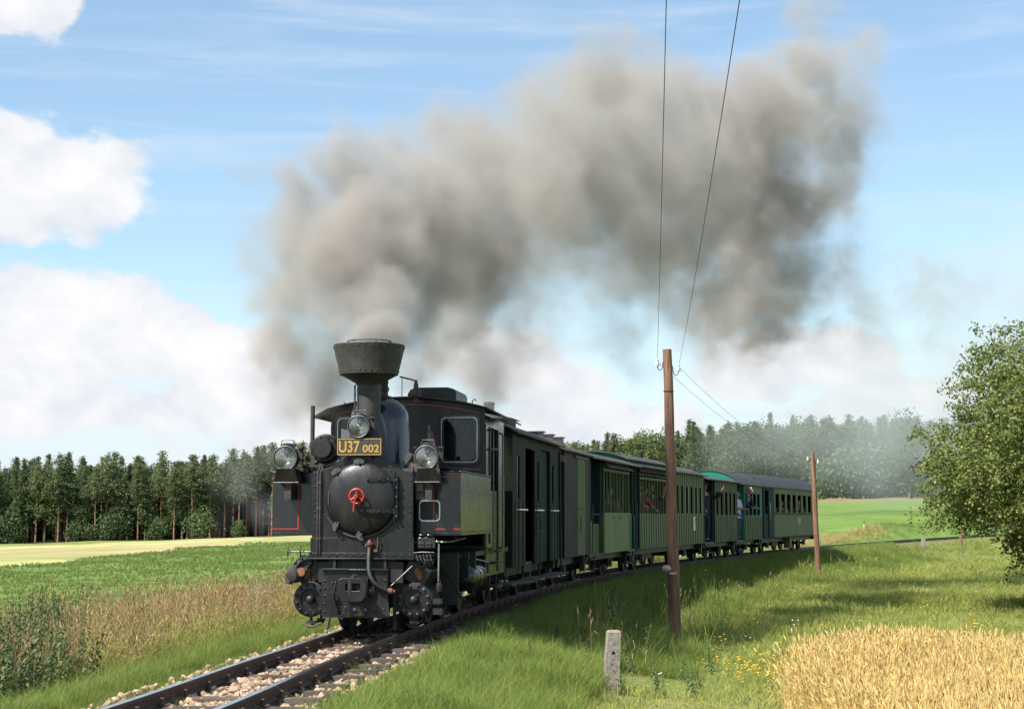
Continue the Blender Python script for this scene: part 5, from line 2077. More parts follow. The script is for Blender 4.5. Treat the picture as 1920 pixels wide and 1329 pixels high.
    mb.tube([(.925, -.03, 1.05), (.925, -.03, .96), (.920, -.02, .62)], .010, 6)
    mb.lathe((.955, .0, 1.07), (1, 0, 0), [(-.015, 0), (-.01, .012), (.01, .012), (.015, 0)], 8)
    P(mb, 'lubricator_rod', M['steel'])
    mb = MB().lathe((.925, .0, .50), (0, 0, 1), [(0, .03), (.02, .035), (.09, .035), (.10, .02), (.13, .02)], 10)
    mb.bb(.86, .95, -.02, .1, .36, .42)
    mb.bb(.86, .96, -.02, .1, .24, .31)
    P(mb, 'crosshead_oiler', M['under'])
    mb = MB().tube([(.36, -.08, .55), (.62, -.02, .80)], .008, 6)
    P(mb, 'stay_rod', M['worn'])
    # expansion bracket plates and air reservoir, right running gear
    mb = MB()
    mb.bb(.78, 1.0, .95, .98, .30, .92)
    mb.bb(.62, 1.02, 1.62, 1.66, .60, .92)
    mb.tube([(.92, .2, .85), (1.0, .9, .45), (1.03, 1.3, .34)], .010, 6)
    P(mb, 'motion_bracket', M['black'])
    for sgn in (-1, 1):
        rs = P(MB().lathe((.90 * sgn, 1.78, .60), (0, 1, 0), [(0, 0), (.012, .08), (.04, .14), (.08, .175), (.12, .18), (1.0, .18), (1.06, .12), (1.08, 0)], 28), 'air_reservoir', G)
        sp = MB()
        for y in (1.95, 2.6):
            ring = [(.90 * sgn + .19 * math.sin(t), y, .60 + .19 * math.cos(t)) for t in [2 * math.pi * i / 20 for i in range(21)]]
            for p, q in zip(ring[:-1], ring[1:]):
                sp.prism([p, q, (q[0], q[1] + .05, q[2]), (p[0], p[1] + .05, p[2])], (0, .004, .004))
        sp.bb(.99 * sgn, 1.06 * sgn, 1.93, 1.98, .55, .86)
        P(sp, 'reservoir_strap', M['under'], rs)
    mb = MB()
    mb.tube([(.80, 1.1, .90), (.95, 1.7, .86), (1.08, 2.55, .78), (1.10, 2.75, .76), (1.10, 2.80, .62)], .016, 6)
    mb.tube([(.74, 1.0, .82), (.9, 1.6, .74), (1.04, 2.1, .70), (1.07, 2.25, .66), (1.08, 2.3, .5)], .014, 6)
    P(mb, 'side_pipes', M['worn'])
    # ---- buffer beam plate, coupler, hose
    bp = MB()
    bp.prism([(-.43, -.12, .225), (-.41, -.12, .205), (.355, -.12, .205), (.375, -.12, .225), (.345, -.12, .50), (.345, -.12, .765), (-.43, -.12, .765)], (0, .022, 0))
    bpo = P(bp, 'buffer_beam', B, bevel=.004)
    rv = MB().rivets([(-.395, -.12, z) for z in (.27, .36, .45, .54, .62, .70)] + [(.315, -.12, z) for z in (.55, .63, .71)] + [(.30, -.12, .30), (.22, -.12, .27), (-.2, -.12, .61), (.09, -.12, .57), (.19, -.12, .27), (-.03, -.12, .26), (-.25, -.12, .28), (-.30, -.12, .6)], (0, -1, 0), .016)
    P(rv, 'rivets', B, bpo, kind='stuff')
    gs = MB()
    gs.prism([(-.10, -.145, .225), (.10, -.145, .225), (.06, -.145, .42), (-.06, -.145, .42)], (0, .024, 0))
    gs.bb(.10, .20, -.16, -.121, .46, .56)
    gs.lathe((.15, -.16, .51), (0, -1, 0), [(0, .03), (.02, .03), (.024, 0)], 6)
    gs.bb(-.30, -.22, -.16, -.121, .40, .50)
    gs.tube([(-.26, -.14, .62), (-.28, -.17, .45), (-.22, -.15, .24)], .012, 6)
    gs.tube([(-.10, -.15, .75), (.10, -.15, .75)], .01, 6)
    gs.bb(-.43, .36, -.155, -.121, .745, .765)
    P(gs, 'beam_gussets', B, bpo, bevel=.003)
    for x in (-.15, -.02):
        for s_ in (0,):
            P(MB().lathe((x + .12, -.147, .30), (0, -1, 0), [(0, .022), (.018, .02), (.022, 0)], 6), 'bolt', M['worn'], bpo)
    P(MB().bb(-.50, .50, .0, .14, .60, .84), 'front_crossbeam', M['under'])
    cz = .555
    ol, il = [], []
    for i in range(28):
        a = 2 * math.pi * i / 28
        ca, sa = math.cos(a), math.sin(a)
        ex = .172 * (abs(ca) ** .45) * (1 if ca > 0 else -1)
        ez = (.115 * (abs(sa) ** .5) if sa > 0 else -.155 * (abs(sa) ** .9))
        if sa > 0:
            ex = .172 * (abs(ca) ** .38) * (1 if ca > 0 else -1)
        ol.append((ex, -.46, cz + ez))
        ix = .085 * (abs(ca) ** .35) * (1 if ca > 0 else -1)
        iz = .042 * (abs(sa) ** .35) * (1 if sa > 0 else -1)
        il.append((ix + .015, -.46, cz + .012 + iz))
    cp = P(MB().frame(ol, il, (0, .07, 0)), 'coupler', B, bevel=.006)
    sh = MB()
    sh.bb(-.08, .09, -.39, -.12, cz - .06, cz + .055)
    sh.cyl((-.02, -.43, cz - .09), (-.02, -.43, cz + .10), .035, n=10)
    sh.bb(-.13, .13, -.20, -.121, cz - .13, cz + .1)
    P(sh, 'coupler_shank', M['under'], cp)
    P(MB().tube([(.0, -.45, cz + .115), (.02, -.43, cz + .15), (.06, -.4, cz + .13)], .01, 6), 'coupler_pin', M['worn'], cp)
    ck = MB()
    for i in range(7):
        ck.torus((-.10 - .012 * i, -.20, .42 - .034 * i), (1, .3, 0) if i % 2 else (.2, 1, 0), .020, .006, 12, 5)
    P(ck, 'coupling_chain', M['under'], cp)
    ho = MB()
    pts = [(.115, -.045, 1.01), (.115, -.06, .97), (.118, -.10, .88), (.13, -.15, .76), (.155, -.18, .68), (.20, -.19, .61), (.26, -.18, .56), (.33, -.16, .525), (.37, -.15, .515)]
    sp = [Vector(p) for p in pts]
    ho.tube(sp, .027, 10)
    hs = P(ho, 'brake_hose', M['under'])
    en = MB()
    en.lathe((.115, -.045, 1.0), (0, 0, 1), [(0, .03), (.03, .032), (.035, .05), (.05, .05), (.055, .03), (.07, .028), (.09, .012), (.10, 0)], 14)
    en.tube([(.115, -.03, 1.02), (.06, -.02, 1.02)], .018, 6)
    en.tube([(.20, -.04, .98), (.215, -.05, 1.06), (.212, -.05, 1.12)], .009, 6)
    en.bb(.165, .21, -.06, -.017, .955, .985)
    en.lathe((.36, -.15, .515), Vector((1, 0, -.12)), [(0, .034), (.05, .036), (.055, .02), (.08, .02)], 12)
    P(en, 'hose_coupling', M['rust'], hs)
    # rail guards
    for sgn in (-1, 1):
        g_ = MB()
        g_.tube([(.38 * sgn, .25, .36), (.38 * sgn, .12, .24), (.40 * sgn, .04, .06)], .02, 8)
        g_.bb(.30 * sgn, .42 * sgn, .22, .30, .34, .50)
        P(g_, 'rail_guard', M['under'])
    return root, hd


ENGINE, ENGINE_HD = build_engine()


# ------------------------------------------------------------------ carriages
def vehicle_frame(s0, s1, label, name, cat='railway carriage'):
    xa, ya, _ = at_s(s0)
    xb, yb, _ = at_s(s1)
    hd = math.atan2(xb - xa, yb - ya)
    r = empty(name, (xa, ya, 0), -hd)
    tag(r, label, cat)
    return r, math.hypot(xb - xa, yb - ya)


WHEEL = MB().lathe((0, 0, 0), (1, 0, 0), [(-.06, .27), (-.06, .325), (-.04, .30), (.05, .295), (.055, .25), (.02, .23), (.02, .09), (.06, .08), (.06, 0)], 24).mesh('wheel', M['under'])


def underframe(root, L_, axles, steps=True, zb=.60):
    mb = MB()
    for x in (-.72, .72):
        mb.bb(x - .04, x + .04, .12, L_ - .12, zb - .17, zb - .005)
    mb.bb(-.95, .95, .02, .12, zb - .17, zb - .005)
    mb.bb(-.95, .95, L_ - .12, L_ - .02, zb - .17, zb - .005)
    mb.bb(-.15, .15, -.22, L_ + .22, zb - .12, zb - .03)
    for y in (-.22, L_ + .22):
        mb.lathe((0, y, zb - .07), (0, -1 if y < 0 else 1, 0), [(-.02, .10), (.0, .15), (.03, .15), (.04, .08)], 14)
    mb.bb(-.30, .30, L_ * .45, L_ * .55, zb - .36, zb - .17)
    P1 = mb.build('underframe', M['under'], root)
    for y in axles:
        for sgn in (-1, 1):
            o = link(bpy.data.objects.new('wheel', WHEEL), root)
            o.location = (.385 * sgn, y, .30)
            o.rotation_euler = (0, 0, 0 if sgn > 0 else math.pi)
        ab = MB()
        ab.cyl((-.62, y, .30), (.62, y, .30), .05, n=8)
        for x in (-.62, .62):
            ab.bb(x - .05, x + .05, y - .10, y + .10, .22, .40)
            ab.bb(x - .02, x + .02, y - .22, y - .18, .2, zb - .17)
            ab.bb(x - .02, x + .02, y + .18, y + .22, .2, zb - .17)
            for k in range(4):
                ab.bb(x - .035, x + .035, y - .40 + .07 * k, y + .40 - .07 * k, .40 + .014 * k, .412 + .014 * k)
        ab.build('axle_box', M['under'], root)


def arc_roof(root, y0, y1, hw, z_eave, rise, mt, over=.10, nm='roof', thick=.03, n=16, tip=0.0):
    mb = MB()
    w = hw + over
    zf = lambda x: z_eave + rise * (1 - (abs(x) / w) ** 2.2)
    vs_, fs = [], []
    for k, yy in enumerate((y0, y1)):
        for dz in (0, thick):
            for i in range(n + 1):
                x = -w + 2 * w * i / n
                vs_.append((x, yy, zf(x) + dz))
    m_ = n + 1
    for i in range(n):
        fs += [(i, i + 1, 2 * m_ + i + 1, 2 * m_ + i), (m_ + i, 3 * m_ + i, 3 * m_ + i + 1, m_ + i + 1), (i, m_ + i, m_ + i + 1, i + 1), (2 * m_ + i, 2 * m_ + i + 1, 3 * m_ + i + 1, 3 * m_ + i)]
    fs += [(0, 2 * m_, 3 * m_, m_), (n, m_ + n, 3 * m_ + n, 2 * m_ + n)]
    mb.add(vs_, fs)
    return mb.build(nm, mt, root), zf


def end_wall(root, y, hw, z0, zf, mt, nm='end_wall', door=None, n=12):
    mb = MB()
    if door is None:
        poly = [(-hw, y, z0), (hw, y, z0)] + [(hw - 2 * hw * i / n, y, zf(hw - 2 * hw * i / n) - .004) for i in range(n + 1)]
        mb.prism(poly, (0, .03, 0))
    else:
        a, b, zt = door
        for p, q in ((-hw, a), (b, hw)):
            poly = [(p, y, z0), (q, y, z0)] + [(q + (p - q) * i / 6, y, zf(q + (p - q) * i / 6) - .004) for i in range(7)]
            mb.prism(poly, (0, .03, 0))
        poly = [(a, y, zt), (b, y, zt)] + [(b + (a - b) * i / 6, y, zf(b + (a - b) * i / 6) - .004) for i in range(7)]
        mb.prism(poly, (0, .03, 0))
    return mb.build(nm, mt, root)


def side_wall(root, sgn, y0, y1, z0, zs, zt, z1, wins, mt, hw=1.05, post_mt=None, glazed=True, sill=True, frame_mt=None):
    """lower panel, posts between the openings, top band; returns the panel"""
    xa, xb = sorted((hw * sgn, (hw - .04) * sgn))
    pan = MB().bb(xa, xb, y0, y1, z0, zs).build('side_panel', mt, root)
    if sgn < 0:
        MB().bb(xa, xb, y0, y1, zs, z1).build('closed_side', M['inner'], root)
        return pan
    MB().bb(xa, xb, y0, y1, zt, z1).build('side_header', mt, root)
    edges = [y0] + [e for w in wins for e in w] + [y1]
    for a, b in zip(edges[0::2], edges[1::2]):
        if b - a > .004:
            MB().bb(xa, xb, a, b, zs, zt).build('window_post', post_mt or mt, root)
    for a, b in wins:
        fr = MB()
        x = (hw - .02) * sgn
        t = .028
        fr.bb(x - .014, x + .014, a, a + t, zs, zt)
        fr.bb(x - .014, x + .014, b - t, b, zs, zt)
        fr.bb(x - .0135, x + .0135, a + t, b - t, zs, zs + t)
        fr.bb(x - .0135, x + .0135, a + t, b - t, zt - t, zt)
        if glazed:
            w = fr.build('window', frame_mt or mt, root)
            MB().bb(x - .003, x + .003, a + t, b - t, zs + t, zt - t).build('pane', M['glass'], w)
        else:
            fr.build('window', frame_mt or mt, root)
    return pan


def battens(root, sgn, y0, y1, z0, z1, n, mt, hw=1.05, w=.035, t=.014, skip=()):
    me = MB().bb(-t / 2, t / 2, -w / 2, w / 2, z0, z1).mesh('batten', mt)
    for i in range(n):
        y = y0 + (y1 - y0) * (i + .5) / n
        if any(a - w / 2 < y < b + w / 2 for a, b in skip):
            continue
        o = link(bpy.data.objects.new('batten', me), root)
        o.location = ((hw + t / 2 + .001) * sgn, y, 0)


def planks(root, sgn, y0, y1, z0, z1, n, mts, hw=1.05, nm='plank', gap=.008, t=.022):
    """vertical boards, a part each, with open joints"""
    w = (y1 - y0) / n
    shapes = [MB().bb(-t / 2, t / 2, -w / 2 + gap, w / 2 - gap, z0 + dz, z1).mesh(nm, m_) for m_ in mts for dz in (0, .004)]
    for i in range(n):
        o = link(bpy.data.objects.new(nm, random.choice(shapes)), root)
        o.location = ((hw + t / 2 + .001 + random.uniform(0, .004)) * sgn, y0 + w * (i + .5), 0)


def floor_and_ceiling(root, y0, y1, zb, hw=1.0, seats=True):
    MB().bb(-hw, hw, y0, y1, zb, zb + .04).build('floor', M['inner'], root)
    if seats:
        y = y0 + .55
        while y < y1 - .5:
            for sgn in (-1, 1):
                b = MB().bb(.35 * sgn, .95 * sgn, y - .2, y + .22, zb + .42, zb + .47)
                b.bb(.35 * sgn, .95 * sgn, y + .22, y + .26, zb + .04, zb + 1.0)
                b.bb(.38 * sgn, .42 * sgn, y - .18, y - .14, zb + .04, zb + .42)
                b.build('bench', M['inner'], root)
            y += 1.15


def platform_railing(root, y0, y1, zb, sgn, mt, z1=1.45, gate_mt=None):
    x = .98 * sgn
    MB().bb(-1.0, 1.0, y0, y1, zb - .05, zb).build('platform', M['under'], root)
    r = MB()
    for y in (y0 + .04, y1 - .04):
        r.tube([(x, y, zb), (x, y, z1)], .016, 6)
    r.tube([(x, y0 + .04, z1), (x, y1 - .04, z1)], .018, 6)
    r.tube([(x, y0 + .04, zb + .35), (x, y1 - .04, zb + .35)], .012, 6)
    r.split('railing', mt, root)


def steps(root, y, zb, sgn=1):
    b = MB()
    for z, x in ((.26, 1.0), (.46, .96)):
        b.bb((x - .16) * sgn, x * sgn, y - .3, y + .3, z, z + .025)
    for yy in (y - .3, y + .3):
        b.bb((.90) * sgn, (.93) * sgn, yy - .015, yy + .015, .25, zb)
    b.build('steps', M['under'], root)


def build_carriages():
    zb = .60
    cars = {}
    # ---- A: baggage van behind the engine
    s0, s1 = 5.75, 11.05
    r, L_ = vehicle_frame(s0, s1, 'dark green baggage van with roof chimney and open sliding door right behind the engine', 'baggage_van', 'railway van')
    cars['A'] = (r, s0)
    underframe(r, L_, (1.1, L_ - 1.1))
    rf, zf = arc_roof(r, -.12, L_ + .10, 1.05, 2.62, .30, M['roof'])
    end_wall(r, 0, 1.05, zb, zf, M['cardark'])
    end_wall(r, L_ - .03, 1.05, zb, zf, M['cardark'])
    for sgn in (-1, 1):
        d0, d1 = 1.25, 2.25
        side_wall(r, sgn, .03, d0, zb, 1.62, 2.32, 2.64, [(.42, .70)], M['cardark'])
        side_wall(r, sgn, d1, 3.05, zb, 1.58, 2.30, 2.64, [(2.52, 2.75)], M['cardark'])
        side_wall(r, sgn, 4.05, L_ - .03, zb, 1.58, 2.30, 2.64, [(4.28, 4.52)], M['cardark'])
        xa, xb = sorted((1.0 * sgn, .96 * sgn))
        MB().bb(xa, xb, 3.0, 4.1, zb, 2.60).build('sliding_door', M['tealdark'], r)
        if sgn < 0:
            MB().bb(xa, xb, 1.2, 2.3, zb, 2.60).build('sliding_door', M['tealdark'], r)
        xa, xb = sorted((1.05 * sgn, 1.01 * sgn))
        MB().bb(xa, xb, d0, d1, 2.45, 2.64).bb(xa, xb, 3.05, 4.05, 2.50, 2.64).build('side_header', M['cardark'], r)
        hr = MB()
        for a, b in ((.35, 1.15), (2.25, 2.95), (4.1, 4.8)):
            hr.tube([(1.05 * sgn, a, 1.47), (1.10 * sgn, a, 1.47), (1.10 * sgn, b, 1.47), (1.05 * sgn, b, 1.47)], .014, 6)
        hr.split('handrail', M['porcelain'] if sgn > 0 else M['worn'], r)
        hk = MB()
        hk.tube([(1.05 * sgn, 2.32, 1.36), (1.11 * sgn, 2.34, 1.34), (1.11 * sgn, 2.50, 1.32), (1.11 * sgn, 2.50, 1.15), (1.06 * sgn, 2.32, 1.12)], .012, 6)
        hk.tube([(1.07 * sgn, L_ - .12, 2.55), (1.09 * sgn, L_ - .12, .25)], .016, 6)
        hk.split('grab_iron', M['under'], r)
        MB().bb(xa + .0, xb + .022 * sgn, L_ - .10, L_ - .04, zb, 2.6).build('corner_post', M['cargreen'], r)
    floor_and_ceiling(r, .04, L_ - .04, zb, 1.0, False)
    battens(r, 1, .05, 1.22, zb + .0, 1.60, 3, M['seam'])
    battens(r, 1, 2.28, 3.02, zb + .0, 1.56, 2, M['seam'])
    battens(r, 1, 4.08, L_ - .12, zb + .0, 1.56, 3, M['seam'])
    ck = MB().bb(-.16, .62, 2.1, 2.95, 2.62, 2.98)
    ch = ck.build('stove_housing', M['roofdark'], rf)
    cp = MB()
    cp.add([(-.24, 2.02, 2.985), (.70, 2.02, 2.985), (.70, 3.03, 2.985), (-.24, 3.03, 2.985), (.12, 2.42, 3.075), (.34, 2.42, 3.075), (.34, 2.64, 3.075), (.12, 2.64, 3.075)],
           [(3, 2, 1, 0), (0, 1, 5, 4), (1, 2, 6, 5), (2, 3, 7, 6), (3, 0, 4, 7), (4, 5, 6, 7)])
    cp.lathe((.23, 2.53, 3.06), (0, 0, 1), [(0, .085), (.17, .085), (.18, .10), (.22, .09), (.235, 0)], 14)
    cp.build('stove_chimney', M['roof'], rf)
    # long running board beside engine rear and van
    rb = MB()
    n = 12
    vs_, fs = [], []
    for i in range(n + 1):
        y = -1.2 + (L_ + 1.0) * i / n
        dz = .012 * math.sin(i * 1.3) - .03 * (i / n)
        for (x, z) in ((.98, .37), (1.24, .37), (1.24, .405), (.98, .405)):
            vs_.append((x, y, z + dz))
    for i in range(n):
        for q in range(4):
            fs.append((i * 4 + q, i * 4 + (q + 1) % 4, i * 4 + 4 + (q + 1) % 4, i * 4 + 4 + q))
    fs += [(3, 2, 1, 0), (n * 4, n * 4 + 1, n * 4 + 2, n * 4 + 3)]
    rb.add(vs_, fs)
    for y in (-1.0, .6, 2.4, 4.2):
        rb.bb(.80, 1.16, y, y + .04, .34, .37)
        rb.bb(.80, .84, y, y + .04, .34, .60)
    rb.build('running_board', M['sleeper'], r)
    # ---- B: brown box van
    s0, s1 = 11.45, 14.75
    r, L_ = vehicle_frame(s0, s1, 'short brown boarded box van with paler sliding door, second behind the engine', 'box_van', 'railway van')
    cars['B'] = (r, s0)
    underframe(r, L_, (.8, L_ - .8))
    rf, zf = arc_roof(r, -.10, L_ + .10, 1.05, 2.58, .26, M['roof'])
    end_wall(r, 0, 1.05, zb, zf, M['brown'])
    end_wall(r, L_ - .03, 1.05, zb, zf, M['brown'])
    for sgn in (-1, 1):
        xa, xb = sorted((1.05 * sgn, 1.01 * sgn))
        MB().bb(xa, xb, .03, L_ - .03, zb, 2.60).build('side_panel', M['brown'], r)
        planks(r, sgn, .05, 1.55, zb, 2.58, 9, [M['brown']], nm='plank')
        planks(r, sgn, 2.55, L_ - .04, zb, 2.58, 5, [M['brown']], nm='plank')
        xa, xb = sorted((1.085 * sgn, 1.06 * sgn))
        dr = MB().bb(xa, xb, 1.55, 2.55, zb + .02, 2.5).build('sliding_door', M['cargreen'] if sgn > 0 else M['brown'], r)
        MB().bb(xa, xb + .02 * sgn, 1.2, 2.9, 2.505, 2.55).bb(xb, xb + .01 * sgn, 1.58, 2.52, 1.5, 1.54).tube([(1.11 * sgn, 1.66, 1.35), (1.13 * sgn, 1.70, 1.35), (1.13 * sgn, 1.70, 1.1), (1.11 * sgn, 1.66, 1.1)], .01, 6).build('door_rail', M['under'], dr)
        MB().bb(xa, xb + .0 * sgn, .0, .09, zb, 2.58).bb(xa, xb, L_ - .09, L_, zb, 2.58).build('corner_post', M['brown'], r)
    for y in (.35, 1.45, 2.6):
        MB().bb(.35, .60, y, y + .22, 2.74, 2.96).bb(.32, .63, y - .03, y + .25, 2.961, 2.98).build('roof_vent', M['under'], rf)
    # ---- C: open sided car with end platforms
    s0, s1 = 15.0, 21.0
    r, L_ = vehicle_frame(s0, s1, 'short open sided green summer car with slender window bars and end platforms', 'summer_car')
    cars['C'] = (r, s0)
    underframe(r, L_, (1.3, L_ - 1.3))
    b0, b1 = 1.60, 5.05
    rf, zf = arc_roof(r, -.05, L_ + .05, 1.05, 2.56, .24, M['roof'], over=.12)
    end_wall(r, b0, 1.02, zb, zf, M['tealdark'], door=(-.35, .35, 2.4))
    end_wall(r, b1, 1.02, zb, zf, M['tealdark'], door=(-.35, .35, 2.4))
    for sgn in (-1, 1):
        xa, xb = sorted((1.05 * sgn, 1.01 * sgn))
        pn = MB().bb(xa, xb, b0, b1 + .03, zb - .02, 1.46).build('side_panel', M['cargreen2'], r)
        fr = MB()
        xo = 1.051 * sgn
        xa2, xb2 = sorted((xo, xo + .014 * sgn))
        fr.bb(xa2, xb2, b0, b1 + .03, 1.40, 1.46)
        fr.bb(xa2, xb2, b0, b0 + .06, zb - .02, 1.40)
        fr.bb(xa2, xb2, b1 - .03, b1 + .03, zb - .02, 1.40)
        fr.build('panel_moulding', M['cargreen2'], pn)
        if sgn < 0:
            MB().bb(xa, xb, b0, b1 + .03, 1.461, 2.6).build('closed_side', M['inner'], r)
            continue
        v = MB()
        for y in (b0 + 1.1, b0 + 1.9):
            v.bb(xa2, xb2 + .004 * sgn, y, y + .26, 1.335, 1.36)
        v.build('vent_slot', M['under'], pn)
        MB().bb(xa, xb, b0, b1 + .03, 2.36, 2.42).build('window_rail', M['cargreen'], r)
        MB().bb(xa, xb, b0, b1 + .03, 2.50, 2.60).build('side_header', M['cardark'], r)
        for i in range(9):
            y = b0 + .06 + (b1 - b0 - .10) * i / 8
            MB().bb(xa, xb, y - (.034 if i % 2 == 0 else .016), y + (.034 if i % 2 == 0 else .016), 1.46, 2.36).build('window_bar', M['cargreen'], r)
        for i in range(12):
            y = b0 + .06 + (b1 - b0 - .10) * i / 11
            MB().bb(xa, xb, y - .015, y + .015, 2.42, 2.50).build('header_slat', M['cargreen'], r)
        sh = MB().prism([(1.052 * sgn, b0, 2.52), (1.17 * sgn, b0, 2.44), (1.17 * sgn, b0, 2.46), (1.052 * sgn, b0, 2.55)], (0, b1 - b0, 0))
        sh.build('eave_board', M['roof'], r)
    floor_and_ceiling(r, b0 + .05, b1 - .02, zb)
    for y0_, y1_, panel in ((0.02, b0 - .02, M['cargreen2']), (b1 + .05, L_ - .02, M['teal'])):
        MB().bb(-1.0, 1.0, y0_, y1_, zb - .06, zb).build('platform', M['under'], r)
        yy = y0_ if y0_ < 1 else y1_ - .03
        pn = MB().bb(-.98, -.38, yy, yy + .03, zb + .0, 1.38).bb(.38, .98, yy, yy + .03, zb, 1.38)
        pn.build('platform_end', panel, r)
        if y0_ < 1:
            MB().bb(.94, .97, .10, .55, zb, 1.28).build('platform_side', M['cargreen2'], r)
            MB().bb(.93, .96, .55, 1.50, zb, 1.22).build('platform_side', M['cargreen'], r)
        else:
            MB().bb(.94, .97, b1 + .05, L_ - .06, zb, 1.44).build('platform_side', M['teal'], r)
        rl = MB()
        for x in (-.97, .97):
            for y in ((.06, b0 - .1) if y0_ < 1 else (b1 + .12, L_ - .06)):
                rl.tube([(x * 1.02, y, zb), (x * 1.02, y, 2.56)], .016, 6)
        ya, yb_ = (.3, 1.3) if y0_ < 1 else (b1 + .15, L_ - .12)
        rl.tube([(1.02, ya, zb), (1.02, ya + .1, 1.5), (1.02, ya + .12, 1.62)], .014, 6)
        rl.tube([(1.02, yb_, zb + .02), (1.02, yb_ - .12, 1.42), (1.02, ya + .1, 1.42)], .014, 6)
        rl.split('railing', M['under'], r)
        steps(r, (y0_ + y1_) / 2, zb)
    # ---- D: long boarded car, half open with bars, half closed; clerestory
    s0, s1 = 21.3, 31.3
    r, L_ = vehicle_frame(s0, s1, 'long pale green batten sided car with teal raised roof, barred openings and narrow windows', 'passenger_car')
    cars['D'] = (r, s0)
    underframe(r, L_, (1.3, 2.5, L_ - 2.5, L_ - 1.3))
    b0, b1, bm_ = .35, L_ - .15, 4.95
    rf, zf = arc_roof(r, .0, L_ + .05, 1.05, 2.58, .17, M['roof'], over=.12)
    end_wall(r, b0, 1.03, zb, zf, M['tealdark'], door=(-.35, .35, 2.4))
    end_wall(r, b1 - .03, 1.03, zb, zf, M['cardark'])
    cl = MB()
    n = 12
    for y0_, y1_ in ((-.35, 5.05),):
        poly = [(-.86, y0_, 2.66), (.86, y0_, 2.66)] + [(.86 - 1.72 * i / n, y0_, 2.74 + .20 * (1 - (abs(.86 - 1.72 * i / n) / .86) ** 2.4)) for i in range(n + 1)]
        cl.prism(poly, (0, y1_ - y0_, 0))
    clo = cl.build('clerestory', M['teal'], rf)
    cr2, _ = arc_roof(clo, -.45, 5.12, .86, 2.745, .205, M['roof'], over=.07, nm='clerestory_roof')
    cl = MB()
    poly = [(-.98, 5.15, 2.62), (.98, 5.15, 2.62)] + [(.98 - 1.96 * i / n, 5.15, 2.66 + .24 * (1 - (abs(.98 - 1.96 * i / n) / .98) ** 2.2)) for i in range(n + 1)]
    cl.prism(poly, (0, L_ + .1 - 5.15, 0))
    cl.build('raised_roof', M['roof'], rf)
    MB().cyl((.3, 4.0, 2.85), (.3, 4.0, 3.10), .09, n=10).build('roof_vent', M['under'], rf)
    for sgn in (-1, 1):
        xa, xb = sorted((1.05 * sgn, 1.01 * sgn))
        MB().bb(xa, xb, b0, bm_, zb - .02, 1.45).build('side_panel', M['cargreen2'], r)
        if sgn < 0:
            MB().bb(xa, xb, b0, b1, 1.45, 2.62).bb(xa, xb, bm_, b1, zb - .02, 1.449).build('closed_side', M['inner'], r)
            continue
        MB().bb(xa, xb, b0, bm_, 2.30, 2.36).build('window_rail', M['cargreen'], r)
        MB().bb(xa, xb, b0, bm_, 2.48, 2.62).build('side_header', M['cardark'], r)
        for i in range(13):
            y = b0 + .05 + (bm_ - b0 - .10) * i / 12
            MB().bb(xa, xb, y - .022, y + .022, 1.45, 2.30).build('window_bar', M['cargreen'], r)
        for i in range(14):
            y = b0 + .05 + (bm_ - b0 - .10) * i / 13
            MB().bb(xa, xb, y - .06, y + .06, 2.39, 2.45).build('header_slat', M['cargreen'], r)
        wins = [(bm_ + .30 + i * .76, bm_ + .30 + i * .76 + .36) for i in range(6)]
        wins = [w for w in wins if w[1] < b1 - .1]
        side_wall(r, sgn, bm_, b1, zb - .02, 1.45, 2.25, 2.66, wins, M['cargreen2'], frame_mt=M['cardark'], glazed=False)
        battens(r, sgn, b0, bm_, zb - .02, 1.44, 15, M['seam'])
        battens(r, sgn, bm_, b1, zb - .02, 1.44, 17, M['seam'])
        battens(r, sgn, bm_, b1, 2.25, 2.64, 17, M['seam'])
        battens(r, sgn, bm_, b1, 1.45, 2.25, 17, M['seam'], skip=wins)
    floor_and_ceiling(r, b0 + .05, b1 - .05, zb)
    nb = MB().bb(1.066, 1.074, 7.85, 8.15, .98, 1.38).build('paper_notice', M['porcelain'], r)
    MB().bb(1.0745, 1.076, 7.90, 8.10, 1.27, 1.30).bb(1.0745, 1.076, 7.90, 8.10, 1.19, 1.21).bb(1.0745, 1.076, 7.90, 8.05, 1.10, 1.12).build('notice_print', M['seam'], nb)
    MB().bb(-.9, .9, .0, b0, zb - .06, zb).build('platform', M['under'], r)
    MB().bb(.94, .97, .02, b0 - .02, zb, 1.40).bb(.3, .97, .0, .02, zb, 1.40).build('platform_side', M['teal'], r)
    rl = MB()
    for x in (-1.0, 1.0):
        rl.tube([(x, .03, zb), (x, .03, 2.58)], .016, 6)
    rl.tube([(1.0, .10, .5), (1.0, .22, 1.48), (1.0, .22, 1.72)], .016, 6)
    rl.split('railing', M['under'], r)
    steps(r, .2, zb)
    # ---- E: boarded car with front platform
    s0, s1 = 31.55, 36.85
    r, L_ = vehicle_frame(s0, s1, 'short weathered batten sided car with narrow windows and a man standing on its front platform', 'passenger_car')
    cars['E'] = (r, s0)
    underframe(r, L_, (1.1, L_ - 1.1))
    b0, b1 = 1.42, L_
    rf, zf = arc_roof(r, .0, L_ + .05, 1.05, 2.50, .16, M['roof'], over=.12)
    end_wall(r, b0, 1.03, zb, zf, M['tealdark'], door=(-.38, .38, 2.35))
    end_wall(r, b1 - .03, 1.03, zb, zf, M['cardark'], door=(-.38, .38, 2.35))
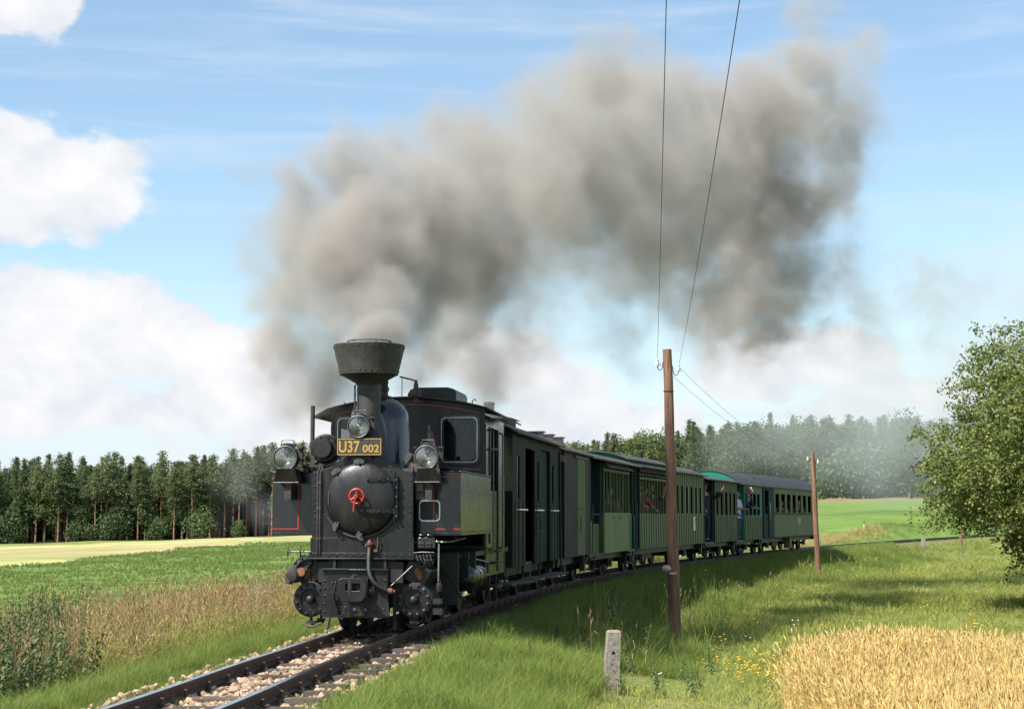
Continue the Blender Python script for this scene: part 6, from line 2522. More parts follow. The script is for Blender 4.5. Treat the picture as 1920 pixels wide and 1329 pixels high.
    for sgn in (-1, 1):
        wins = [(b0 + .22 + i * .74, b0 + .22 + i * .74 + .38) for i in range(5)]
        wins = [w for w in wins if w[1] < b1 - .05]
        side_wall(r, sgn, b0 + .03, b1 - .03, zb - .02, 1.42, 2.18, 2.56, wins, M['cargreen'], frame_mt=M['cardark'], glazed=False)
        battens(r, sgn, b0 + .02, b1 - .02, zb - .02, 1.40, 12, M['seam'])
        battens(r, sgn, b0 + .02, b1 - .02, 2.18, 2.54, 12, M['seam'])
        battens(r, sgn, b0 + .02, b1 - .02, 1.42, 2.18, 12, M['seam'], skip=wins)
        MB().tube([(.99 * sgn, .05, zb), (.99 * sgn, .05, 2.5)], .018, 6).tube([(.99 * sgn, b0 - .06, zb), (.99 * sgn, b0 - .06, 2.5)], .016, 6).tube([(.99 * sgn, .05, 1.45), (.99 * sgn, .45, 1.45)], .014, 6).split('railing', M['under'], r)
    MB().bb(-1.0, 1.0, .0, b0, zb - .06, zb).build('platform', M['under'], r)
    MB().bb(-.98, -.4, .0, .03, zb, 1.45).bb(.4, .98, .0, .03, zb, 1.45).build('platform_end', M['cardark'], r)
    steps(r, .75, zb)
    floor_and_ceiling(r, b0 + .05, b1 - .05, zb)
    # ---- F: car with higher arched teal roof
    s0, s1 = 37.05, 41.5
    r, L_ = vehicle_frame(s0, s1, 'short batten sided car with high arched teal roof end and people leaning out', 'passenger_car')
    cars['F'] = (r, s0)
    underframe(r, L_, (1.1, L_ - 1.1))
    b0, b1 = 1.05, L_
    rf, zf = arc_roof(r, -.05, L_ + .05, 1.05, 2.46, .46, M['roofdark'], over=.10)
    end_wall(r, b0, 1.03, zb, zf, M['teal'], door=(-.38, .38, 2.3))
    end_wall(r, b1 - .03, 1.03, zb, zf, M['tealdark'])
    MB().prism([(-1.0, -.03, 2.44)] + [(1.0, -.03, 2.44)] + [(1.0 - 2.0 * i / 12, -.03, zf(1.0 - 2.0 * i / 12) - .006) for i in range(13)], (0, .03, 0)).build('gable_board', M['teal'], r)
    for sgn in (-1, 1):
        wins = [(b0 + .16, b0 + .72), (b0 + .90, b0 + 1.46), (b0 + 1.64, b0 + 2.2), (b0 + 2.4, b0 + 2.9)]
        side_wall(r, sgn, b0 + .03, b1 - .03, zb - .02, 1.42, 2.2, 2.50, wins, M['cargreen'], frame_mt=M['tealdark'], glazed=False, post_mt=M['teal'])
        battens(r, sgn, b0 + .02, b1 - .02, zb - .02, 1.40, 11, M['seam'])
        MB().tube([(.99 * sgn, .05, zb), (.99 * sgn, .05, 2.46)], .018, 6).split('railing', M['under'], r)
    MB().bb(-1.0, 1.0, .0, b0, zb - .06, zb).build('platform', M['under'], r)
    steps(r, .55, zb)
    floor_and_ceiling(r, b0 + .05, b1 - .05, zb)
    # ---- G: last coach
    s0, s1 = 41.75, 53.2
    r, L_ = vehicle_frame(s0, s1, 'long smooth sided green coach with dark rounded roof at the rear of the train', 'passenger_coach')
    cars['G'] = (r, s0)
    underframe(r, L_, (1.2, 2.6, L_ - 2.6, L_ - 1.2))
    b0, b1 = 1.95, L_
    rf, zf = arc_roof(r, -.02, L_ + .02, 1.05, 2.46, .52, M['roofdark'], over=.06, n=22)
    end_wall(r, .0, 1.03, zb, zf, M['tealdark'], door=(-.38, .38, 2.3))
    end_wall(r, b1 - .03, 1.03, zb, zf, M['cardark'])
    MB().prism([(-1.0, -.05, 2.46)] + [(1.0, -.05, 2.46)] + [(1.0 - 2.0 * i / 12, -.05, zf(1.0 - 2.0 * i / 12) - .006) for i in range(13)], (0, .028, 0)).build('gable_board', M['teal'], r)
    for sgn in (-1, 1):
        xa, xb = sorted((1.05 * sgn, 1.01 * sgn))
        MB().bb(xa, xb, .03, .25, zb, 2.5).bb(xa, xb, .95, b0, zb, 2.5).bb(xa, xb, .25, .95, 2.35, 2.5).build('vestibule_wall', M['tealdark'], r)
        dr = MB().bb(xa - .03 * sgn, xb - .03 * sgn, .25, .95, zb, 1.5).build('vestibule_door', M['tealdark'], r)
        MB().tube([(1.06 * sgn, 1.0, 1.9), (1.10 * sgn, 1.0, 1.88), (1.10 * sgn, 1.0, 1.3), (1.06 * sgn, 1.0, 1.28)], .014, 6).build('handrail', M['steel'], r)
        wins = [(b0 + .28 + i * 1.14, b0 + .28 + i * 1.14 + .78) for i in range(8)]
        side_wall(r, sgn, b0, b1 - .03, zb - .02, 1.52, 2.28, 2.52, wins, M['cargreen'], frame_mt=M['cargreen'], glazed=False)
        MB().bb(*(sorted((1.051 * sgn, 1.066 * sgn))), b0, b1 - .03, 1.47, 1.52).bb(*(sorted((1.051 * sgn, 1.062 * sgn))), b0, b1 - .03, zb - .02, zb + .03).build('waist_moulding', M['cardark'], r)
        MB().tube([(.99 * sgn, L_ - .05, .6), (1.04 * sgn, L_ - .05, 2.3)], .014, 6).build('grab_iron', M['under'], r)
    floor_and_ceiling(r, .05, b1 - .05, zb)
    MB().prism([(1.052, 6.55, 1.36), (1.052, 7.45, 1.36), (1.052, 7.28, 1.12), (1.052, 7.0, 1.00), (1.052, 6.72, 1.12)], (.006, 0, 0)).build('crest', M['worn'], r)
    tl = MB().lathe((1.0, 5.95, .60), (1, -.4, 0), [(0, .05), (.06, .07), (.08, .07), (.085, 0)], 12).build('side_lamp', M['orange'], r)
    bx = MB().bb(.75, 1.0, 5.2, 5.6, .15, .58).build('battery_box', M['cargreen'], r)
    return cars


CARS = build_carriages()


# ------------------------------------------------------------------ people
SKIN = material('skin', (0.48, 0.27, 0.19), (0.40, 0.21, 0.14), 12, 0.5)
CLOTH = {}


def cloth(name, c):
    if name not in CLOTH:
        CLOTH[name] = material('cloth_' + name, c, tuple(x * .8 for x in c), 9, 0.8, bump=.2, bscale=60)
    return CLOTH[name]


def skin_mesh(name, J, E_, Rd, mt, root=0, sub=1):
    me = bpy.data.meshes.new(name)
    me.from_pydata(J, E_, [])
    o = bpy.data.objects.new(name, me)
    COL.objects.link(o)
    md = o.modifiers.new('skin', 'SKIN')
    md.use_smooth_shade = True
    sv = me.skin_vertices[0].data
    for i, r in enumerate(Rd):
        sv[i].radius = r if isinstance(r, tuple) else (r, r)
        sv[i].use_root = (i == root)
    ss = o.modifiers.new('sub', 'SUBSURF')
    ss.levels = ss.render_levels = sub
    bpy.context.view_layer.update()
    dg = bpy.context.evaluated_depsgraph_get()
    out = bpy.data.meshes.new_from_object(o.evaluated_get(dg))
    bpy.data.objects.remove(o)
    bpy.data.meshes.remove(me)
    out.materials.clear()
    out.materials.append(mt)
    return out


def person(loc, rz, label, shirt, trousers, hair, hat=None, arms=None, lean=0.0, sc=1.0, glasses=False, coat=False, turn=0.0, seated=False):
    """a standing figure facing local -y; arms: two (elbow, wrist) pairs"""
    ln = Vector((0, -math.sin(lean), 0))
    up = lambda z: Vector((0, -max(0, z - .92) * math.tan(lean), z))
    pel, wst, chs, nck, hd0 = up(.94), up(1.10), up(1.32), up(1.49), up(1.56)
    arms = arms or [((-.23, .02, 1.17), (-.22, -.06, .93)), ((.23, .02, 1.17), (.22, -.06, .93))]
    shl, shr = up(1.42) + Vector((-.185, 0, 0)), up(1.42) + Vector((.185, 0, 0))
    J = [pel, wst, chs, nck, hd0, shl, Vector(arms[0][0]), Vector(arms[0][1]), shr, Vector(arms[1][0]), Vector(arms[1][1]),
         Vector((-.095, 0, .88)), Vector((-.10, -.02, .48)), Vector((-.10, .02, .09)), Vector((-.11, -.13, .035)),
         Vector((.095, 0, .88)), Vector((.10, -.02, .48)), Vector((.10, .02, .09)), Vector((.11, -.13, .035))]
    if seated:
        for i, (x_, y_, z_) in zip((12, 13, 14, 16, 17, 18), ((-.11, -.43, .90), (-.11, -.42, .50), (-.12, -.56, .44), (.11, -.43, .90), (.11, -.42, .50), (.12, -.56, .44))):
            J[i] = Vector((x_, y_, z_))
    E_ = [(0, 1), (1, 2), (2, 3), (3, 4), (2, 5), (5, 6), (6, 7), (2, 8), (8, 9), (9, 10), (0, 11), (11, 12), (12, 13), (13, 14), (0, 15), (15, 16), (16, 17), (17, 18)]
    Rd = [(.15, .11), (.135, .10), (.16, .115), .055, .05, .062, .045, .032, .062, .045, .032, .085, .058, .042, .035, .085, .058, .042, .035]
    body = skin_mesh('person', [tuple(j) for j in J], E_, Rd, SKIN)
    # head with face, ears; hands with five fingers, joined to the body mesh
    hb = MB()
    hc = up(1.65) + Vector((0, -.012, 0))
    Rz = Matrix.Rotation(turn, 3, 'Z')
    vs_, fs = [], []
    nu, nv = 14, 10
    for i in range(nv + 1):
        t = math.pi * i / nv
        for k in range(nu):
            a = 2 * math.pi * k / nu
            x, y, z = math.sin(t) * math.cos(a) * .074, math.sin(t) * math.sin(a) * .094, math.cos(t) * .118
            if z < -.03:
                x *= 1 - (-.03 - z) * 3.2
                y = y * (1 - (-.03 - z) * 2.2) - (-.03 - z) * .22
            vs_.append(hc + Rz @ Vector((x, y, z)))
    for i in range(nv):
        for k in range(nu):
            fs.append((i * nu + k, i * nu + (k + 1) % nu, (i + 1) * nu + (k + 1) % nu, (i + 1) * nu + k))
    hb.add(vs_, fs)
    q = lambda x, y, z: hc + Rz @ Vector((x, y, z))
    hb.prism([q(-.013, -.088, -.032), q(.013, -.088, -.032), q(0, -.092, .022)], Rz @ Vector((0, -.022, -.006)))
    for sx in (-1, 1):
        hb.box(q(.075 * sx, .008, -.005), (.016, .034, .058), R=Rz)
    for w_ in (7, 10):
        e, w = Vector(J[w_ - 1]), Vector(J[w_])
        d = (w - e).normalized()
        x, y, _ = frame_for(d)
        palm = w + d * .05
        hb.tube([w, w + d * .03, palm + d * .035], [.026, .034, .030], 8)
        for k in range(4):
            b = palm + d * .03 + x * (-.024 + .016 * k)
            Lf = (.068, .078, .074, .058)[k]
            hb.tube([b, b + d * Lf * .55 + y * .006, b + d * Lf + y * .024], [.0088, .008, .006], 5)
        b = w + d * .03 + x * -.026
        hb.tube([b, b + d * .03 - x * .024, b + d * .062 - x * .028 + y * .01], [.011, .009, .007], 5)
    extra = hb.mesh('face', SKIN, 60)
    bm = bmesh.new()
    bm.from_mesh(body)
    bm.from_mesh(extra)
    bm.to_mesh(body)
    bm.free()
    body.polygons.foreach_set('use_smooth', [True] * len(body.polygons))
    o = link(bpy.data.objects.new('person', body))
    o.location = loc
    o.rotation_euler = (0, 0, rz)
    o.scale = (sc, sc, sc)
    tag(o, label, 'person')
    # eyes, brows, mouth
    MB().lathe(q(-.030, -.083, .018), Rz @ Vector((0, -1, 0)), [(0, .011), (.006, .008), (.008, 0)], 8).lathe(q(.030, -.083, .018), Rz @ Vector((0, -1, 0)), [(0, .011), (.006, .008), (.008, 0)], 8).box(q(0, -.102, -.062), (.036, .008, .007), R=Rz).build('eyes_and_mouth', cloth('eye', (.03, .02, .02)), o)
    # hair cap
    hv = MB()
    vs_, fs = [], []
    top = []
    for i in range(6):
        t = math.pi * .52 * i / 5
        for k in range(nu):
            a = 2 * math.pi * k / nu
            front = max(0, -math.sin(a))
            tt = t * (1 - .42 * front)
            vs_.append(hc + Rz @ Vector((math.sin(tt) * math.cos(a) * .083, math.sin(tt) * math.sin(a) * .102 + .005, math.cos(tt) * .128 - .012 * (i == 5) * (1 - front))))
    for i in range(5):
        for k in range(nu):
            fs.append((i * nu + k, i * nu + (k + 1) % nu, (i + 1) * nu + (k + 1) % nu, (i + 1) * nu + k))
    hv.add(vs_, fs)
    if hair is not None:
        hv.build('hair', hair, o, angle=80)
    if hat is not None:
        hm = MB()
        hm.lathe(q(0, .0, .045), Rz @ Vector((0, 0, 1)), [(0, .102), (.05, .10), (.09, .085), (.105, .04), (.108, 0)], 16)
        hm.prism([q(-.075, -.085, .055), q(.075, -.085, .055), q(.06, -.155, .045), q(-.06, -.155, .045)], (0, 0, .008))
        hm.build('cap', hat, o, angle=60)
    if glasses:
        MB().box(q(-.032, -.098, .017), (.044, .008, .026), R=Rz).box(q(.032, -.098, .017), (.044, .008, .026), R=Rz).box(q(0, -.097, .024), (.14, .006, .006), R=Rz).build('sunglasses', cloth('lens', (.01, .01, .01)), o)
    # clothes
    Js = [J[i] for i in (0, 1, 2, 3, 5, 6, 7, 8, 9, 10)]
    z_ = J[0] + Vector((0, 0, -.30 if coat else -.04))
    Js.append(z_)
    Rs = [(.178, .142), (.168, .138), (.196, .155), (.078, .076), .088, .066, .054, .088, .066, .054, (.195, .155) if coat else (.176, .14)]
    short = not coat and shirt.get('short', False)
    cut = lambda a, b, t: tuple(Vector(a) + (Vector(b) - Vector(a)) * t)
    Js[6] = Vector(cut(Js[5], Js[6], .25 if short else .92))
    Js[9] = Vector(cut(Js[8], Js[9], .25 if short else .92))
    Js[3] = Vector(cut(Js[2], Js[3], .72))
    Es = [(0, 1), (1, 2), (2, 3), (2, 4), (4, 5), (5, 6), (2, 7), (7, 8), (8, 9), (0, 10)]
    link(bpy.data.objects.new('coat' if coat else 'shirt', skin_mesh('shirt', [tuple(j) for j in Js], Es, Rs, shirt['m'])), o)
    Jt = [J[0]] + [J[i] for i in (11, 12, 13, 15, 16, 17)]
    Et = [(0, 1), (1, 2), (2, 3), (0, 4), (4, 5), (5, 6)]
    link(bpy.data.objects.new('trousers', skin_mesh('trousers', [tuple(j) for j in Jt], Et, [(.155, .118), .096, .072, .058, .096, .072, .058], trousers)), o)
    sh = MB()
    oy, oz = (-.44, .41) if seated else (0, 0)
    for sx in (-1, 1):
        sh.prism([(.105 * sx - .045, .07, 0), (.105 * sx + .045, .07, 0), (.108 * sx + .047, -.12, 0), (.108 * sx, -.185, 0), (.108 * sx - .047, -.12, 0)], (0, 0, .075))
    sh.v = [(a, b + oy, c + oz) for a, b, c in sh.v]
    sh.build('shoes', cloth('shoe', (.03, .025, .02)), o, bevel=.015)
    return o


def in_car(key, s, x, z=.64):
    """place in a carriage: distance s along the train, x to the right"""
    r, s0 = CARS[key]
    h = -r.rotation_euler.z
    l = s - s0
    X = r.location.x + l * math.sin(h) + x * math.cos(h)
    Y = r.location.y + l * math.cos(h) - x * math.sin(h)
    return (X, Y, z), h


def build_people():
    black, navy, jeans = cloth('black', (.02, .02, .022)), cloth('navy', (.03, .04, .08)), cloth('jeans', (.06, .09, .16))
    dark_hair, brown_hair, blond, greyh = cloth('dark_hair', (.025, .018, .014)), cloth('brown_hair', (.06, .035, .02)), cloth('blond_hair', (.42, .30, .15)), cloth('grey_hair', (.52, .52, .51))
    S = lambda n, c, short=False: {'m': cloth(n, c), 'short': short}
    side = lambda h: math.pi / 2 - h        # facing out of the near side (local +x of the car)
    lean_arms = [((-.25, -.16, 1.18), (-.15, -.36, 1.10)), ((.25, -.16, 1.18), (.15, -.36, 1.10))]
    up_arm = [((-.25, -.06, 1.16), (-.20, -.24, 1.02)), ((.28, -.24, 1.34), (.20, -.36, 1.58))]
    p, h = in_car('C', 18.75, .78, .28)
    person(p, -h, 'brown haired passenger looking out between the bars of the short summer car', S('brownshirt', (.16, .08, .05)), jeans, brown_hair, sc=1.0, seated=True, turn=1.25)
    p, h = in_car('D', 22.5, .84)
    person(p, side(h) - .5, 'passenger in red cap, sunglasses and red top at the barred opening', S('red', (.42, .03, .03)), jeans, brown_hair, hat=cloth('redcap', (.40, .03, .03)), glasses=True, arms=lean_arms, sc=.90)
    p, h = in_car('D', 23.2, .84)
    person(p, side(h) - .3, 'light skinned passenger in blue shirt sitting low beside a dark shirted one', S('blue', (.10, .14, .30), True), jeans, brown_hair, sc=.84)
    p, h = in_car('D', 23.9, .86)
    person(p, side(h) - .2, 'fair haired passenger in black shirt with an arm up at the window bars', S('black2', (.025, .025, .028), True), jeans, blond, arms=up_arm, sc=.89)
    p, h = in_car('E', 32.55, .80, .60)
    person(p, side(h) - .65, 'man in long black coat and dark cap on the open platform raising one hand', {'m': black}, black, dark_hair, hat=cloth('greycap', (.10, .085, .08)), arms=[((-.25, -.06, 1.14), (-.20, -.22, .98)), ((.36, -.20, 1.32), (.40, -.34, 1.52))], coat=True, sc=1.04)
    p, h = in_car('F', 37.8, .86, .60)
    person(p, side(h) - .2, 'bald man in pale lavender shirt and blue jeans on the open platform', S('lavender', (.62, .60, .80), True), jeans, None, arms=[((-.25, -.06, 1.16), (-.12, -.30, 1.12)), ((.25, -.06, 1.16), (.12, -.30, 1.12))], sc=.93)
    p, h = in_car('F', 38.7, .84)
    person(p, side(h) - .3, 'grey haired man in dark jacket leaning far out of a window', S('jacket', (.03, .03, .035)), black, greyh, lean=.42, arms=[((-.25, -.30, 1.12), (-.14, -.52, 1.05)), ((.25, -.30, 1.12), (.14, -.52, 1.05))])
    p, h = in_car('F', 40.2, .55)
    person(p, side(h), 'dark haired passenger inside the car with the arched teal roof', S('bluegrey', (.16, .20, .26)), jeans, dark_hair, sc=.96)
    p, h = in_car('G', 42.4, .70)
    person(p, side(h) - .2, 'person with dark cap behind the half door of the last coach', S('olive', (.10, .09, .06)), jeans, dark_hair, hat=black)
    p, h = in_car('G', 45.0, .74, .26)
    person(p, -h, 'pale shirted passenger at the first window of the last coach', S('cream', (.5, .42, .36)), jeans, brown_hair, sc=1.0, seated=True, turn=1.25)
    p, h = in_car('G', 46.6, .74, .26)
    person(p, -h, 'passenger in pink top at the second window of the last coach', S('pink', (.5, .25, .22)), jeans, dark_hair, sc=1.0, seated=True, turn=1.25)
    p, h = in_car('G', 50.3, .74, .26)
    person(p, -h, 'passenger in dark top and light collar in the middle of the last coach', S('darktop', (.04, .04, .05)), jeans, blond, sc=1.02, seated=True, turn=1.25)
    p, h = in_car('G', 48.6, .74, .26)
    person(p, -h, 'passenger in white shirt further back in the last coach', S('white', (.65, .65, .62)), jeans, greyh, sc=1.0, seated=True, turn=1.25)
    # driver in the cab
    c, s_ = math.cos(ENGINE_HD), math.sin(ENGINE_HD)
    l = Vector((.66, 3.55, 0))
    person((ENGINE.location.x + l.x * c + l.y * s_, ENGINE.location.y - l.x * s_ + l.y * c, .985), -ENGINE_HD, 'engine driver in dark overalls behind the cab window', S('overall', (.07, .05, .04)), black, dark_hair, hat=black, sc=.98)


build_people()


# ------------------------------------------------------------------ telegraph poles, wires, posts
def build_poles():
    g = random.Random(9)
    insul = {}

    def pole(bx, by, tx, ty, ztop, r0, r1, label, ins, extras=False, zb=None):
        zb = gz(bx, by) if zb is None else zb
        root = empty('telegraph_pole', (bx, by, zb))
        tag(root, label, 'telegraph pole', 'telegraph poles along the line')
        H = ztop - zb
        n = 10
        pts, rs = [], []
        for i in range(n + 1):
            t = i / n
            pts.append(((tx - bx) * t + g.uniform(-.008, .008), (ty - by) * t, -.3 + (H + .3) * t))
            rs.append(r0 + (r1 - r0) * t)
        mb = MB().tube(pts, rs, 14)
        mb.build('pole_shaft', M['pole'], root, angle=50)
        if extras:
            MB().torus(((tx - bx) * .86, 0, H * .858), (0.03, 0, 1), r1 + .012, .007, 20, 6).build('wire_band', M['wire'], root)
            cb = MB()
            cb.lathe((-.135, -.02, H * .262), (0, 0, 1), [(-.05, .045), (-.02, .055), (-.015, .095), (.03, .09), (.06, .06), (.07, 0)], 14)
            cb.bb(-.14, -.05, -.03, .0, H * .262 - .02, H * .262 + .02)
            cb.bb(-.11, .02, -r0 - .01, -r0 + .02, H * .262 - .09, H * .262 - .05)
            cb.build('bracket_cap', M['pinkstone'], root)
        hooks = []
        for sx, dz in ins:
            zi = H - dz
            x0 = (tx - bx) * zi / H
            br = MB()
            rr = r1
            xs = .17 * sx
            br.tube([(x0 + sx * (rr - .02), 0, zi + .06), (x0 + sx * (rr + .01), 0, zi - .02), (x0 + sx * (rr + .015), 0, zi - .10), (x0 + sx * (rr + .045), 0, zi - .145), (x0 + sx * (rr + .085), 0, zi - .135), (x0 + sx * (rr + .105), 0, zi - .09), (x0 + sx * (rr + .107), 0, zi - .04)], .008, 6)
            b = br.build('insulator_bracket', M['wire'], root)
            io = MB().lathe((x0 + sx * (rr + .107), 0, zi - .08), (0, 0, 1), [(0, .030), (.01, .036), (.07, .034), (.08, .022), (.095, .022), (.10, .032), (.125, .028), (.135, .012), (.137, 0)], 14)
            io.build('insulator', M['porcelain'], b)
            hooks.append(Vector((bx + x0 + sx * (rr + .107), by, zb + zi + .010)))
        return hooks
    h1 = pole(2.83, 28.0, 2.735, 28.0, 4.29, .112, .078, 'near brown wooden telegraph pole standing in front of the long green car', [(-1, .22), (1, .31)], True)
    h2 = pole(11.02, 58.0, 10.88, 58.0, 3.68, .105, .075, 'telegraph pole in front of the rear end of the last coach', [(-1, .20), (1, .30)])
    h3 = pole(29.0, 104.0, 28.95, 104.0, 3.6, .10, .075, 'far telegraph pole partly hidden behind the apple tree branches', [(-1, .20), (1, .30)])
    h0 = pole(-.25, -6.0, -.25, -6.0, 4.75, .112, .078, 'telegraph pole beside the line behind the viewpoint', [(-1, .22), (1, .31)])

    def wire(a, b, sag, label, r=.0029):
        pts = []
        for i in range(33):
            t = i / 32
            p = a.lerp(b, t)
            p.z -= 4 * sag * t * (1 - t)
            pts.append(p)
        o = MB().tube(pts, r, 5).build('telegraph_wire', M['wire'], None, angle=80)
        tag(o, label, 'wire', 'telegraph wires')
    wire(h0[0], h1[0], .30, 'left telegraph wire running up out of the picture from the near pole')
    wire(h0[1], h1[1], .30, 'right slanting telegraph wire running up out of the picture from the near pole')
    wire(h1[0], h2[0], .42, 'upper thin telegraph wire from near pole to the pole by the last coach', .0032)
    wire(h1[1], h2[1], .42, 'lower thin telegraph wire from near pole to the pole by the last coach', .0032)
    wire(h2[0], h3[0], .5, 'faint telegraph wire from the pole by the last coach to the far pole', .0032)
    wire(h2[1], h3[1], .5, 'second faint telegraph wire reaching the far pole behind the tree', .0032)
    # concrete boundary post in the foreground
    bx, by = 1.085, 18.0
    zb = gz(bx, by)
    r = empty('concrete_post', (bx, by, zb))
    tag(r, 'short leaning grey concrete post with a hole and orange lichen on top', 'post')
    zt = .105 - zb
    w0, w1, dx = .082, .070, .045
    mb = MB()
    # four sides with a small through hole near the top
    hz = zt - .245
    ring = [(.020 * math.cos(2 * math.pi * k / 12 + math.pi / 12), .020 * math.sin(2 * math.pi * k / 12 + math.pi / 12)) for k in range(12)]
    sec = lambda z: (w0 + (w1 - w0) * (z / zt), dx * z / zt)
    zl = [-.25, hz - .09, hz + .09, zt - .02, zt]
    for face in range(4):
        ang = face * math.pi / 2 + .12
        R = Matrix.Rotation(ang, 3, 'Z')

        def at(u, z, shrink=1.0):
            w, ox = sec(max(z, 0))
            k = w * shrink
            p = R @ Vector((u * k, -k, 0))
            return Vector((p.x + ox, p.y, z))
        for za, zc, s0_, s1_ in ((zl[0], zl[1], 1, 1), (zl[2], zl[3], 1, 1), (zl[3], zl[4], 1, .86)):
            mb.add([at(-1, za, s0_), at(1, za, s0_), at(1, zc, s1_), at(-1, zc, s1_)], [(0, 1, 2, 3)])
        if face in (0, 2):
            sq = []
            w, ox = sec(hz)
            for k in range(12):
                a = 2 * math.pi * k / 12 + math.pi / 12
                c_, s_ = math.cos(a), math.sin(a)
                m_ = max(abs(c_), abs(s_))
                sq.append(at(c_ / m_, hz + .09 * s_ / m_))
            inn = [at(x / w, hz + z) for x, z in ring]
            dep = [p + R @ Vector((0, .06, 0)) for p in inn]
            fsq = [(k, (k + 1) % 12, 12 + (k + 1) % 12, 12 + k) for k in range(12)] + [(12 + k, 12 + (k + 1) % 12, 24 + (k + 1) % 12, 24 + k) for k in range(12)]
            mb.add(sq + inn + dep, fsq + [tuple(range(24, 36))])
        else:
            mb.add([at(-1, zl[1]), at(1, zl[1]), at(1, zl[2]), at(-1, zl[2])], [(0, 1, 2, 3)])
    R0 = Matrix.Rotation(.12, 3, 'Z')
    w, ox = sec(zt)
    top = [R0 @ Vector((sx * w * .86, sy * w * .86, 0)) + Vector((ox, 0, zt)) for sx, sy in ((-1, -1), (1, -1), (1, 1), (-1, 1))]
    mb.add(top, [(0, 1, 2, 3)])
    mb.build('post_shaft', M['concrete'], r, angle=20)
    lc = MB()
    for (u, v, rr) in ((.015, -.015, .032), (-.02, .02, .026), (.03, .025, .02), (-.035, -.02, .014)):
        lc.lathe((ox + u, v, zt - .001), (0, 0, 1), [(0, rr), (.005, rr * .8), (.007, 0)], 9)
    lc.build('lichen', M['lichen'], r)
    # second post far along the line
    bx, by = 23.5, 92.0
    zb = gz(bx, by)
    o = MB().prism([(-.11, -.1, -.2), (.11, -.1, -.2), (.10, -.1, .72), (-.10, -.1, .72)], (0, .2, 0)).build('concrete_post', M['concrete'], None, bevel=.015)
    o.location = (bx, by, zb)
    tag(o, 'far pale concrete post on the bank near the bend of the track', 'post')
    # red and white marker beyond the line
    bx, by = 22.1, 101.0
    zb = gz(bx, by) - .25
    r = empty('marker_post', (bx, by, zb))
    tag(r, 'thin white marker post with red top beside the far track', 'marker post')
    MB().cyl((0, 0, -.2), (0, 0, .60), .032, n=10).build('post_shaft', M['porcelain'], r)
    MB().cyl((0, 0, .60), (0, 0, .85), .036, n=10).build('post_cap', M['red'], r)


build_poles()


# ------------------------------------------------------------------ smoke
def smoke_material(name, col, dens, aniso=0.15):
    mt = bpy.data.materials.new(name)
    mt.use_nodes = True
    nt = mt.node_tree
    nt.nodes.clear()
    out = nt.nodes.new('ShaderNodeOutputMaterial')
    pv = nt.nodes.new('ShaderNodeVolumePrincipled')
    pv.inputs['Color'].default_value = (*col, 1)
    pv.inputs['Density'].default_value = dens
    pv.inputs['Density Attribute'].default_value = 'density'
    pv.inputs['Anisotropy'].default_value = aniso
    nt.links.new(pv.outputs[0], out.inputs['Volume'])
    return mt


def pix(u, v, Y):
    """point seen at (u, v) of the 1920 wide photograph at distance Y ahead of the camera"""
    p = math.radians(5.815)
    a, b = (u - 960) / 3000, (664.5 - v) / 3000
    dx, dy, dz = a, math.cos(p) - b * math.sin(p), math.sin(p) + b * math.cos(p)
    k = Y / dy
    return Vector((dx * k, Y, EYE + dz * k))


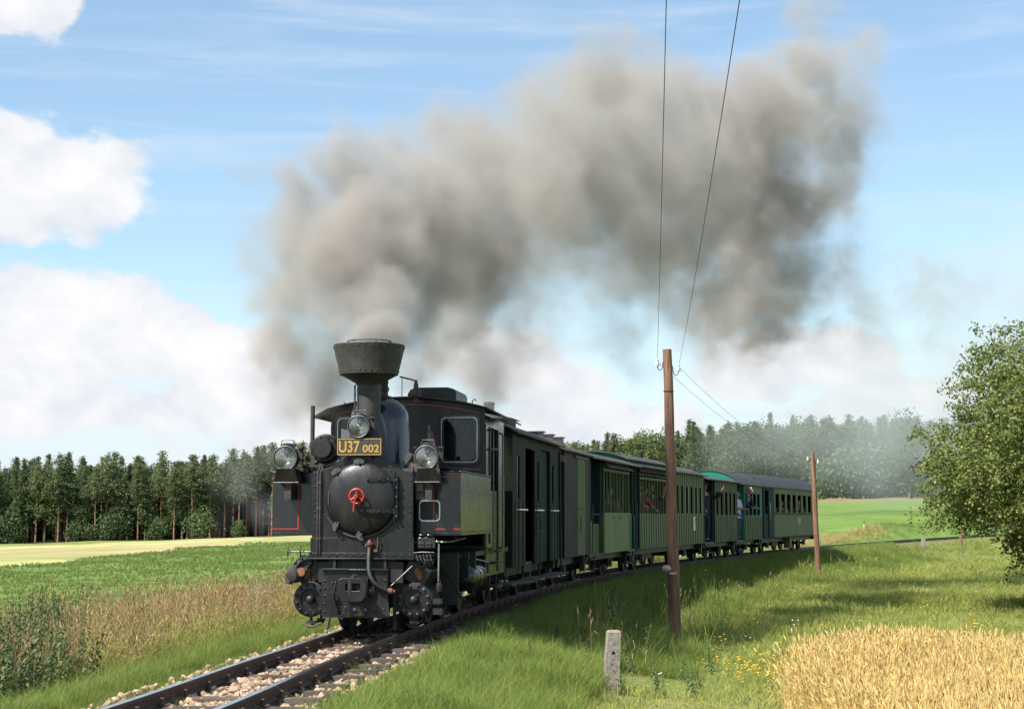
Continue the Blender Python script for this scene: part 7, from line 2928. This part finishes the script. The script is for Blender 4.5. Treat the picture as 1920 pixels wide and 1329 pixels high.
def smoke_volume(name, blobs, lo, hi, res, mt, label, warp=1.0, wscale=.35, nscale=.55, ndetail=7, gain=1.0, edge=.5, kind='stuff', origin=None, fade=None, parent=None, near=1.0, namp=2.6):
    """blobs: (centre, radius, weight). The density grid is the blobs' sum eroded by noise."""
    me = MB().bb(lo[0], hi[0], lo[1], hi[1], lo[2], hi[2]).mesh(name, mt)
    o = link(bpy.data.objects.new(name, me), parent)
    tag(o, label, None if parent else 'smoke', kind=kind)
    ng = bpy.data.node_groups.new(name, 'GeometryNodeTree')
    ng.interface.new_socket('Geometry', in_out='INPUT', socket_type='NodeSocketGeometry')
    ng.interface.new_socket('Geometry', in_out='OUTPUT', socket_type='NodeSocketGeometry')
    N, L = ng.nodes.new, ng.links.new
    go = N('NodeGroupOutput')
    gi = N('NodeGroupInput')
    vc = N('GeometryNodeVolumeCube')
    vc.inputs['Min'].default_value = lo
    vc.inputs['Max'].default_value = hi
    for ax, r in zip('XYZ', res):
        vc.inputs['Resolution ' + ax].default_value = r
    pos = N('GeometryNodeInputPosition')

    def val(sock, v):
        if isinstance(v, (int, float)):
            sock.default_value = v
        elif isinstance(v, (tuple, Vector)):
            sock.default_value = tuple(v)
        else:
            L(v, sock)

    def m(op, a, b=None, clamp=False):
        n = N('ShaderNodeMath')
        n.operation = op
        n.use_clamp = clamp
        val(n.inputs[0], a)
        if b is not None:
            val(n.inputs[1], b)
        return n.outputs[0]

    def vm(op, a, b=None, s=None):
        n = N('ShaderNodeVectorMath')
        n.operation = op
        val(n.inputs[0], a)
        if b is not None:
            val(n.inputs[1], b)
        if s is not None:
            val(n.inputs['Scale'], s)
        return n.outputs['Value' if op in ('DISTANCE', 'LENGTH') else 'Vector']

    def noise(vec, sc, det, rg=.5, out='Fac'):
        n = N('ShaderNodeTexNoise')
        n.inputs['Scale'].default_value = sc
        n.inputs['Detail'].default_value = det
        n.inputs['Roughness'].default_value = rg
        L(vec, n.inputs['Vector'])
        return n.outputs[out]
    if origin is not None:
        far = m('MINIMUM', m('MAXIMUM', m('DIVIDE', vm('DISTANCE', pos.outputs[0], origin), 9.0), .14), 1.0)
    else:
        far = 1.0
    w = noise(pos.outputs[0], wscale, 3, .55, 'Color')
    w = vm('SCALE', vm('SUBTRACT', w, (.5, .5, .5)), s=m('MULTIPLY', 2.0 * warp, far))
    p2 = vm('ADD', pos.outputs[0], w)
    w2 = noise(p2, wscale * 3.2, 3, .55, 'Color')
    p3 = vm('ADD', p2, vm('SCALE', vm('SUBTRACT', w2, (.5, .5, .5)), s=m('MULTIPLY', .9 * warp, far)))
    if origin is not None:
        w3 = noise(p3, 1.7, 4, .6, 'Color')
        p3 = vm('ADD', p3, vm('SCALE', vm('SUBTRACT', w3, (.5, .5, .5)), s=m('ADD', .55, m('MULTIPLY', far, .35))))
    tot = None
    for (c, r, wt) in blobs:
        d = vm('DISTANCE', p3, c)
        mr = N('ShaderNodeMapRange')
        mr.interpolation_type = 'SMOOTHSTEP'
        L(d, mr.inputs['Value'])
        mr.inputs['From Min'].default_value = r * .35
        mr.inputs['From Max'].default_value = r * 1.12
        mr.inputs['To Min'].default_value = wt
        mr.inputs['To Max'].default_value = 0.0
        tot = mr.outputs[0] if tot is None else m('MAXIMUM', m('MULTIPLY', m('ADD', tot, mr.outputs[0]), .72), m('MAXIMUM', tot, mr.outputs[0]))
    n1 = noise(p3, nscale, ndetail, .55)
    if origin is not None:
        n2 = noise(p3, nscale * 5.0, 6, .6)
        n1 = m('ADD', m('MULTIPLY', n1, m('ADD', .45, m('MULTIPLY', far, .30))), m('MULTIPLY', n2, m('SUBTRACT', .55, m('MULTIPLY', far, .30))))
        bil = noise(p3, nscale * 1.5, 4, .55)
        bil = m('SUBTRACT', 1.0, m('MULTIPLY', m('ABSOLUTE', m('SUBTRACT', bil, .5)), 5.0))
        n1 = m('SUBTRACT', n1, m('MULTIPLY', m('SUBTRACT', m('MAXIMUM', bil, 0.0), .42), .13))
    f = m('ADD', tot, m('MULTIPLY', m('SUBTRACT', n1, .5), namp))
    mr = N('ShaderNodeMapRange')
    mr.interpolation_type = 'SMOOTHSTEP'
    L(f, mr.inputs['Value'])
    mr.inputs['From Min'].default_value = .05
    mr.inputs['From Max'].default_value = .05 + edge
    dens = m('MULTIPLY', m('MULTIPLY', mr.outputs[0], m('MINIMUM', m('MULTIPLY', tot, 1.6), 1.0)), m('MULTIPLY', tot, gain))
    if origin is not None:
        dens = m('MULTIPLY', dens, m('ADD', 1.0, m('MULTIPLY', m('SUBTRACT', 1.0, far), near)))
    if fade is not None:
        sp = N('ShaderNodeSeparateXYZ')
        L(pos.outputs[0], sp.inputs[0])
        mf = N('ShaderNodeMapRange')
        mf.interpolation_type = 'SMOOTHSTEP'
        L(sp.outputs[1], mf.inputs['Value'])
        mf.inputs['From Min'].default_value, mf.inputs['From Max'].default_value, mf.inputs['To Min'].default_value, mf.inputs['To Max'].default_value = fade
        dens = m('MULTIPLY', dens, mf.outputs[0])
    if origin is not None:
        n5 = noise(p3, nscale * 2.2, 6, .6)
        dens = m('MULTIPLY', dens, m('MAXIMUM', m('ADD', .15, m('MULTIPLY', m('SUBTRACT', n5, .36), 5.2)), .06))
    L(m('MAXIMUM', dens, 0.0), vc.inputs['Density'])
    sm_ = N('GeometryNodeSetMaterial')
    sm_.inputs['Material'].default_value = mt
    L(vc.outputs[0], sm_.inputs[0])
    L(sm_.outputs[0], go.inputs[0])
    md = o.modifiers.new('smoke', 'NODES')
    md.node_group = ng
    return o


def build_smoke():
    mt = smoke_material('coal_smoke', (.60, .56, .525), 1.0)
    B_ = [  # u, v, radius in photograph pixels, weight
        (690, 640, 44, 2.2, 19.15), (700, 618, 40, 1.7, 19.2), (735, 630, 30, 1.9, 19.3), (722, 606, 42, .8, 19.3), (652, 610, 44, .75, 19.6), (690, 590, 46, .7, 19.5), (738, 618, 38, 1.3, 19.3), (720, 555, 80, .95, 19.8), (670, 560, 70, .95, 20), (665, 590, 70, 1.0, 19.8), (640, 530, 115, 1.1, 20.2),
        (700, 450, 150, 1.15, 20.5), (600, 440, 120, 1.1, 20.8), (560, 350, 100, 1.05, 21.2), (640, 300, 110, 1.1, 21.6), (520, 340, 65, .85, 21), (478, 390, 52, .6, 21), (690, 330, 110, 1.1, 21.5),
        (560, 560, 95, 1.0, 20.8), (545, 640, 85, .95, 21), (600, 670, 90, .95, 21.2), (570, 740, 75, .8, 21.2), (520, 780, 65, .6, 21.5), (490, 560, 50, .55, 21), (560, 810, 55, .5, 22), (640, 720, 70, .8, 21.6), (500, 690, 60, .7, 21.5), (700, 690, 60, .7, 22),
        (790, 400, 150, 1.1, 22.5), (800, 520, 130, 1.1, 22.5), (880, 470, 145, 1.25, 24.5), (780, 620, 95, 1.0, 22.5), (850, 640, 90, .9, 24), (930, 620, 80, .85, 26.5), (880, 700, 70, .65, 25), (820, 700, 70, .75, 24), (985, 600, 62, .8, 28), (960, 560, 75, .8, 28),
        (900, 300, 145, 1.15, 25.5), (960, 330, 150, 1.2, 28), (1060, 300, 160, 1.2, 32), (1050, 210, 120, 1.15, 32), (940, 420, 110, 1.1, 27), (1080, 380, 120, 1.1, 33), (960, 240, 90, 1.0, 28), (770, 240, 62, .6, 23), (1000, 220, 135, 1.05, 30), (1010, 380, 150, 1.05, 30), (1100, 125, 125, 1.1, 34), (1180, 90, 80, .9, 37), (1130, 290, 170, 1.1, 36), (1080, 450, 125, 1.0, 33),
        (1230, 200, 160, 1.1, 40), (1260, 370, 180, 1.1, 41), (1180, 480, 125, 1.0, 38), (1290, 520, 145, 1.05, 43), (1250, 590, 80, .75, 42), (1120, 560, 70, .5, 36),
        (1390, 230, 170, 1.1, 46), (1420, 400, 165, 1.1, 48), (1400, 540, 115, 1.05, 47), (1510, 130, 120, 1.1, 51), (1530, 40, 80, .85, 52), (1545, 250, 110, .95, 53), (1525, 380, 100, .85, 52), (1480, 530, 85, .75, 50), (1605, 100, 85, .8, 55), (1610, 480, 85, .6, 55), (1440, 610, 85, .8, 50), (1350, 600, 85, .85, 46), (1560, 330, 90, .8, 53), (1590, 190, 80, .75, 54), (470, 470, 60, .7, 21), (470, 330, 55, .75, 21), (860, 380, 110, 1.0, 24), (760, 300, 80, .85, 23), (850, 240, 70, .75, 25), (1010, 500, 90, .85, 30), (1130, 540, 80, .75, 36), (930, 700, 70, .8, 27), (1040, 590, 90, .85, 31), (1000, 660, 80, .7, 30), (860, 590, 110, 1.0, 24.5), (900, 520, 100, 1.2, 25.5), (1180, 610, 90, .6, 38), (780, 700, 80, .8, 23), (1500, 610, 70, .5, 51)]
    blobs = [(pix(u, v, Y), r * Y / 3000, w) for (u, v, r, w, Y) in B_]
    halo = [(pix(u, v, Y), r * Y / 3000, w) for (u, v, r, w, Y) in (
        (620, 480, 270, 0.60, 21.5), (590, 700, 200, 0.60, 22), (900, 560, 260, 0.60, 26), (820, 300, 200, 0.54, 24), (1150, 330, 320, 0.60, 37), (1400, 380, 330, 0.60, 48),
        (1400, 600, 200, 0.54, 49), (1120, 600, 190, 0.54, 34), (880, 740, 170, 0.57, 26), (1560, 560, 190, 0.51, 52), (1000, 720, 120, 0.48, 30), (1600, 250, 170, 0.48, 54))]
    halo += [(pix(1800, 560, 62), 5.0, .34), (pix(1680, 560, 60), 3.6, .4)]
    blobs += halo
    origin = pix(690, 640, 19.2)
    kw = dict(warp=1.15, wscale=.42, nscale=.62, gain=1.05, edge=.95, origin=origin, near=2.0, namp=4.0)
    lo, hi = (-6.5, 25.0, 2.2), (19.0, 66.0, 20.5)
    vox = .14
    far_ = smoke_volume('smoke', [b for b in blobs if b[0].y + b[1] > 23], lo, hi, tuple(int((b - a) / vox) for a, b in zip(lo, hi)), mt,
                        'dense grey brown coal smoke rolling from the chimney and back over the train', fade=(25.6, 27.4, 0.0, 1.0), **kw)
    lo, hi = (-5.2, 17.6, 2.0), (2.6, 28.0, 10.0)
    vox = .085
    smoke_volume('chimney_plume', [b for b in blobs if b[0].y - b[1] < 29], lo, hi, tuple(int((b - a) / vox) for a, b in zip(lo, hi)), mt, None, fade=(25.6, 27.4, 1.0, 0.0), parent=far_, **kw)
    # thin smoke drifting low to the right, veiling the far wood, and wisps left of the engine
    mt2 = smoke_material('thin_smoke', (.71, .735, .77), 1.0)
    bl = []
    for (u, v, r, w, Y) in ((1880, 600, 270, .95, 120), (1720, 740, 230, .85, 130), (1560, 840, 200, .8, 140), (1380, 850, 190, .5, 150), (1850, 820, 220, .8, 135), (1850, 700, 200, .7, 125), (1960, 470, 190, .8, 120), (1690, 900, 160, .6, 150)):
        bl.append((pix(u, v, Y), r * Y / 3000, w))
    lo, hi = (2, 88, -.2), (70, 175, 36)
    smoke_volume('drifting_smoke', bl, lo, hi, (68, 87, 44), mt2, 'thin bluish smoke drifting over the far field and veiling the wood on the right', warp=6, wscale=.06, nscale=.07, ndetail=4, gain=.075, edge=1.2)
    bl = []
    for (u, v, r, w, Y) in ((450, 900, 70, .9, 30), (480, 960, 60, .9, 28), (430, 980, 60, .5, 32), (500, 850, 60, .7, 30), (490, 1110, 30, 1.2, 20.5), (470, 1080, 40, .7, 22), (540, 1000, 60, .5, 24)):
        bl.append((pix(u, v, Y), r * Y / 3000, w))
    smoke_volume('steam_wisps', bl, (-7.5, 18.5, -.3), (-2.0, 36, 4.5), (46, 146, 40), mt2, 'pale bluish wisps of steam and smoke beside the left of the engine', warp=.7, wscale=.6, nscale=.8, ndetail=4, gain=.2, edge=1.0)


build_smoke()
